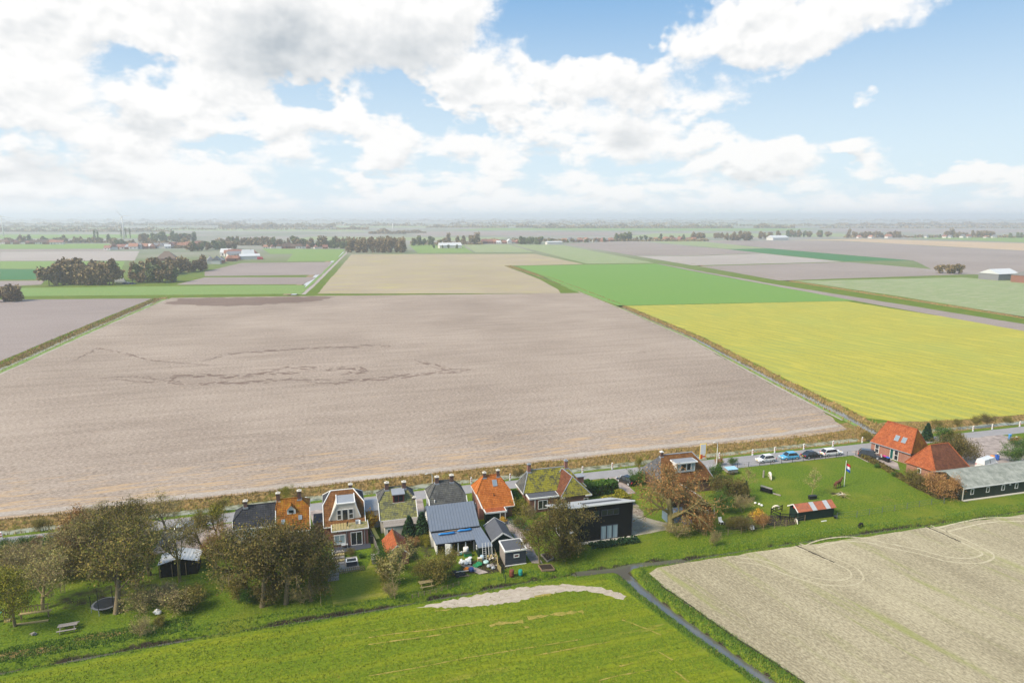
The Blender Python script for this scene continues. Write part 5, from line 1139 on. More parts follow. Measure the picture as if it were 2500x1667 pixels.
# ------------------------------------------------------------------ gardens: furniture and clutter
def picnic(name, loc, rz, label, wood, L=1.9):
    r = empty(name, (0, 0, 0), label, 'picnic table', 'picnic tables')
    for k in range(4): MB().box(-L / 2, L / 2, -.36 + k * .185, -.36 + k * .185 + .165, .72, .765).build('plank', wood, r)
    for s in (-1, 1): MB().box(-L / 2, L / 2, s * .78 - .13, s * .78 + .13, .43, .47).build('seat', wood, r)
    for x in (-L * .36, L * .36):
        MB().box(x - .03, x + .03, -.85, .85, .36, .43).build('cross_beam', wood, r)
        for s in (-1, 1): MB().beam((x, s * .25, .72), (x, s * .7, 0), .07, .07, up=(1, 0, 0)).build('leg', wood, r)
    r.location = (*loc, 0); r.rotation_euler = (0, 0, rz); return r
picnic('picnic_table', K('z1', 538, 1150), rad(4), 'grey wooden picnic table on the left lawn', P_GREYWOOD, 2.1); picnic('picnic_table', K('z3', 1198, 1285), rad(4), 'yellowish wooden picnic table near the ditch below the bare bushes', P_WOODY, 1.9)
# trampoline
tx, ty = K('z1', 835, 985); tr = thing('trampoline', (tx, ty), 'round black trampoline with tall net poles under the left tree', 'trampoline')
MB().lathe([(1.35, .80), (1.35, .82)], 24, (tx, ty, 0)).build('mat', M_BLKP, tr); rg = MB()
for k in range(24):
    a0, a1 = 2 * PI * k / 24, 2 * PI * (k + 1) / 24; rg.face([(tx + 1.36 * math.cos(a0), ty + 1.36 * math.sin(a0), .84), (tx + 1.62 * math.cos(a0), ty + 1.62 * math.sin(a0), .80), (tx + 1.62 * math.cos(a1), ty + 1.62 * math.sin(a1), .80), (tx + 1.36 * math.cos(a1), ty + 1.36 * math.sin(a1), .84)][::1])
rg.build('rim_pad', paint('grey_pad', (.12, .125, .14)), tr)
for k in range(6): a0 = 2 * PI * k / 6 + .3; x, y = tx + 1.62 * math.cos(a0), ty + 1.62 * math.sin(a0); MB().tube([(x, y, 0), (x, y, .8)], .03, 6).build('leg', M_GALV, tr); MB().tube([(x, y, .8), (x * 1 + .03 * math.cos(a0), y, 2.3)], .045, 6).build('net_pole', M_BLKP, tr)
# seat made of pallets, slide, ladder, small things on the left lawn
bx, by = K('l4', 480, 690); pb = thing('slatted_bench', (bx, by), 'pale slatted bench on posts under the tree at the left', 'bench')
for k in range(9): MB().box(bx - 1.5 + k * .36, bx - 1.36 + k * .36, by - .05, by - .01, .9, 1.75).build('slat', P_WOODY, pb)
MB().box(bx - 1.7, bx + 1.9, by - .5, by, .82, .9).build('seat', P_WOODY, pb); MB().box(bx - 1.6, bx + 1.8, by, by + .06, 1.55, 1.65).build('rail', P_WOOD, pb)
for x in (-1.5, 1.5): MB().box(bx + x - .07, bx + x + .07, by - .3, by - .16, 0, .82).build('post', P_WOOD, pb)
MB().box(bx - 2.0, bx + 1.8, by - 1.4, by - 1.15, 0, .16).build('ground_beam', P_WOODY, pb)
lx_, ly_ = K('l4', 845, 368); ld = thing('wooden_ladder', (lx_, ly_), 'short reddish wooden ladder leaning in the shrubs on the left lawn', 'ladder')
for s in (-1, 1): MB().beam((lx_ + s * .25, ly_ - .1, 0), (lx_ + s * .25 - .15, ly_ + .35, 1.35), .06, .06).build('rail', P_WOOD, ld)
for k in range(5): MB().beam((lx_ - .25 - .03 * k, ly_ + .09 * k - .05, .2 + .25 * k), (lx_ + .25 - .03 * k, ly_ + .09 * k - .05, .2 + .25 * k), .04, .04).build('rung', P_WOODY, ld)
gx_, gy_ = K('l4', 20, 760); sl_ = thing('play_slide', (gx_, gy_), 'green play slide at the left edge of the photo', 'slide'); MB().slab([(gx_ - 1.2, gy_, .2), (gx_ + .3, gy_ - .1, 1.6), (gx_ + .3, gy_ + .45, 1.6), (gx_ - 1.2, gy_ + .5, .2)], .06).build('chute', M_TEAL, sl_); MB().box(gx_ + .3, gx_ + 1.0, gy_ - .15, gy_ + .55, 0, .25).build('base', P_WOODY, sl_)
for s in (0, .5): MB().beam((gx_ + .35, gy_ + s, 0), (gx_ + .35, gy_ + s, 1.6), .08, .08).build('post', P_WOOD, sl_)
def lumps(name, loc, n, r0, spread, mats, label, cat, flat=.6, hmax=.3):
    """a heap of separate small pieces"""
    r = thing(name, (*loc, 0), label, cat); rnd = random.Random(hash(label) % 9999 + n)
    for k in range(n):
        a = rnd.uniform(0, 6.28); d = spread * rnd.random() ** .6; s = r0 * rnd.uniform(.6, 1.3); pts = []
        m_ = MB(); n_ = 7; prof = [(s * .55, 0), (s, s * flat * .4), (s * .8, s * flat * .9), (s * .25, s * flat * 1.15)]
        m_.lathe(prof, n_, (loc[0] + d * math.cos(a), loc[1] + d * math.sin(a) * .6, rnd.uniform(0, hmax)))
        m_.v = [(x + rnd.uniform(-.25, .25) * s, y + rnd.uniform(-.25, .25) * s, max(0, z + rnd.uniform(-.12, .12) * s)) for x, y, z in m_.v]
        m_.build(name.split('_')[-1] + '_piece' if name.split('_')[-1] in ('pile', 'heap') else 'piece', rnd.choice(mats), r)
    return r
lumps('fire_pit', K('l4', 455, 930), 7, .22, .5, [P_GREYWOOD, M_BLKP, P_CREAM], 'small ring of stones and ash on the left lawn', 'fire pit')
lumps('plastic_bag', K('z1', 1240, 1025), 4, .35, .3, [P_WHITE], 'crumpled white bag on the left lawn', 'bag', 1.1, .1)
lumps('bag_pile', K('y', 850, 490), 13, .34, 1.4, [P_WHITE, P_WHITE, P_WRENDER], 'heap of white rubble bags in front of the open barn', 'bags', .8)
lumps('tarpaulin', K('y', 1075, 575), 5, .45, .7, [M_GREENP], 'crumpled green tarpaulin beside the white bags', 'tarpaulin', .6, .1)
lumps('firewood_pile', K('y', 1440, 440), 26, .16, .75, [P_WOODY, P_WOOD, P_GREYWOOD, P_CREAM], 'pile of split firewood beside the ladders', 'firewood', 1., .9)
lumps('junk_pile', K('y', 1420, 610), 8, .28, .7, [M_GALV, M_BLKP, P_GREYWOOD], 'grey heap of scrap below the firewood pile', 'scrap', .9, .3)
lumps('clutter_pile', K('y', 720, 300), 12, .22, 1.0, [M_TEAL, P_WHITE, M_GREENP, M_REDP, P_GREYWOOD], 'colourful clutter of buckets and tools under the barn canopy', 'clutter', 1.2, .3)
def ladder(p0, p1, wd, n, label):
    p0, p1 = Vector(p0), Vector(p1); r = thing('aluminium_ladder', p0, label, 'ladder', 'ladders leaning on the barn wing')
    for s in (-1, 1): MB().beam(p0 + Vector((s * wd / 2, 0, 0)), p1 + Vector((s * wd / 2, 0, 0)), .05, .09).build('rail', P_WHITE, r)
    for k in range(n): q = p0.lerp(p1, (k + .7) / n); MB().beam(q - Vector((wd / 2, 0, 0)), q + Vector((wd / 2, 0, 0)), .04, .04).build('rung', M_GALV, r)
ladder((20.9, 91.05, 0), (20.95, 91.75, 2.55), .5, 9, 'left of two pale ladders leaning on the barn wing'); ladder((21.85, 91.05, 0), (21.85, 91.75, 2.5), .5, 9, 'right of two pale ladders leaning on the barn wing')
dr = thing('white_door', (15.9, 94.3, 0), 'white door leaf standing open at the barn canopy', 'door'); MB().obox((15.95, 94.0, .95), (.94, -.34, 0), (.34, .94, 0), (0, 0, 1), .42, .03, .95).build('panel', P_WHITE, dr); MB().obox((16.28, 93.85, .95), (.94, -.34, 0), (.34, .94, 0), (0, 0, 1), .05, .05, .04).build('handle', M_BLKP, dr)
def barrel(loc, r, h, mat, name, label, cat, grp=None, lid=None):
    o = thing(name, (*loc, 0), label, cat, grp); MB().lathe([(r * .92, 0), (r, h * .1), (r, h * .3), (r * 1.05, h * .33), (r, h * .36), (r, h * .64), (r * 1.05, h * .67), (r, h * .7), (r, h * .95), (r * .9, h)], 14, (*loc, 0)).build('drum', mat, o, smooth=True)
    MB().lathe([(r * .88, h), (r * .8, h + .03)], 14, (*loc, 0)).build('lid', lid or mat, o)
barrel(K('y', 1875, 815), .34, 1.0, paint('rust_drum', (.16, .045, .025)), 'oil_drum', 'rusty red drum on the grass by the ditch', 'drum'); barrel(K('y', 2075, 785), .30, .8, M_TEAL, 'compost_bin', 'dark teal bin on the grass right of the rusty drum', 'bin')
barrel(K('y', 825, 270), .42, .9, P_WRENDER, 'washing_drum', 'pale round tub under the barn canopy', 'tub'); barrel(K('y', 1195, 420), .3, .6, material('pale_blue_plastic', color=(.35, .5, .62), rough=.4), 'plastic_tub', 'pale blue tub at the barn wing corner', 'tub'); barrel(K('y', 1285, 500), .4, .25, material('mint_plastic', color=(.38, .55, .52), rough=.4), 'mint_basin', 'flat mint green basin below the left ladder', 'basin')
o = thing('storage_chest', (*K('y', 865, 345), 0), 'green storage chest under the barn canopy', 'chest'); c_ = K('y', 865, 345); MB().box(c_[0] - .55, c_[0] + .55, c_[1] - .3, c_[1] + .3, 0, .5).build('box', M_GREENP, o); MB().box(c_[0] - .58, c_[0] + .58, c_[1] - .33, c_[1] + .33, .5, .56).build('lid', P_GREEN2, o)
c_ = K('y', 1140, 480); o = thing('cardboard_box', (*c_, 0), 'tan open box beside the barn wing', 'box'); MB().box(c_[0] - .32, c_[0] + .32, c_[1] - .25, c_[1] + .25, 0, .65).build('body', P_WOODY, o); MB().box(c_[0] - .3, c_[0] + .3, c_[1] - .23, c_[1] + .23, .65, .67).build('flap', P_CREAM, o)
lumps('orange_sack', K('y', 830, 690), 3, .38, .2, [M_ORP], 'bright orange sack beside the paved strip', 'sack', 1., .1); lumps('blue_sack', K('y', 945, 700), 3, .36, .25, [M_DBLUE, P_WRENDER], 'dark blue sack right of the orange one', 'sack', 1., .1)
c_ = K('y', 750, 800); o = thing('work_bench', (*c_, 0), 'reddish timber trestle at the lower edge of the yard', 'trestle')
for k in range(2): MB().box(c_[0] - .9, c_[0] + .9, c_[1] - .4 + k * .6, c_[1] - .28 + k * .6, .1 + .42 * k, .18 + .42 * k).build('beam', P_WOOD if k == 0 else P_CREAM, o)
for s in (-1, 1): MB().box(c_[0] + s * .7 - .05, c_[0] + s * .7 + .05, c_[1] - .4, c_[1] + .3, 0, .1 + .0).build('foot', P_WOOD, o)
lumps('black_sheeting', K('y', 640, 790), 6, .45, .8, [M_BLKP], 'black plastic sheeting heap at the left end of the yard', 'sheeting', .7, .2)
o = thing('plank_fence', (22.9, 90.4, 0), 'leaning yellowish plank fence between yard and anthracite shed', 'fence')
fp_ = [K('y', 1480, 310), K('y', 1545, 470), K('y', 1555, 640), K('y', 1625, 740)]
fq = dense(fp_, .28)
for k, (x, y) in enumerate(fq): MB().box(x - .03, x + .03, y - .11, y + .11, 0, .95 + random.uniform(-.12, .08)).build('board', P_WOODY, o)
# flower box and raised beds right of the box shed
def raised_bed(pts, label, frame=None):
    q = [K('z5', *p) for p in pts]; r = thing('raised_bed', (*q[0], 0), label, 'raised bed', 'raised beds')
    for k in range(4): a, b = q[k], q[(k + 1) % 4]; MB().beam((*a, .14), (*b, .14), .07, .28).build('board', frame or P_WOOD, r)
    MB().face([(x, y, .2) for x, y in q]).build('soil', material('bed_soil', lambda t: dict(color=t.mix(t.noise(wpos(t), 5, 4, .7), (.012, .009, .007), (.05, .035, .025)), rough=.95)), r)
raised_bed([(428, 1452), (572, 1440), (530, 1385), (388, 1392)], 'wooden raised bed of dark soil nearest the ditch'); raised_bed([(490, 1350), (560, 1310), (520, 1262), (418, 1270)], 'grey raised bed under the drooping tree behind the soil bed', P_GREYWOOD)
# terrace of the dormer house
c_ = K('z3', 450, 1080); o = thing('hot_tub', (*c_, 0), 'dark square tub on the terrace below the dormer house', 'tub'); MB().box(c_[0] - .75, c_[0] + .75, c_[1] - .1, c_[1] + .9, 0, .75).build('tub', P_ANTH, o); MB().box(c_[0] - .8, c_[0] + .8, c_[1] - .15, c_[1] + .95, .75, .82).build('rim', P_WHITE, o); MB().box(c_[0] - .65, c_[0] + .65, c_[1], c_[1] + .8, .82, .84).build('cover', M_BLKP, o)
tf = thing('picket_fence', (*K('z3', 450, 1150), 0), 'low brown picket fence at the top of the yellowish lawn', 'fence'); a, b = K('z3', 322, 1165), K('z3', 575, 1120)
for k in range(13): t = k / 12; x, y = a[0] + (b[0] - a[0]) * t, a[1] + (b[1] - a[1]) * t; MB().box(x - .07, x + .07, y - .02, y + .02, .05, .75 + .06 * (k % 2)).build('picket', P_WOOD, tf)
for z in (.25, .6): MB().beam((*a, z), (*b, z), .04, .07).build('rail', P_WOODY, tf)
for k in range(3): c_ = K('z3', 265, 1185 + k * 17); tag(MB().box(c_[0] - .75, c_[0] + .75, c_[1] - .25, c_[1] + .25, 0, .42 - .14 * k).build('wooden_step', P_GREYWOOD), ('upper', 'middle', 'lower')[k] + ' pale wooden step at the left corner of the yellowish lawn', 'step', 'wooden lawn steps')
for k in range(5): c_ = K('z3', 320, 960 + k * 24); tag(MB().box(c_[0] - .8, c_[0] + .8, c_[1] - .3, c_[1] + .3, 0, .5 - .09 * k).build('garden_step', P_WOODY if k % 2 else P_GREYWOOD), 'mossy garden step number %s from the top below the dormer house window' % ('one two three four five'.split()[k]), 'step', 'garden steps below the dormer house')
sheet('terrace', [K('z3', *p) for p in ((330, 1000), (500, 980), (530, 1110), (330, 1140), (210, 1160), (230, 1090))], .06, P_GREYWOOD, 1, .02); sheet('terrace', [(-.5, 101.1), (5.0, 101.1), (5.0, 99.6), (1.2, 99.2), (-.5, 99.6)], .05, P_ANTH, 1, .02)
c_ = K('z3', 265, 1105); o = thing('kettle_barbecue', (*c_, 0), 'round grey barbecue on the terrace corner', 'barbecue'); MB().lathe([(.1, .45), (.32, .6), (.36, .75), (.28, .92), (.05, 1.0)], 12, (*c_, 0)).build('bowl', M_GALV, o, smooth=True)
for k in range(3): MB().tube([(c_[0] + .25 * math.cos(k * 2.1), c_[1] + .25 * math.sin(k * 2.1), 0), (c_[0] + .1 * math.cos(k * 2.1), c_[1] + .1 * math.sin(k * 2.1), .5)], .02, 5).build('leg', M_BLKP, o)
c_ = K('z3', 690, 1050); o = thing('garden_chest', (*c_, 0), 'grey weathered garden chest beside the plank path', 'chest'); MB().box(c_[0] - .5, c_[0] + .5, c_[1] - .2, c_[1] + 1.4, 0, .7).build('box', P_GREYWOOD, o); MB().slab([(c_[0] - .56, c_[1] - .25, .72), (c_[0] + .56, c_[1] - .25, .72), (c_[0] + .56, c_[1] + 1.45, .8), (c_[0] - .56, c_[1] + 1.45, .8)], .04).build('lid', P_GREYWOOD, o)
c_ = K('z3', 700, 900); o = thing('plank_walkway', (*c_, 0), 'grey plank fence line between dormer house and outbuilding', 'fence'); q = dense([K('z3', 625, 745), K('z3', 680, 870), K('z3', 735, 1010)], .3)
for x, y in q: MB().box(x - .03, x + .03, y - .13, y + .13, 0, 1.1 + random.uniform(-.08, .08)).build('board', P_GREYWOOD, o)
tag(MB().beam((5.6, 104.6, .9), (6.2, 101.4, .5), .55, .05).build('yellow_board', paint('yellow_board', (.62, .50, .12))), 'leaning yellow board beside the mossy cottage', 'board')
tag(MB().box(5.0, 5.6, 100.9, 101.6, 0, 1.15).box(4.97, 5.63, 100.87, 101.63, 1.15, 1.2).build('wheelie_bin', M_BLKP), 'black wheelie bin right of the patio door', 'bin')
tag(MB().beam((-.75, 98.9, .9), (-.75, 96.6, .45), .07, .09).build('handrail', P_WHITE), 'white handrail beside the garden steps', 'handrail')
tag(MB().box(.6, 1.6, 100.5, 101.0, .45, .52).box(.65, .72, 100.55, 100.62, 0, .45).box(1.48, 1.55, 100.55, 100.62, 0, .45).box(.65, .72, 100.88, 100.95, 0, .45).box(1.48, 1.55, 100.88, 100.95, 0, .45).build('garden_bench', M_GALV), 'small grey bench against the brick wall of the extension', 'bench')
# bins by the right houses
def bin_(loc, body, lid, label, rz=0.):
    r = empty('wheelie_bin', (0, 0, 0), label, 'bin', 'wheelie bins'); MB().prism([(-.28, -.33), (.28, -.33), (.28, .33), (-.28, .33)], .08, .98).build('body', body, r); MB().slab([(-.31, -.38, .99), (.31, -.38, .99), (.31, .36, 1.06), (-.31, .36, 1.06)], .05).build('lid', lid, r)
    for s in (-1, 1): MB().tube([(s * .24, .3, .1), (s * .3, .3, .1)], .1, 8).build('wheel', M_BLKP, r)
    r.location = (*loc, .03); r.rotation_euler = (0, 0, rz)
M_MAG = paint('magenta_lid', (.55, .03, .22)); M_BLU = paint('blue_lid', (.03, .12, .5))
bin_(K('e3', 570, 650), M_BLKP, M_MAG, 'dark wheelie bin with magenta lid in front of the orange house'); bin_(K('e3', 610, 668), M_BLKP, M_BLU, 'dark wheelie bin with blue lid in front of the orange house'); bin_(K('e3', 1945, 650), M_BLKP, M_ORP, 'wheelie bin with orange lid beside the white van'); bin_(K('e3', 2005, 640), M_BLU, M_BLU, 'blue wheelie bin beside the orange lidded one', .4)
c_ = K('e3', 2165, 390); tag(MB().box(c_[0] - .22, c_[0] + .22, c_[1] - .18, c_[1] + .18, 0, 1.3).box(c_[0] - .3, c_[0] + .3, c_[1] - .25, c_[1] + .25, 1.3, 1.42).build('air_pump', material('pump_blue', color=(.08, .3, .65), rough=.4)), 'small blue service post by the planting at the farm yard', 'post')
for k, (q, lb) in enumerate(((('e3', 2240, 470), 'garden lamp on a short post among the shrubs at the right edge'), (('e3', 2000, 690), 'garden lamp on a post beside the white van'))):
    c_ = K(*q); r = thing('garden_lamp', (*c_, 0), lb, 'lamp', 'garden lamps'); MB().tube([(*c_, 0), (*c_, 2.1)], .035, 6).build('post', M_BLKP, r); MB().lathe([(.05, 0), (.2, .08), (.22, .16), (.05, .26)], 10, (*c_, 2.1)).build('shade', P_CREAM, r)
# paddock clutter
c_ = K('e2', 345, 800); o = thing('feed_table', (*c_, 0), 'dark wooden hay rack with lid in the left of the paddock', 'hay rack'); MB().slab([(c_[0] - .3, c_[1] + .9, 1.05), (c_[0] + .9, c_[1] - .9, .95), (c_[0] + 1.3, c_[1] - .6, 1.0), (c_[0] + .1, c_[1] + 1.2, 1.1)], .06).build('lid', P_GREYWOOD, o); MB().beam((c_[0] - .1, c_[1] + .9, .5), (c_[0] + .9, c_[1] - .7, .5), .6, .5).build('trough', P_BLACK, o)
for q in ((-.2, .9), (.2, 1.1), (.85, -.8), (1.2, -.55)): MB().box(c_[0] + q[0] - .05, c_[0] + q[0] + .05, c_[1] + q[1] - .05, c_[1] + q[1] + .05, 0, .95).build('leg', P_BLACK, o)
tag(MB().tube([(c_[0] + 1.2, c_[1] - .9, .15), (c_[0] + 2.0, c_[1] - 2.0, .12)], [.14, .16], 8).build('log', P_GREYWOOD), 'log lying below the hay rack in the paddock', 'log')
c_ = K('e2', 1330, 850); rnd = random.Random(3); bp = thing('branch_heap', (*c_, 0), 'heap of pale bare branches near the flagpole', 'branches')
for k in range(26):
    a = rnd.uniform(0, 6.28); l_ = rnd.uniform(.7, 1.9); p0 = Vector((c_[0] + rnd.uniform(-.4, .4), c_[1] + rnd.uniform(-.4, .4), rnd.uniform(.1, .7))); p1 = p0 + Vector((math.cos(a) * l_, math.sin(a) * l_, rnd.uniform(-.5, .5))); p1.z = max(.03, p1.z); MB().tube([p0, (p0 + p1) / 2 + Vector((0, 0, .12)), p1], [.06, .045, .02], 5).build('branch', P_WOODY if k % 3 else P_CREAM, bp)
c_ = K('e2', 333, 600); tag(MB().tube([(*c_, 0), (c_[0], c_[1], 1.4)], [.2, .16], 8).build('tree_stump', P_GREYWOOD), 'grey tree stump post beside the cream pony', 'stump'); c_ = K('e2', 958, 875); tag(MB().box(c_[0] - .7, c_[0] + .7, c_[1] - .3, c_[1] + .3, 0, .6).box(c_[0] - .75, c_[0] + .75, c_[1] - .35, c_[1] + .35, .6, .66).build('water_trough', M_BLKP), 'black trough behind the field shelter at the young tree', 'trough')
c_ = K('e2', 1252, 1120); tag(MB().lathe([(.25, 0), (.33, .35), (.33, .4), (.28, .38)], 12, (*c_, 0)).build('black_tub', M_BLKP), 'black tub at the right corner of the field shelter', 'tub'); c_ = K('e2', 1105, 1160); tag(MB().box(c_[0] - .5, c_[0] + .5, c_[1] - .08, c_[1] + .08, 0, .1).build('white_plank', P_WHITE), 'white plank on the grass below the field shelter', 'plank')
# garden of the mansard house
c_ = K('e1', 1205, 1140); o = thing('garden_chair', (*c_, 0), 'white garden chair on the lawn below the brown barn', 'chair'); MB().box(c_[0] - .3, c_[0] + .3, c_[1] - .3, c_[1] + .3, .38, .44).build('seat', P_WHITE, o); MB().slab([(c_[0] - .3, c_[1] + .28, .44), (c_[0] + .3, c_[1] + .28, .44), (c_[0] + .3, c_[1] + .5, 1.0), (c_[0] - .3, c_[1] + .5, 1.0)], .05).build('backrest', P_WHITE, o)
for a in (-.26, .26):
    for b in (-.26, .26): MB().box(c_[0] + a - .03, c_[0] + a + .03, c_[1] + b - .03, c_[1] + b + .03, 0, .38).build('leg', P_WHITE, o)
lumps('white_sack', K('e1', 1600, 1205), 4, .35, .4, [P_WHITE, P_WRENDER], 'white sacks among the shrubs below the orange leaved bush', 'sack', 1.2, .2); lumps('blue_tarpaulin', K('e1', 750, 1140), 6, .6, 1.0, [M_BLU], 'blue tarpaulin heap under the hanging branches of the bare tree', 'tarpaulin', .8, .2)
c_ = K('e1', 640, 1130); o = thing('greenhouse', (*c_, 0), 'grey glass greenhouse behind the trunk of the bare tree', 'greenhouse'); MB().box(c_[0] - 1.5, c_[0] + 1.5, c_[1], c_[1] + 2.4, 0, 1.5).build('wall', material('milky_glass', color=(.16, .22, .30), rough=.2, spec=.6), o); extrude_x(MB(), [(c_[1] - .1, 1.5), (c_[1] + 2.5, 1.5), (c_[1] + 1.2, 2.2)], c_[0] - 1.55, c_[0] + 1.55).build('roof', material('milky_glass2', color=(.30, .34, .38), rough=.2, spec=.6), o)
c_ = K('e1', 1330, 500); o = thing('trailer', (*c_, 0), 'small trailer with pale blue cover by the hedge right of the mansard house', 'trailer'); MB().box(c_[0] - 1.1, c_[0] + 1.1, c_[1] - .7, c_[1] + .7, .45, 1.05).build('box', P_GREYWOOD, o); MB().slab([(c_[0] - 1.15, c_[1] - .75, 1.1), (c_[0] + 1.15, c_[1] - .75, 1.1), (c_[0] + 1.15, c_[1] + .75, 1.25), (c_[0] - 1.15, c_[1] + .75, 1.25)], .06).build('cover', material('cover_blue', color=(.3, .5, .62), rough=.4), o)
for s in (-1, 1): MB().tube([(c_[0], c_[1] + s * .72, .3), (c_[0], c_[1] + s * .84, .3)], .3, 10).build('wheel', M_BLKP, o)
for k, q in enumerate(((1640, 885), (1690, 900), (1722, 915))): c_ = K('e1', *q); tag(MB().lathe([(.1, 0), (.24, .12), (.2, .28), (.05, .36)], 9, (*c_, 0)).build('white_boulder', P_WHITE), ('left', 'middle', 'right')[k] + ' of three white stones left of the rail pen', 'stone', 'white stones by the pen')
# ------------------------------------------------------------------ vegetation prototypes
def leaf_mat(name, stops, rough=.8):
    def fn(t):
        oi = t.n('ShaderNodeObjectInfo').outputs['Random']
        r = t.m('FRACT', t.m('ADD', island(t), t.m('MULTIPLY', oi, .37)))
        n = t.noise(wpos(t), .45, 2, .5)
        r2 = t.m('ADD', t.m('MULTIPLY', r, .65), t.m('MULTIPLY', n, .45), clamp=True)
        return dict(color=t.ramp(r2, stops), rough=rough, spec=.12)
    return material(name, fn)
L_BROWN = leaf_mat('olive_brown_leaves', [(0., (0.068, 0.056, 0.014)), (.35, (0.142, 0.114, 0.026)), (.6, (0.131, 0.140, 0.026)), (.8, (0.249, 0.174, 0.050)), (1., (0.310, 0.274, 0.050))])
L_DARK = leaf_mat('dark_brown_leaves', [(0., (0.043, 0.033, 0.015)), (.4, (0.104, 0.076, 0.024)), (.7, (0.108, 0.102, 0.025)), (1., (0.253, 0.162, 0.052))])
L_RUST = leaf_mat('rusty_leaves', [(0., (0.129, 0.067, 0.021)), (.4, (0.258, 0.127, 0.041)), (.7, (0.348, 0.188, 0.070)), (1., (0.425, 0.265, 0.104))])
L_PALE = leaf_mat('pale_dry_leaves', [(0., (0.148, 0.117, 0.041)), (.4, (0.283, 0.222, 0.087)), (.7, (0.258, 0.253, 0.069)), (1., (0.480, 0.382, 0.173))])
L_GREEN = leaf_mat('green_leaves', [(0., (0.016, 0.043, 0.010)), (.4, (0.037, 0.093, 0.016)), (.7, (0.068, 0.142, 0.019)), (1., (0.160, 0.210, 0.027))])
L_YELGR = leaf_mat('yellow_green_leaves', [(0., (0.058, 0.069, 0.011)), (.4, (0.139, 0.139, 0.017)), (.7, (0.231, 0.220, 0.023)), (1., (0.416, 0.312, 0.035))])
L_ORANGE = leaf_mat('orange_leaves', [(0., (0.216, 0.123, 0.019)), (.4, (0.508, 0.246, 0.028)), (.7, (0.600, 0.385, 0.039)), (1., (0.600, 0.554, 0.077))])
L_CONIF = leaf_mat('conifer_needles', [(0., (0.010, 0.026, 0.014)), (.5, (0.022, 0.055, 0.024)), (1., (0.048, 0.091, 0.031))])
L_FAR = leaf_mat('far_brown_leaves', [(0., (0.094, 0.071, 0.042)), (.4, (0.208, 0.149, 0.081)), (.7, (0.240, 0.184, 0.089)), (1., (0.395, 0.260, 0.138))])
L_FARG = leaf_mat('far_green_leaves', [(0., (0.069, 0.091, 0.042)), (.5, (0.138, 0.173, 0.074)), (1., (0.274, 0.274, 0.127))])
M_BARK = material('bark', lambda t: dict(color=t.mix(t.noise(objc(t), 3, 4, .7), (.095, .075, .042), (.26, .20, .115)), rough=.9))
M_BARKG = material('mossy_bark', lambda t: dict(color=t.mix(t.noise(objc(t), 3, 4, .7), (.10, .09, .03), (.24, .20, .085)), rough=.9))
M_TWIG = material('pale_twigs', lambda t: dict(color=t.mix(t.noise(objc(t), 2, 3, .6), (.19, .14, .07), (.36, .28, .155)), rough=.9))
M_TWIGR = material('russet_twigs', lambda t: dict(color=t.mix(t.noise(objc(t), 2, 3, .6), (.16, .10, .05), (.33, .20, .11)), rough=.9))

def perp(rnd, d):
    v = Vector((rnd.gauss(0, 1), rnd.gauss(0, 1), rnd.gauss(0, 1))); v -= d * v.dot(d)
    return v.normalized() if v.length > 1e-4 else Vector((1, 0, 0))
def grow(rnd, p, d, L, r, lev, cfg, tubes, tips):
    ns = 4 if lev < 2 else 3; pts = [p.copy()]; rr = [r]; q = p.copy(); dd = d.copy()
    for k in range(ns):
        dd = (dd + perp(rnd, dd) * cfg['wander'] + Vector((0, 0, cfg['lift'][min(lev, len(cfg['lift']) - 1)]))).normalized()
        q = q + dd * (L / ns); pts.append(q.copy()); rr.append(r * (1 - .62 * (k + 1) / ns))
    tubes.append((lev, pts, rr))
    if lev >= cfg['levels']:
        tips.append((pts, dd)); return
    n = cfg['kids'][lev]
    for k in range(n):
        t = cfg['start'][lev] + (1 - cfg['start'][lev]) * (k + rnd.random()) / n; i = min(ns - 1, int(t * ns)); f = t * ns - i
        base = pts[i].lerp(pts[i + 1], f); seg = (pts[i + 1] - pts[i]).normalized(); a = rad(rnd.uniform(*cfg['angle'][lev]))
        nd = (seg * math.cos(a) + perp(rnd, seg) * math.sin(a)).normalized()
        ll = L * cfg['ratio'][lev] * rnd.uniform(.7, 1.2) * (1.12 - .45 * t if lev == 0 and not cfg.get('vase') else 1)
        grow(rnd, base, nd, ll, max(rr[i] * cfg.get('thin', .55), .006), lev + 1, cfg, tubes, tips)
    if lev == 0: tips.append((pts[-2:], dd))
def tube_mesh(tubes, minr=.012):
    V, Fq = [], []
    for lev, pts, rr in tubes:
        n = 7 if lev == 0 else (5 if lev == 1 else 3); b = len(V)
        for i, p in enumerate(pts):
            d = (pts[min(i + 1, len(pts) - 1)] - pts[max(i - 1, 0)]).normalized(); a = d.cross(Vector((0, 0, 1)) if abs(d.z) < .9 else Vector((1, 0, 0))).normalized(); c = d.cross(a); r = max(rr[i], minr)
            V += [tuple(p + (a * math.cos(2 * PI * k / n) + c * math.sin(2 * PI * k / n)) * r) for k in range(n)]
        for i in range(len(pts) - 1):
            for k in range(n): k2 = (k + 1) % n; Fq.append((b + i * n + k, b + i * n + k2, b + (i + 1) * n + k2, b + (i + 1) * n + k))
    return np.array(V), np.array(Fq)
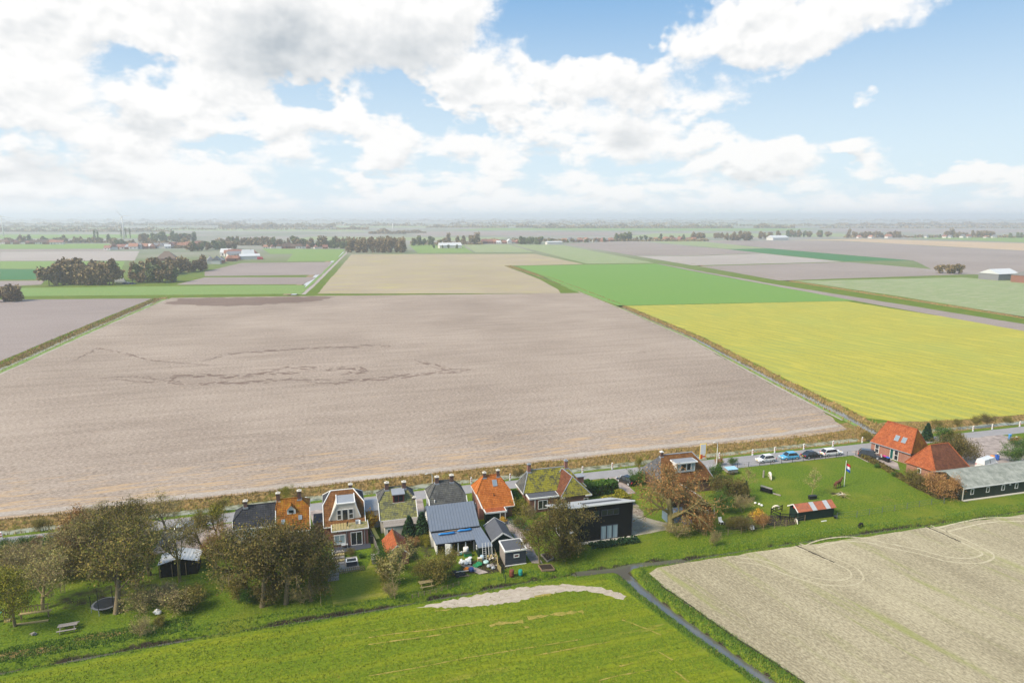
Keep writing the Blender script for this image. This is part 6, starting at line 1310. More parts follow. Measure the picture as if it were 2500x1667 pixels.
def leaf_quads(P_, size, seed, flat=0.):
    """random leaf clumps: quads at points P_"""
    r = np.random.RandomState(seed); n = len(P_); P_ = np.asarray(P_)
    u = r.normal(size=(n, 3)); u /= np.linalg.norm(u, axis=1, keepdims=True); v = r.normal(size=(n, 3)); v -= u * (u * v).sum(1, keepdims=True); v /= np.linalg.norm(v, axis=1, keepdims=True)
    s = (size * r.uniform(.55, 1.35, n))[:, None]; w_ = s * r.uniform(.45, .8, n)[:, None]
    Q = np.stack([P_ - u * s - v * w_ * .35, P_ + v * w_ - u * s * .1, P_ + u * s + v * w_ * .2, P_ - v * w_ + u * s * .15], 1).reshape(-1, 3)
    return Q, np.arange(4 * n).reshape(-1, 4)
def tree_proto(name, seed, cfg, bark, leafm, nleaf, lsize, jit, H=10., twig_r=.012):
    rnd = random.Random(seed); tubes, tips = [], []
    for s in range(cfg.get('stems', 1)):
        d = Vector((rnd.gauss(0, cfg.get('tilt', .05)), rnd.gauss(0, cfg.get('tilt', .05)), 1)).normalized(); p = Vector((rnd.gauss(0, cfg.get('base', 0)), rnd.gauss(0, cfg.get('base', 0)), 0))
        grow(rnd, p, d, H * cfg['trunk'] * rnd.uniform(.85, 1.1), cfg['r'], 0, cfg, tubes, tips)
    V, Fq = tube_mesh(tubes, twig_r); top = V[:, 2].max(); k = H / top
    V = V * k
    root = empty(name, (0, 0, -500)); np_mesh('trunk', V, Fq, bark, True, root)
    if nleaf:
        A_ = []; wts = [1.] * len(tips)
        for _ in range(nleaf):
            pts, dd = rnd.choice(tips); i = rnd.randrange(len(pts) - 1); q = pts[i].lerp(pts[i + 1], rnd.random()) * k
            A_.append((q.x + rnd.gauss(0, jit), q.y + rnd.gauss(0, jit), max(.1, q.z + rnd.gauss(0, jit * .8))))
        Q, Fl = leaf_quads(A_, lsize, seed); np_mesh('crown', Q, Fl, leafm, False, root)
    root['H'] = H; root['used'] = 0
    return root
def C(levels, kids, angle, ratio, start, trunk, r, lift, wander=.12, **kw): return dict(levels=levels, kids=kids, angle=angle, ratio=ratio, start=start, trunk=trunk, r=r, lift=lift, wander=wander, **kw)
BROAD = C(3, [9, 7, 7], [(35, 65), (30, 60), (25, 60)], [.72, .55, .5], [.28, .25, .2], .62, .28, [.03, .05, .02, 0], .14)
BARE = C(3, [9, 7, 7], [(25, 48), (25, 50), (20, 50)], [.8, .55, .5], [.35, .25, .15], .6, .24, [.05, .1, .08, .05], .12)
SPREAD = C(3, [11, 8, 8], [(40, 70), (30, 60), (25, 60)], [.95, .55, .5], [.3, .2, .1], .5, .45, [.02, .05, .0, -.08], .18)
DROOP = C(3, [10, 7, 5], [(30, 60), (30, 60), (30, 70)], [.7, .5, .55], [.25, .2, .2], .66, .2, [.05, .02, -.12, -.25], .12)
BUSH = C(2, [7, 6], [(20, 55), (25, 60)], [.55, .5], [.2, .2], .75, .06, [.03, .04, .02], .16, stems=7, tilt=.42, base=.5)
TWIGB = C(2, [9, 8], [(20, 50), (20, 55)], [.5, .5], [.15, .1], .8, .05, [.02, .03, .0], .2, stems=9, tilt=.45, base=.5)
SAPL = C(2, [9, 6], [(25, 50), (25, 55)], [.42, .5], [.3, .2], .9, .09, [.02, .06, .05], .06)
PROTO = {}
PROTO['brown_tree'] = [tree_proto('tree', 11 + i, BROAD, M_BARK, L_BROWN, 5600, .115, .5, twig_r=.018) for i in range(2)]
PROTO['dark_tree'] = [tree_proto('tree', 31 + i, BROAD, M_BARK, L_DARK, 6600, .12, .55, twig_r=.018) for i in range(2)]
PROTO['droop_tree'] = [tree_proto('tree', 41 + i, DROOP, M_BARKG, L_DARK, 5600, .12, .36) for i in range(2)]
PROTO['bare_tree'] = [tree_proto('tree', 51 + i, BARE, M_BARKG, L_PALE, 500, .13, .3, twig_r=.018) for i in range(2)]
PROTO['spread_tree'] = [tree_proto('tree', 61, SPREAD, M_BARKG, L_RUST, 7000, .10, .38, twig_r=.02)]
PROTO['pale_tree'] = [tree_proto('tree', 71 + i, BROAD, M_TWIG, L_PALE, 3600, .105, .45, twig_r=.02) for i in range(2)]
PROTO['green_tree'] = [tree_proto('tree', 81, BROAD, M_BARK, L_YELGR, 6500, .125, .5)]
PROTO['bush_brown'] = [tree_proto('shrub', 91 + i, BUSH, M_BARK, L_BROWN, 4600, .2, .75) for i in range(2)]
PROTO['bush_dark'] = [tree_proto('shrub', 101 + i, BUSH, M_BARK, L_DARK, 5000, .22, .8) for i in range(1)]
PROTO['bush_rust'] = [tree_proto('shrub', 111 + i, BUSH, M_TWIGR, L_RUST, 5600, .19, .75) for i in range(2)]
PROTO['bush_green'] = [tree_proto('shrub', 121 + i, BUSH, M_BARK, L_GREEN, 5000, .22, .8) for i in range(2)]
PROTO['bush_yellow'] = [tree_proto('shrub', 131, BUSH, M_BARK, L_YELGR, 4800, .22, .8)]
PROTO['bush_orange'] = [tree_proto('shrub', 141, BUSH, M_TWIGR, L_ORANGE, 1500, .42, .7)]
PROTO['twig_bush'] = [tree_proto('shrub', 151 + i, TWIGB, M_TWIG, L_PALE, 1300, .2, .6, twig_r=.03) for i in range(2)]
PROTO['sapling'] = [tree_proto('tree', 161 + i, SAPL, M_TWIG, L_PALE, 500, .14, .3, twig_r=.018) for i in range(2)]
def conifer_proto(seed, H=10., R=2.4, n=3800):
    rnd = random.Random(seed); root = empty('conifer', (0, 0, -500)); MB().tube([(0, 0, 0), (0, 0, H)], [.18, .03], 6).build('trunk', M_BARK, root); A_ = []
    root.location = (0, 0, 0)
    for _ in range(n):
        z = H * (1 - rnd.random() ** .6) * .94 + .4; rr = R * (1 - z / H) ** .8 * rnd.uniform(.25, 1.05) + .1; a = rnd.uniform(0, 6.28); A_.append((rr * math.cos(a), rr * math.sin(a), z - rr * .15))
    Q, Fl = leaf_quads(A_, .3, seed); np_mesh('crown', Q, Fl, L_CONIF, False, root); root.location = (0, 0, -500); root['H'] = H; root['used'] = 0
    return root
PROTO['conifer'] = [conifer_proto(171)]
VR = random.Random(5)
def plant(kind, loc, h, wf, label, group=None, cat=None):
    p = VR.choice(PROTO[kind]); o = p if not p['used'] else copy_tree(p); p['used'] = 1
    s = h / p['H']; o.location = (loc[0], loc[1], -.03); o.scale = (s * wf, s * wf, s); o.rotation_euler = (0, 0, VR.uniform(0, 6.28))
    o['label'] = label; o['category'] = cat or ('shrub' if 'bush' in kind else 'tree')
    if group: o['group'] = group
    return o
N_ = lambda u, v: G(u, v)
TR = [('brown_tree', K('z1', 915, 1020), 11.5, 1.12, 'broad olive brown tree standing over the trampoline'), ('bare_tree', K('z1', 1415, 770), 10.5, .95, 'tall bare fork-trunked tree in front of the white roofed shed'),
      ('brown_tree', K('z1', 720, 650), 8.5, 1.1, 'olive brown tree behind the trampoline tree on its left'), ('brown_tree', K('z1', 1180, 720), 9.2, 1.0, 'olive brown tree between trampoline tree and white roofed shed'), ('pale_tree', K('z1', 335, 985), 8.6, 1.1, 'pale leafed thin tree rising behind the slatted bench'),
      ('green_tree', K('l4', 200, 810), 8.0, .9, 'yellow-green tree left of the slatted bench'), ('pale_tree', K('z1', 560, 620), 6.5, 1.2, 'pale twiggy tree above the small wooden ladder'), ('bush_rust', N_(189, 1327), 6., .8, 'russet tree at the roadside near the left end'), ('pale_tree', N_(236, 1312), 6., 1., 'pale brown roadside tree right of the russet one'),
      ('bush_dark', N_(290, 1330), 6.5, 1., 'dark brown shrub tree at the forecourt edge'), ('brown_tree', N_(350, 1320), 7.5, 1., 'brown roadside tree left of the white forecourt car'), ('pale_tree', N_(405, 1295), 7., 1.1, 'twiggy tree behind the tall bare tree at the roadside'),
      ('brown_tree', K('z2', 430, 880), 6.2, 1.15, 'brown bushy tree right of the white roofed shed'), ('green_tree', K('z2', 590, 770), 6.8, .85, 'yellow-green tree left of the slate roof'), ('spread_tree', K('z2', 660, 960), 6.5, .75, 'russet tree in front of the slate roofed house'),
      ('dark_tree', K('z2', 1075, 1480), 11.6, 1.05, 'dense brown tree with pale trunk, left of the thicket by the lawn'), ('dark_tree', K('z2', 1335, 1450), 11.2, .95, 'dense brown tree in the middle of the thicket by the lawn'), ('dark_tree', K('z2', 1610, 1420), 9.4, .8, 'darkest dense tree at the right end of the thicket by the lawn'),
      ('brown_tree', K('z2', 900, 1290), 9.6, 1., 'olive tree at the back left of the thicket'), ('brown_tree', K('z2', 1250, 1230), 9.0, 1.05, 'olive tree at the back of the thicket before the mossy orange roof'), ('dark_tree', K('z2', 1500, 1220), 7.2, 1.0, 'dark tree at the back right of the thicket'),
      ('sapling', K('z3', 885, 1400), 7.2, 1.2, 'tall thin bare sapling at the ditch corner of the yellowish lawn'), ('sapling', K('z3', 1005, 1110), 5.5, 1.1, 'bare birch sapling before the brick outbuilding'), ('sapling', K('z3', 935, 1260), 6.2, 1.1, 'bare sapling between the lawn and the brick outbuilding'),
      ('conifer', K('z3', 1030, 800), 4.0, 1.5, 'dark conifer left of the two behind the brick outbuilding'), ('conifer', K('z3', 1160, 800), 4.6, 1.4, 'dark conifer nearest the white side of the metal barn'), ('droop_tree', K('z5', 405, 1360), 8.8, .92, 'drooping dark leaved tree left of the black house'), ('droop_tree', K('z5', 745, 1270), 10.0, .95, 'drooping dark leaved tree right before the black house'),
      ('spread_tree', K('e1', 550, 1230), 11.8, 1.0, 'huge spreading russet bare tree between the black and the mansard house'), ('bare_tree', K('e1', 780, 1190), 7.5, 1.2, 'bare low branched tree over the blue tarpaulin'), ('green_tree', K('z5', 1522, 355), 3.8, .7, 'small round topped tree at the roadside drive'), ('sapling', K('e1', 1520, 760), 5.5, 1.2, 'thin bare sapling at the left edge of the paddock'), ('sapling', K('e2', 945, 850), 5.2, 1.5, 'staked young tree in the middle of the paddock'),
      ('conifer', K('e1', 1515, 810), 3.4, 1.0, 'narrow dark conifer left of the paddock hay rack'), ('conifer', K('e3', 1110, 385), 4.2, 1.4, 'dark conifer behind the orange house ridge')]
for a in TR: plant(*a)
BU = [('twig_bush', K('z1', 100, 720), 4.2, 1.2, 'olive twiggy shrub at the left edge'), ('twig_bush', K('z1', 230, 690), 4., 1.2, 'twiggy shrub behind the pale thin tree'), ('twig_bush', K('z1', 470, 760), 3.6, 1.2, 'twiggy shrub over the small wooden ladder'), ('bush_dark', K('z1', 640, 740), 3.6, 1.2, 'dark shrub right of the small wooden ladder'), ('twig_bush', K('z1', 380, 640), 3.8, 1.3, 'pale shrub in the rough left garden'), ('bush_yellow', K('z1', 60, 860), 3.6, 1.1, 'yellow-green shrub at the left photo edge'),
      ('twig_bush', K('z1', 1120, 1010), 3.4, 1.35, 'pale bare shrub right of the trampoline'), ('twig_bush', K('z1', 1360, 1000), 3.6, 1.4, 'pale bare shrub below the tall bare tree'), ('bush_brown', K('z1', 1510, 990), 3., 1.3, 'olive shrub right of the pale bare shrubs'), ('twig_bush', K('z1', 1100, 1190), 2.6, 1.1, 'brown dead shrub on the ditch edge'), ('bush_brown', K('z1', 1270, 1120), 1.4, 1.3, 'low brown shrub beside the white bag'),
      ('bush_green', N_(21, 1343), 2.2, 1.2, 'green shrub on the roadside at the left edge'), ('bush_green', N_(62, 1340), 2.2, 1.2, 'green shrub beside the small orange one at the roadside'), ('bush_orange', N_(50, 1337), 1.5, 1., 'small orange leaved shrub at the left roadside'), ('bush_green', N_(124, 1335), 2.3, 1.1, 'green shrub left of the russet roadside tree'), ('bush_rust', N_(90, 1332), 1.5, 2., 'brown beech hedge piece between the green roadside shrubs'), ('bush_brown', N_(150, 1340), 2.8, 1.1, 'olive shrub under the russet roadside tree'),
      ('bush_green', K('z2', 1760, 1190), 4.0, .9, 'bright green shrub at the right end of the thicket'), ('twig_bush', K('z2', 1510, 1440), 2.6, 1.3, 'grey leaved shrub at the foot of the thicket'), ('bush_brown', K('z2', 820, 1400), 2.8, 1.3, 'low shrub at the left foot of the thicket'), ('bush_green', K('z2', 900, 1440), 2.2, 1.2, 'low green shrub beside the pale trunk of the thicket'), ('bush_dark', K('z2', 1180, 1400), 3.2, 1.3, 'dark shrub under the thicket'), ('twig_bush', K('z2', 130, 1390), 2.8, 1.4, 'pale dead shrub on the left garden lawn'), ('bush_brown', K('z2', 330, 1420), 2.2, 1.4, 'brown shrub at the broken rail in the left garden'),
      ('bush_orange', K('z3', 640, 720), 3.6, .8, 'orange leaved shrub between dormer house and mossy cottage'), ('bush_green', K('z3', 790, 1130), 4.0, .8, 'dark green shrub left of the brick outbuilding'), ('bush_brown', K('z3', 830, 1270), 4.6, .7, 'olive shrub on the right edge of the yellowish lawn'), ('twig_bush', K('z3', 850, 1400), 2.4, .9, 'silvery shrub at the foot of the thin sapling'), ('bush_brown', K('z3', 1170, 1220), 3.3, 1.1, 'olive shrub behind the yellowish picnic table'), ('bush_brown', K('z3', 1360, 1240), 4.4, .95, 'yellow leaved shrub between picnic table and yard'), ('bush_brown', K('z4', 430, 1385), 4.0, .9, 'brown shrub in front of the open barn'), ('bush_yellow', K('z3', 1190, 860), 1.6, 1.2, 'low yellow shrub at the corner of the metal barn'), ('bush_rust', K('z3', 1040, 880), 1.6, 1.2, 'low reddish shrub behind the brick outbuilding'),
      ('bush_green', K('z3', 540, 990), .8, 1.6, 'low flowering plants below the patio door'), ('bush_dark', K('z3', 430, 960), .9, 1.6, 'low dark planting beside the garden steps'), ('bush_yellow', K('z4', 1330, 680), 3.2, .8, 'yellow-green leafy shrub between orange cottage and mossy house'), ('twig_bush', K('z5', 270, 860), 2.8, .9, 'pale plumed grass shrub below the mossy house wall'), ('bush_green', K('z5', 170, 980), 2.2, 1., 'green shrub beside the paved garden path'), ('bush_orange', K('z4', 1110, 770), 1.3, 1.1, 'small orange shrub in front of the green back extension'), ('bush_dark', K('z5', 640, 1280), 3., 1.3, 'dark shrub under the drooping trees'), ('bush_dark', K('z5', 800, 1260), 2.6, 1.2, 'dark shrub at the foot of the right drooping tree'),
      ('bush_green', K('z5', 1490, 470), 3.0, .95, 'dark green shrub right of the black car on the drive'), ('twig_bush', K('z5', 1060, 520), 1.8, 1.2, 'pampas tuft before the clipped hedge'), ('bush_rust', K('e1', 1000, 1290), 4.6, .9, 'brown shrub right of the big bare tree'), ('bush_green', K('e1', 1110, 720), 3.6, .8, 'green shrub at the right corner of the mansard house'), ('bush_green', K('e1', 1160, 580), 3.6, .8, 'dark evergreen shrub beside the trailer'), ('bush_dark', K('e1', 1290, 840), 4.8, 1., 'dark brown shrub between mansard house and paddock'), ('bush_green', K('e1', 1210, 990), 4.0, .85, 'dark green shrub right of the brown barn'), ('bush_brown', K('e1', 1420, 830), 4.2, .9, 'olive twiggy shrub at the paddock corner'), ('twig_bush', K('e1', 1480, 985), 3.2, 1.1, 'pale shrub left of the three white stones'), ('bush_orange', K('e1', 1660, 1130), 2.7, .8, 'orange leaved shrub left of the rail pen'), ('bush_rust', K('e1', 1720, 1180), 2.4, 1.3, 'reddish brown shrub right of the orange leaved one'), ('bush_dark', K('e1', 1480, 1230), 2.2, 1.3, 'dark shrub at the lower wire fence'), ('bush_brown', K('e1', 1330, 1200), 2.0, 1.2, 'olive shrub below the white garden chair'), ('twig_bush', K('e1', 640, 1300), 2.6, 1.6, 'heap of hanging twigs at the foot of the big bare tree'), ('twig_bush', K('e1', 1130, 1420), 2.6, .7, 'leaning bundle of bare stems at the ditch'), ('bush_green', K('e1', 1355, 395), 1.8, .9, 'small round evergreen at the paddock roadside'), ('bush_rust', K('e1', 1200, 395), 1.8, 1., 'brown clipped shrub beside the street lamp'),
      ('bush_rust', K('e3', 1200, 1090), 4.8, 1.1, 'large rusty shrub left of the long green shed'), ('bush_rust', K('e3', 1440, 1120), 4.0, .9, 'rusty shrub against the end of the long green shed'), ('bush_brown', K('e3', 930, 940), 3.4, 1.1, 'olive brown shrub before the hipped barn window'), ('bush_dark', K('e3', 1050, 1010), 2.6, 1.2, 'dark shrub behind the low dark fence'), ('bush_dark', K('e3', 1400, 650), 5.2, 1.05, 'big dark shrub behind the hipped barn'), ('bush_dark', K('e3', 1560, 680), 5.0, .9, 'big dark shrub on the edge of the farm yard'), ('bush_green', K('e3', 1300, 440), 4.6, .9, 'dark green shrub behind the orange house'), ('bush_brown', K('e3', 1480, 480), 4.2, .9, 'olive shrub between orange house and farm yard'), ('bush_green', K('e3', 2200, 670), 3.8, 1., 'bright green shrub at the right edge of the farm yard'), ('bush_green', K('e3', 2320, 560), 3.6, 1., 'green shrub at the right photo edge'), ('bush_rust', K('e3', 2250, 430), 1.7, 1.4, 'low reddish planting by the blue service post'),
      ('bush_brown', K('e3', 1250, 235), 2.2, 1.3, 'ditch shrub behind the orange house roof'), ('bush_brown', K('e3', 1500, 210), 2.0, 1.4, 'ditch shrub right of the orange house'), ('bush_brown', K('e3', 1750, 200), 2.6, 1.2, 'ditch shrub left of the third marker post on the right'), ('bush_dark', K('e3', 1880, 190), 2.6, 1.2, 'dark ditch shrub beside the third marker post on the right'), ('bush_brown', K('e3', 2130, 180), 2.0, 1.4, 'ditch shrub near the right photo edge'), ('bush_brown', K('e3', 330, 400), 2.4, 1.2, 'ditch shrub left of the orange house'), ('bush_green', K('e3', 480, 740), 1.0, 1.2, 'low shrub at the corner of the low dark fence'), ('bush_green', K('e3', 720, 850), 1.2, 1.4, 'low shrub below the teal front door'),
      ('bush_brown', K('z2', 640, 440), 2.2, 1.3, 'roadside shrub left of the slate roof chimney'), ('bush_yellow', K('z2', 1335, 280), 2.0, 1.2, 'yellow ditch shrub behind the mossy orange chimney'), ('bush_brown', N_(110, 1290), 2.0, 1.6, 'brown ditch shrub left of the pale roadside tree'), ('bush_dark', K('z5', 170, 385), 1.6, 1.3, 'dark ditch shrub left of the mossy house roof')]
BU += [('twig_bush', K('z1', 160, 610), 3.4, 1.3, 'pale shrub near the road at the far left garden'), ('twig_bush', K('z1', 300, 760), 3.2, 1.3, 'pale shrub left of the small wooden ladder'), ('bush_brown', K('z1', 20, 640), 3., 1.4, 'olive shrub at the left edge under the road hedge'), ('bush_brown', K('z1', 520, 690), 3.8, 1.2, 'olive shrub behind the small wooden ladder'), ('twig_bush', K('z1', 800, 760), 3., 1.3, 'twiggy undergrowth behind the trampoline'),
       ('bush_rust', K('z1', 610, 560), 4.6, 1., 'russet shrub in the middle of the left garden'), ('bush_brown', K('z1', 1010, 700), 3.4, 1.3, 'olive undergrowth right of the trampoline tree'), ('twig_bush', K('z1', 1250, 930), 2.6, 1.3, 'bare shrub between the pale shrubs and the tall bare tree'), ('bush_rust', K('z2', 480, 960), 3., 1.2, 'russet undergrowth right of the white roofed shed'), ('twig_bush', K('z2', 700, 1250), 2.4, 1.3, 'bare shrub left of the thicket'), ('bush_dark', K('z1', 900, 560), 4.2, 1.2, 'dark shrub behind the trampoline tree near the road')]
for a in BU: plant(*a)
# clipped hedges
def hedge(poly, h, label, leafm, n):
    cx_ = sum(p[0] for p in poly) / len(poly); cy2 = sum(p[1] for p in poly) / len(poly); r = thing('clipped_hedge', (cx_, cy2), label, 'hedge', 'clipped hedges'); rnd = random.Random(n)
    MB().prism([(cx_ + (x - cx_) * .86, cy2 + (y - cy2) * .86) for x, y in poly], 0, h * .9).build('inner_branches', L_DARK, r); A_ = []
    while len(A_) < n:
        i = rnd.randrange(len(poly)); a, b = poly[i], poly[(i + 1) % len(poly)]; t = rnd.random(); s = 1. if rnd.random() < .55 else math.sqrt(rnd.random())
        x, y = a[0] + (b[0] - a[0]) * t, a[1] + (b[1] - a[1]) * t; A_.append((cx_ + (x - cx_) * s - r.location.x + rnd.gauss(0, .07), cy2 + (y - cy2) * s - r.location.y + rnd.gauss(0, .07), (h if s < 1 else h * rnd.random()) + rnd.gauss(0, .06)))
    Q, Fl = leaf_quads(A_, .17, n); np_mesh('leaves', Q, Fl, leafm, False, r)
def zq(k, pts): 
    q = [K(k, *p) for p in pts]; ar = sum(q[i][0] * q[(i + 1) % len(q)][1] - q[(i + 1) % len(q)][0] * q[i][1] for i in range(len(q))); return q if ar > 0 else q[::-1]
hedge([(46.0, 108.6), (50.2, 109.0), (50.0, 110.8), (45.8, 110.6)], 2.1, 'dark green clipped hedge left of the black car', L_GREEN, 2600); hedge([(43.9, 108.4), (45.9, 108.7), (45.7, 112), (43.9, 112)], 2.0, 'dark green clipped hedge right of the mossy house', L_GREEN, 2400); hedge([(45.4, 103.0), (50.0, 103.4), (49.8, 105.2), (45.2, 105.0)], 1.6, 'yellow topped clipped hedge behind the black house', L_YELGR, 2600); hedge([(49.0, 105.4), (50.4, 105.4), (50.4, 107.6), (49.0, 107.6)], 1.3, 'small yellow green hedge end near the drive', L_YELGR, 1200); hedge([(29.6, 106.2), (31.4, 106.2), (31.4, 111.0), (29.8, 111.0)], 2.0, 'dark hedge between the orange cottage and the mossy house', L_GREEN, 2600)
_pq = [K('e3', 235, 600), K('e3', 500, 735), K('e3', 900, 975), K('e3', 1240, 1140)]
hedge([(x + .15, y) for x, y in _pq] + [(x + 1.1, y + .35) for x, y in reversed(_pq)], .75, 'low dark hedge along the fence right of the paddock', L_DARK, 3600)
# ------------------------------------------------------------------ ground cover
def tufts(name, P_, h, wd, mat, seed, label, lean=.35, nb=3):
    r = np.random.RandomState(seed); P_ = np.repeat(np.asarray(P_), nb, 0); n = len(P_)
    P_ = P_ + np.stack([r.normal(0, .12, n), r.normal(0, .12, n), np.zeros(n)], 1); a = r.uniform(0, 6.28, n); hh = h * r.uniform(.5, 1.25, n); ww = wd * r.uniform(.6, 1.3, n)
    dx_, dy2 = np.cos(a), np.sin(a); la = r.uniform(0, 6.28, n); ll = hh * lean * r.uniform(.2, 1., n)
    b0 = P_ + np.stack([-dx_ * ww, -dy2 * ww, np.zeros(n)], 1); b1 = P_ + np.stack([dx_ * ww, dy2 * ww, np.zeros(n)], 1); tp = P_ + np.stack([np.cos(la) * ll, np.sin(la) * ll, hh], 1)
    V = np.stack([b0, b1, tp], 1).reshape(-1, 3); o = np_mesh(name, V, np.arange(3 * n).reshape(-1, 3), mat, False, None, 'stuff'); o['label'] = label
    return o
def zground(x, y):
    z = 0.
    return z
L_REED = leaf_mat('dry_reed', [(0., (0.139, 0.092, 0.034)), (.35, (0.293, 0.193, 0.069)), (.6, (0.262, 0.231, 0.062)), (.8, (0.477, 0.308, 0.131)), (1., (0.585, 0.416, 0.200))]); L_WEED = leaf_mat('green_weeds', [(0., (0.036, 0.082, 0.021)), (.4, (0.081, 0.172, 0.030)), (.75, (0.161, 0.254, 0.038)), (1., (0.428, 0.328, 0.105))]); L_TURF = leaf_mat('turf', [(0., (0.062, 0.108, 0.016)), (.4, (0.150, 0.201, 0.019)), (.75, (0.246, 0.270, 0.028)), (1., (0.456, 0.324, 0.084))])
rs_ = np.random.RandomState(9)
def sample_z(x, y):
    ix = np.clip(np.searchsorted(gx, x) - 1, 0, len(gx) - 2); iy = np.clip(np.searchsorted(gy, y) - 1, 0, len(gy) - 2); fx = (x - gx[ix]) / (gx[ix + 1] - gx[ix]); fy = (y - gy[iy]) / (gy[iy + 1] - gy[iy])
    return (ZG[iy, ix] * (1 - fx) + ZG[iy, ix + 1] * fx) * (1 - fy) + (ZG[iy + 1, ix] * (1 - fx) + ZG[iy + 1, ix + 1] * fx) * fy
def band(n, x0, x1, ylo, yhi):
    x = rs_.uniform(x0, x1, n); y = ylo(x) + (yhi(x) - ylo(x)) * rs_.random(n); return np.stack([x, y, sample_z(x, y)], 1)
cC = lambda x: np.interp(x, [-160, -50, 20, 90, 118, 126, 150, 230], [122.2, 122.2, 123.7, 124.3, 124.6, 125.5, 125.0, 124.5])
P1 = band(6500, -90, 150, lambda x: cC(x) + .7, lambda x: cC(x) + 4.0); P2 = band(2600, -90, 150, lambda x: cC(x) - 2.6, lambda x: cC(x) - .75)
k2 = vnoise(P2[:, 0], P2[:, 1], .12, 8) > -.25; tufts('dry_reeds', np.concatenate([P1, P2[k2]]), .5, .05, L_REED, 4, 'dry brown reeds and grass lining the road ditch')
cA = lambda x: np.interp(x, [-75, -37, -16, 3.5, 14.7, 26.8, 33, 41.6, 49.8, 57.9, 69.6, 84.6, 102, 150], [80, 81.7, 83, 83.2, 83.8, 84.7, 84.7, 84.7, 84.2, 84.6, 84.6, 84.3, 84, 84.2])
P3 = band(5000, -62, 130, lambda x: cA(x) + .35, lambda x: cA(x) + 1.7); P4 = band(2500, -62, 130, lambda x: cA(x) - 1.7, lambda x: cA(x) - .5); P5 = band(4200, -62, -18, lambda x: cA(x) + 1.2, lambda x: cA(x) + 4.2)
def bandB(n, lo, hi):
    y = rs_.uniform(50, 83.5, n); c_ = np.interp(y, [44, 57.3, 64.7, 70.4, 76.9, 81, 84.6], [48.5, 45.2, 43.2, 41.7, 40.3, 39.7, 39.4]); x = c_ + rs_.uniform(lo, hi, n); return np.stack([x, y, sample_z(x, y)], 1)
PB = bandB(3600, .9, 2.9); PB2 = bandB(2400, -2.3, -1.1)
near_j = lambda P_: P_[~((P_[:, 0] > 36.5) & (P_[:, 0] < 42) & (P_[:, 1] < 84.4) & (P_[:, 1] > 82))]
tufts('ditch_weeds', near_j(np.concatenate([P3, P4, P5, PB, PB2])), .22, .05, L_WEED, 5, 'green and brown weeds on the ditch banks')
P6 = band(30000, -62, 41, lambda x: np.full_like(x, 50.), lambda x: cA(x) - 2.2); P6 = P6[P6[:, 0] < np.interp(P6[:, 1], [44, 57, 64, 70, 77, 82], [45.5, 42.4, 40.4, 38.8, 37.2, 36])]; P6[:, 2] = .085
ins = lambda P_, poly: np.array([sum(((poly[i][1] > y) != (poly[i - 1][1] > y)) and (x < (poly[i - 1][0] - poly[i][0]) * (y - poly[i][1]) / (poly[i - 1][1] - poly[i][1]) + poly[i][0]) for i in range(len(poly))) % 2 == 1 for x, y in P_[:, :2]])
P6 = P6[~ins(P6, SOIL_P) | (rs_.random(len(P6)) < .10)]
P7 = band(20000, -62, 108, lambda x: cA(x) + 1.7, lambda x: np.full_like(x, 96.)); 
tufts('meadow_grass', P6, .13, .05, L_TURF, 6, 'short green meadow grass in the foreground', .6, 3); tufts('lawn_grass', P7, .11, .045, L_TURF, 7, 'short green grass in the gardens', .6, 2)
PI_ = band(900, 37.5, 45.5, lambda x: np.full_like(x, 90.0), lambda x: np.full_like(x, 91.7)); Q, Fl = leaf_quads(PI_ + np.stack([np.zeros(len(PI_)), np.zeros(len(PI_)), rs_.uniform(.05, .55, len(PI_))], 1), .2, 8); o = np_mesh('ivy_cover', Q, Fl, L_CONIF, False, None, 'stuff'); o['label'] = 'dark ground cover on the bank below the black house'
PD = []
for k, (lo, hi) in ((6, (.8, 3.4)), (6, (-3.2, -.8)), (7, (.9, 3.4)), (7, (-4.2, -.9)), (9, (-3, 3))):
    pts = DITCHES[k][0]; n = 2600
    for (xa, ya), (xb, yb) in zip(pts[:-1], pts[1:]):
        L_ = math.hypot(xb - xa, yb - ya); m2 = int(n * L_ / 500); t = rs_.random(m2); d = rs_.uniform(lo, hi, m2); x = xa + (xb - xa) * t + (yb - ya) / L_ * d; y = ya + (yb - ya) * t - (xb - xa) / L_ * d; PD.append(np.stack([x, y, sample_z(x, y)], 1))
tufts('dry_field_ditch_reeds', np.concatenate(PD), .7, .12, L_REED, 11, 'dry reeds along the straight ditches between the fields')
# ------------------------------------------------------------------ remove prototypes that were not planted
for k, l in PROTO.items():
    for p in l:
        if not p['used']:
            for c_ in list(p.children): bpy.data.objects.remove(c_)
            bpy.data.objects.remove(p)
        else:
            for kk in ('H', 'used'):
                if kk in p: del p[kk]
# ------------------------------------------------------------------ distant trees
def far_proto(seed, H, R, low, n, size, mat, lumps_=5):
    rnd = random.Random(seed); root = empty('tree', (0, 0, 0)); MB().tube([(0, 0, 0), (0, 0, H * .6)], [H * .02, H * .01], 5).build('trunk', M_BARK, root); A_ = []
    cs = [(rnd.gauss(0, R * .4), rnd.gauss(0, R * .4), H * rnd.uniform(low + .18, .8), rnd.uniform(.45, .7)) for _ in range(lumps_)]
    for _ in range(n):
        c_ = rnd.choice(cs); v = Vector((rnd.gauss(0, 1), rnd.gauss(0, 1), rnd.gauss(0, 1))).normalized() * rnd.random() ** .35
        A_.append((c_[0] + v.x * R * c_[3], c_[1] + v.y * R * c_[3], min(H, max(H * low, c_[2] + v.z * H * .26))))
    Q, Fl = leaf_quads(A_, size, seed); np_mesh('crown', Q, Fl, mat, False, root); root['used'] = 0
    return root
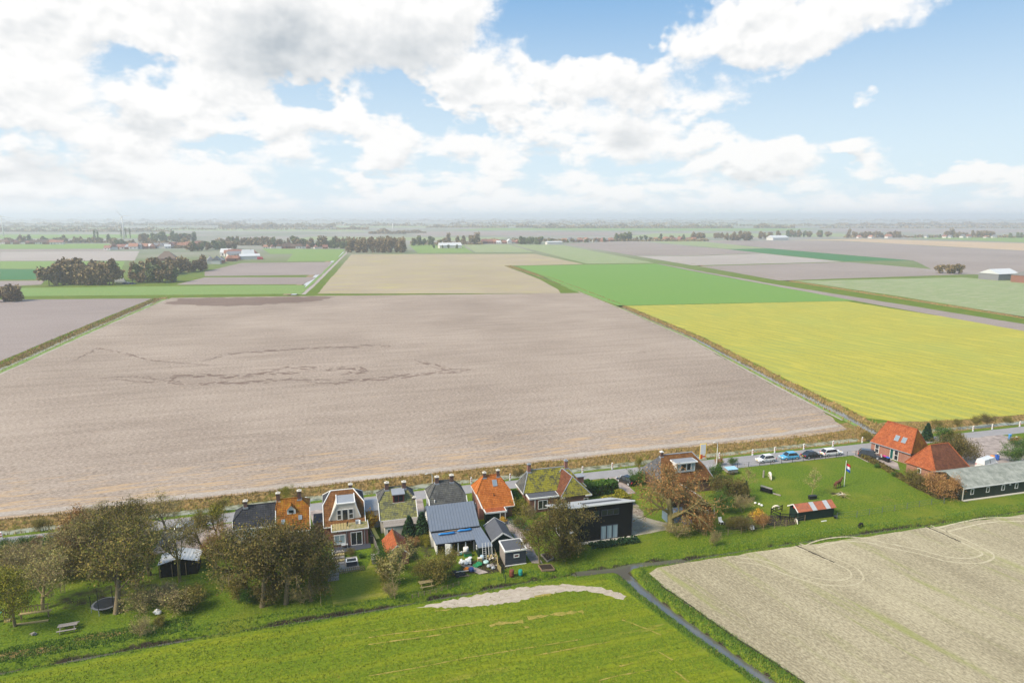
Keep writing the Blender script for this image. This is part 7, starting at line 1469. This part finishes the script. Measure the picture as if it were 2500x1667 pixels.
FP = {'round': [far_proto(200 + i, 15, 5.2, .06, 520, 1.15, L_FAR) for i in range(3)], 'green': [far_proto(210 + i, 15, 4.6, .04, 520, 1.15, L_FARG) for i in range(2)], 'tall': [far_proto(220 + i, 18, 4.0, .03, 600, 1.05, L_FAR, 8) for i in range(3)],
      'poplar': [far_proto(230, 22, 1.7, .08, 300, .7, L_FARG, 9)]}
FR = random.Random(77)
def far_plant(kind, loc, h, label, group, wf=1.):
    p = FR.choice(FP[kind]); o = p if not p['used'] else copy_tree(p); p['used'] = 1; base = {'round': 15, 'green': 15, 'tall': 18, 'poplar': 22}[kind]
    s = h / base; o.location = (*loc, -.05); o.scale = (s * wf, s * wf, s); o.rotation_euler = (0, 0, FR.uniform(0, 6.28)); tag(o, label, 'tree', group)
def row(u0, v0, u1, v1, n, h0, h1, kinds, label, group, deep=6.):
    for k in range(n):
        t = (k + FR.uniform(.1, .9)) / n; a, b = G(u0 + (u1 - u0) * t, v0 + (v1 - v0) * t); far_plant(FR.choice(kinds), (a + FR.uniform(-2, 2), b + FR.uniform(-.2, 1) * deep), FR.uniform(h0, h1), label, group, FR.uniform(.8, 1.25))
row(118, 697, 276, 696, 18, 14, 18, ['tall', 'round'], 'bare brown tree in the dense copse left of the white lorry', 'trees of the left copse'); row(118, 690, 274, 689, 16, 16, 19, ['tall', 'round'], 'bare brown tree in the dense copse left of the white lorry', 'trees of the left copse', 10)
row(318, 690, 426, 690, 13, 12, 17, ['round', 'green', 'tall'], 'brown tree in the copse right of the white lorry', 'trees of the second copse'); row(325, 681, 500, 660, 18, 13, 17, ['round', 'tall'], 'brown tree in the copse right of the white lorry', 'trees of the second copse', 12)
row(-10, 738, 46, 735, 6, 9, 12, ['round', 'tall'], 'brown tree at the left photo edge beyond the grey field', 'trees at the left edge of the grey field')
row(30, 593, 262, 594, 18, 10, 18, ['round', 'green'], 'hazy tree behind the far houses at the left', 'trees of the far left village', 30)
for u, v in ((297, 583), (308, 583), (318, 583), (232, 592), (240, 592)): far_plant('poplar', G(u, v), FR.uniform(22, 27), 'tall slim poplar rising above the far village', 'poplars of the far village')
row(330, 592, 470, 590, 22, 16, 22, ['round', 'green'], 'hazy brown tree in the wooded far village', 'trees of the wooded far village', 60); row(460, 614, 575, 608, 16, 12, 17, ['round', 'green'], 'hazy brown tree in the wooded far village', 'trees of the wooded far village', 30); row(540, 600, 650, 598, 14, 14, 18, ['round', 'green'], 'hazy brown tree in the wooded far village', 'trees of the wooded far village', 50); row(270, 603, 330, 600, 8, 10, 14, ['round', 'green'], 'hazy brown tree in the wooded far village', 'trees of the wooded far village', 20)
row(645, 604, 850, 604, 20, 12, 21, ['round', 'green', 'tall'], 'tree in the row behind the far houses left of the central copse', 'trees behind the far houses', 20); row(806, 607, 848, 607, 6, 11, 14, ['green'], 'dark evergreen tree just left of the central copse', 'evergreens left of the central copse')
row(855, 617, 992, 617, 15, 18, 22, ['tall'], 'tall brown tree of the straight edged central copse', 'trees of the central copse', 4); row(855, 613, 992, 613, 13, 19, 23, ['tall'], 'tall brown tree of the straight edged central copse', 'trees of the central copse', 10)
row(996, 600, 1075, 600, 7, 12, 19, ['round', 'green'], 'hazy tree left of the far white barn', 'trees around the far white barn', 30); row(1090, 596, 1180, 597, 8, 14, 24, ['round', 'tall'], 'hazy tree behind the far white barn', 'trees around the far white barn', 40); row(1060, 606, 1130, 608, 5, 5, 8, ['green'], 'low hedge tree in front of the far white barn', 'trees around the far white barn', 5)
row(1270, 597, 1330, 597, 8, 13, 17, ['green', 'round'], 'hazy tree in the far hamlet at the centre', 'trees of the central far hamlet', 20); row(1335, 594, 1480, 591, 12, 6, 11, ['round', 'green'], 'small hazy tree among the far hamlet houses', 'small trees of the central far hamlet', 20); row(1498, 589, 1545, 589, 6, 16, 20, ['green', 'round'], 'hazy tree clump right of the central far hamlet', 'trees right of the central hamlet', 20); row(1552, 588, 1700, 587, 12, 8, 15, ['green', 'round'], 'hazy tree of the loose far row on the right', 'trees of the loose far row', 20); row(1694, 587, 1726, 587, 4, 18, 22, ['round'], 'tall hazy tree ending the loose far row', 'trees ending the loose far row', 10)
row(1745, 582, 1770, 582, 4, 14, 17, ['round'], 'hazy tree left of the broad far clump', 'trees left of the broad clump'); row(1783, 588, 1845, 588, 10, 17, 23, ['round', 'tall'], 'tree of the broad hazy clump on the right', 'trees of the broad far clump', 20); row(1860, 584, 1905, 583, 6, 16, 22, ['round'], 'hazy tree behind the far barn on the right', 'trees behind the far right barn', 20); row(1925, 579, 2020, 579, 14, 15, 20, ['round', 'green'], 'hazy tree of the rounded row on the far right', 'trees of the rounded far row', 20)
for u, v, h in ((2071, 581, 22), (2325, 580, 26)): far_plant('tall', G(u, v), h, 'solitary tall hazy tree on the far right', 'solitary far trees')
row(2092, 581, 2130, 581, 6, 14, 20, ['round'], 'hazy tree left of the far red roofed farm', 'trees left of the far red farm', 20); row(2150, 581, 2210, 581, 8, 14, 21, ['round', 'tall'], 'hazy tree around the far red roofed farm', 'trees around the far red farm', 20); row(2240, 581, 2300, 581, 5, 6, 9, ['green'], 'low hazy tree on the far right', 'low far right trees'); row(2335, 580, 2440, 580, 13, 12, 22, ['round'], 'hazy tree of the far group near the right edge', 'trees near the right edge', 30); row(2462, 581, 2510, 581, 5, 10, 14, ['green'], 'dark hazy tree at the far right edge', 'trees at the far right edge', 10)
row(2300, 668, 2352, 669, 5, 9, 12, ['round'], 'bare bushy tree alone in the grey fields on the right', 'trees alone in the right fields', 4)
for k, l in FP.items():
    for p in l:
        if not p['used']:
            for c_ in list(p.children): bpy.data.objects.remove(c_)
            bpy.data.objects.remove(p)
        else: del p['used']
# woods on the horizon, one mass
PW = []
for (u0, u1, v, h, n) in ((0, 420, 566, 12, 900), (0, 300, 556, 16, 700), (535, 690, 557, 22, 900), (640, 820, 556, 20, 800), (820, 900, 560, 12, 250), (900, 990, 571, 16, 500), (985, 1040, 569, 12, 200), (1040, 1240, 556, 12, 500), (1260, 1300, 556, 22, 150), (1300, 1480, 557, 18, 1100), (1480, 1760, 557, 17, 1300), (1700, 1790, 557, 10, 300), (1840, 1940, 557, 20, 700), (2050, 2240, 551, 18, 500), (2240, 2500, 549, 18, 700), (400, 600, 546, 20, 500), (0, 2500, 541, 24, 2600), (1100, 1800, 547, 20, 900), (0, 500, 549, 18, 800), (2000, 2500, 557, 9, 350), (0, 2500, 536, 34, 2200), (0, 900, 561, 11, 700), (880, 2500, 552, 16, 1500), (250, 1000, 551, 20, 1000), (0, 270, 593, 11, 800), (270, 640, 599, 13, 1900), (330, 480, 606, 7, 500), (640, 850, 603, 9, 600), (1180, 1730, 589, 7, 1100), (1000, 1180, 597, 8, 400), (2060, 2500, 580, 7, 700)):
    for _ in range(int(n * 2.2)):
        u = FR.uniform(u0, u1); a, b = G(u, v + FR.uniform(-.8, .5)); d = math.hypot(a, b); k = .55 + .45 * math.sin(u * .11 + v) * math.sin(u * .037 + 2 * v); PW.append((a, b, max(.5, FR.random() * h * max(.25, k)), d / 1500))
PW = np.array(PW); Q, Fl = leaf_quads(PW[:, :3], 1.0, 99); Q = (Q.reshape(-1, 4, 3) - PW[:, None, :3]) * np.maximum(PW[:, 3] * 2.0, 1.6)[:, None, None] + PW[:, None, :3]; Q[..., 2] = np.maximum(Q[..., 2], 0); o = np_mesh('distant_woods', Q.reshape(-1, 3), Fl, L_FAR, False, None, 'stuff'); o['label'] = 'distant woods and hedgerows fading into the haze'
# ------------------------------------------------------------------ distant buildings
FW_ = paint('far_white_wall', (.62, .60, .57)); FB_ = paint('far_brick_wall', (.24, .11, .08)); FO_ = paint('far_orange_roof', (.36, .17, .11)); FRD = paint('far_red_roof', (.25, .115, .09)); FG_ = paint('far_grey_roof', (.20, .20, .215)); FWR = paint('far_pale_roof', (.55, .56, .57)); FBR = paint('far_brown_roof', (.12, .075, .055))
def far_house(name, loc, w_, d, e, r_, wall, roof, label, group, rz=0., cat='house', hip=0.):
    o = empty(name, (0, 0, 0), label, cat, group); MB().box(-w_ / 2, w_ / 2, -d / 2, d / 2, 0, e).build('wall', wall, o)
    m_ = MB(); a = w_ / 2 + .3; b = d / 2 + .3; h_ = hip
    m_.face([(-a, -b, e), (a, -b, e), (a - h_, 0, r_), (-a + h_, 0, r_)]); m_.face([(a, b, e), (-a, b, e), (-a + h_, 0, r_), (a - h_, 0, r_)]); m_.face([(-a, b, e), (-a, -b, e), (-a + h_, 0, r_)]); m_.face([(a, -b, e), (a, b, e), (a - h_, 0, r_)]); m_.build('roof', roof, o)
    if cat == 'house':
        MB().box(w_ * .2, w_ * .2 + .7, -.35, .35, r_ - 1, r_ + .7).build('chimney', FB_, o)
        for x in (-w_ * .25, w_ * .2): MB().box(x - .6, x + .6, -d / 2 - .06, -d / 2 + .02, e * .3, e * .75).build('window', M_GLASS, o)
    o.location = (*loc, -.02); o.rotation_euler = (0, 0, rz)
    return o
def village(u0, v0, u1, v1, n, roofs, walls, label, group, deep=15., sz=1.):
    for k in range(n):
        t = (k + FR.uniform(.2, .8)) / n; a, b = G(u0 + (u1 - u0) * t, v0 + (v1 - v0) * t); s = sz * FR.uniform(.8, 1.25)
        far_house('far_house', (a, b + FR.uniform(-.3, 1) * deep), 9.5 * s, 7 * s, 3.2 * s, 7 * s, FR.choice(walls), FR.choice(roofs), label, group, FR.choice((0., 1.57, .25, -.2, 1.8)), 'house', FR.choice((0, 0, 2.)))
village(4, 596, 150, 597, 13, [FO_, FRD, FBR], [FW_, FB_], 'small hazy red roofed house at the far left', 'houses of the far left village'); village(262, 610, 420, 606, 22, [FWR, FG_, FRD, FO_], [FW_, FB_], 'hazy house or shed on the open edge of the far village', 'houses on the open village edge', 20, 1.1); village(420, 605, 480, 605, 8, [FO_, FRD], [FB_, FW_], 'hazy orange roofed house beside the wooded far village', 'orange far houses', 15, 1.2)
village(500, 648, 585, 636, 7, [FO_, FG_, FRD], [FW_, FB_], 'orange or grey roofed house at the end of the second copse', 'houses behind the second copse', 25, .95); village(545, 626, 622, 630, 8, [FO_, FWR, FRD], [FW_], 'pale walled house of the near village edge', 'houses of the near village edge', 40, 1.15); village(645, 607, 800, 607, 12, [FRD, FO_, FBR], [FW_, FB_], 'gabled house in the far row left of the central copse', 'far gabled houses', 6, 1.0)
village(1180, 595, 1272, 595, 8, [FO_, FRD, FWR], [FW_, FB_], 'tiny hazy house right of the far white barn', 'houses right of the far white barn', 12, 1.0); village(1375, 591, 1500, 590, 11, [FO_, FRD, FG_], [FW_, FB_], 'tiny hazy house of the central far hamlet', 'houses of the central hamlet', 10); village(1600, 588, 1700, 588, 7, [FO_, FRD], [FW_, FB_], 'tiny hazy house in the loose far row', 'houses of the loose far row', 10); village(2095, 582, 2180, 582, 3, [FRD, FO_], [FW_], 'hazy farmhouse on the far right', 'farmhouses on the far right', 10, 1.2); village(2260, 581, 2440, 581, 7, [FRD, FG_], [FW_], 'tiny hazy house near the right edge', 'houses near the right edge', 12)
a, b = G(404, 637); far_house('farmhouse', (a, b + 10), 22, 20, 2.5, 10.5, FB_, paint('far_thatch', (.17, .12, .09)), 'big brown hipped farmhouse roof behind the second copse', None, .1, 'barn', 9.)
a, b = G(1100, 606); far_house('white_barn', (a, b + 6), 36, 14, 4.5, 8.5, FW_, FWR, 'long pale roofed barn right of the central copse', None, .06, 'barn'); a, b = G(1352, 597); far_house('white_barn', (a, b), 30, 10, 4.5, 6, FW_, FWR, 'pale flat looking building before the central hamlet', None, .1, 'barn'); a, b = G(1898, 586); far_house('white_barn', (a, b), 46, 18, 5, 10, FW_, FWR, 'pale roofed barn at the foot of the far right clump', None, .2, 'barn')
a, b = G(582, 627); far_house('white_barn', (a, b), 26, 16, 4, 7, FW_, FG_, 'grey roofed hall of the near village edge', None, .3, 'barn'); a, b = G(610, 633); far_house('white_barn', (a, b), 22, 10, 4, 6.5, FW_, FWR, 'cream walled shed at the right of the near village edge', None, .2, 'barn')
a, b = G(2460, 684); rb1 = far_house('field_barn', (a, b + 8), 24, 16, 5, 8.5, FG_, FWR, 'grey walled barn with pale roof at the right edge of the fields', None, .1, 'barn', 0.); a, b = G(2560, 692); far_house('field_barn', (a, b + 10), 30, 18, 5.5, 9, FB_, FG_, 'brick barn with grey roof cut by the right edge', None, .1, 'barn')
a, b = G(2408, 676); o = thing('shipping_container', (a, b), 'blue container beside the field barn at the right', 'container'); MB().box(a - 4, a + 4, b - 1.2, b + 1.2, .1, 2.7).build('box', material('container_blue', color=(.03, .16, .4), rough=.5), o); MB().box(a - 4.05, a + 4.05, b - 1.25, b + 1.25, 2.7, 2.8).build('roof', FG_, o)
lumps('crate_heap', G(2408, 678), 6, 1.2, 4., [M_ORP, FO_], 'orange crates stacked below the blue container', 'crates', .9, .2)
a, b = G(295, 691); car('white_lorry', 'white lorry parked between the two left copses', (8.0, 2.5, 3.4, .14, .2, .985, .992), (.72, .72, .72), (a, b), .1, None)
for k, (u, v, c_) in enumerate(((306, 694, (.02, .02, .03)), (315, 693, (.5, .5, .52)), (324, 694, (.03, .06, .15)))): car('parked_car', ('dark', 'silver', 'dark blue')[k] + ' far car right of the white lorry', HATCH, c_, G(u, v), .3 * k, 'cars beside the white lorry')
a, b = G(636, 634); car('red_lorry', 'red lorry at the right end of the near village edge', (7.0, 2.5, 3.2, .14, .2, .985, .992), (.55, .02, .03), (a, b), .2, None)
# wind turbines
def turbine(u, v, hub, bl, label, ph):
    a, b = G(u, v); r = thing('wind_turbine', (a, b), label, 'wind turbine', 'wind turbines'); MB().tube([(a, b, 0), (a, b, hub)], [1.6, .8], 10).build('tower', P_WHITE, r, smooth=True)
    if bl:
        MB().box(a - .9, a + .9, b - 2.4, b + 2.4, hub - .8, hub + 1.0).build('nacelle', P_WHITE, r)
        for k in range(3):
            t = ph + k * 2 * PI / 3; MB().tube([(a, b - 2.6, hub), (a + math.cos(t) * bl * .25, b - 2.6, hub + math.sin(t) * bl * .25), (a + math.cos(t) * bl, b - 2.6, hub + math.sin(t) * bl)], [.45, .75, .12], 6).build('blade', P_WHITE, r)
turbine(9, 578, 50, 24, 'wind turbine at the left photo edge', 1.9); turbine(303, 583, 50, 24, 'wind turbine standing among the poplars of the far village', 2.2); turbine(959, 571, 30, 0, 'thin white mast without blades above the far trees', 0)
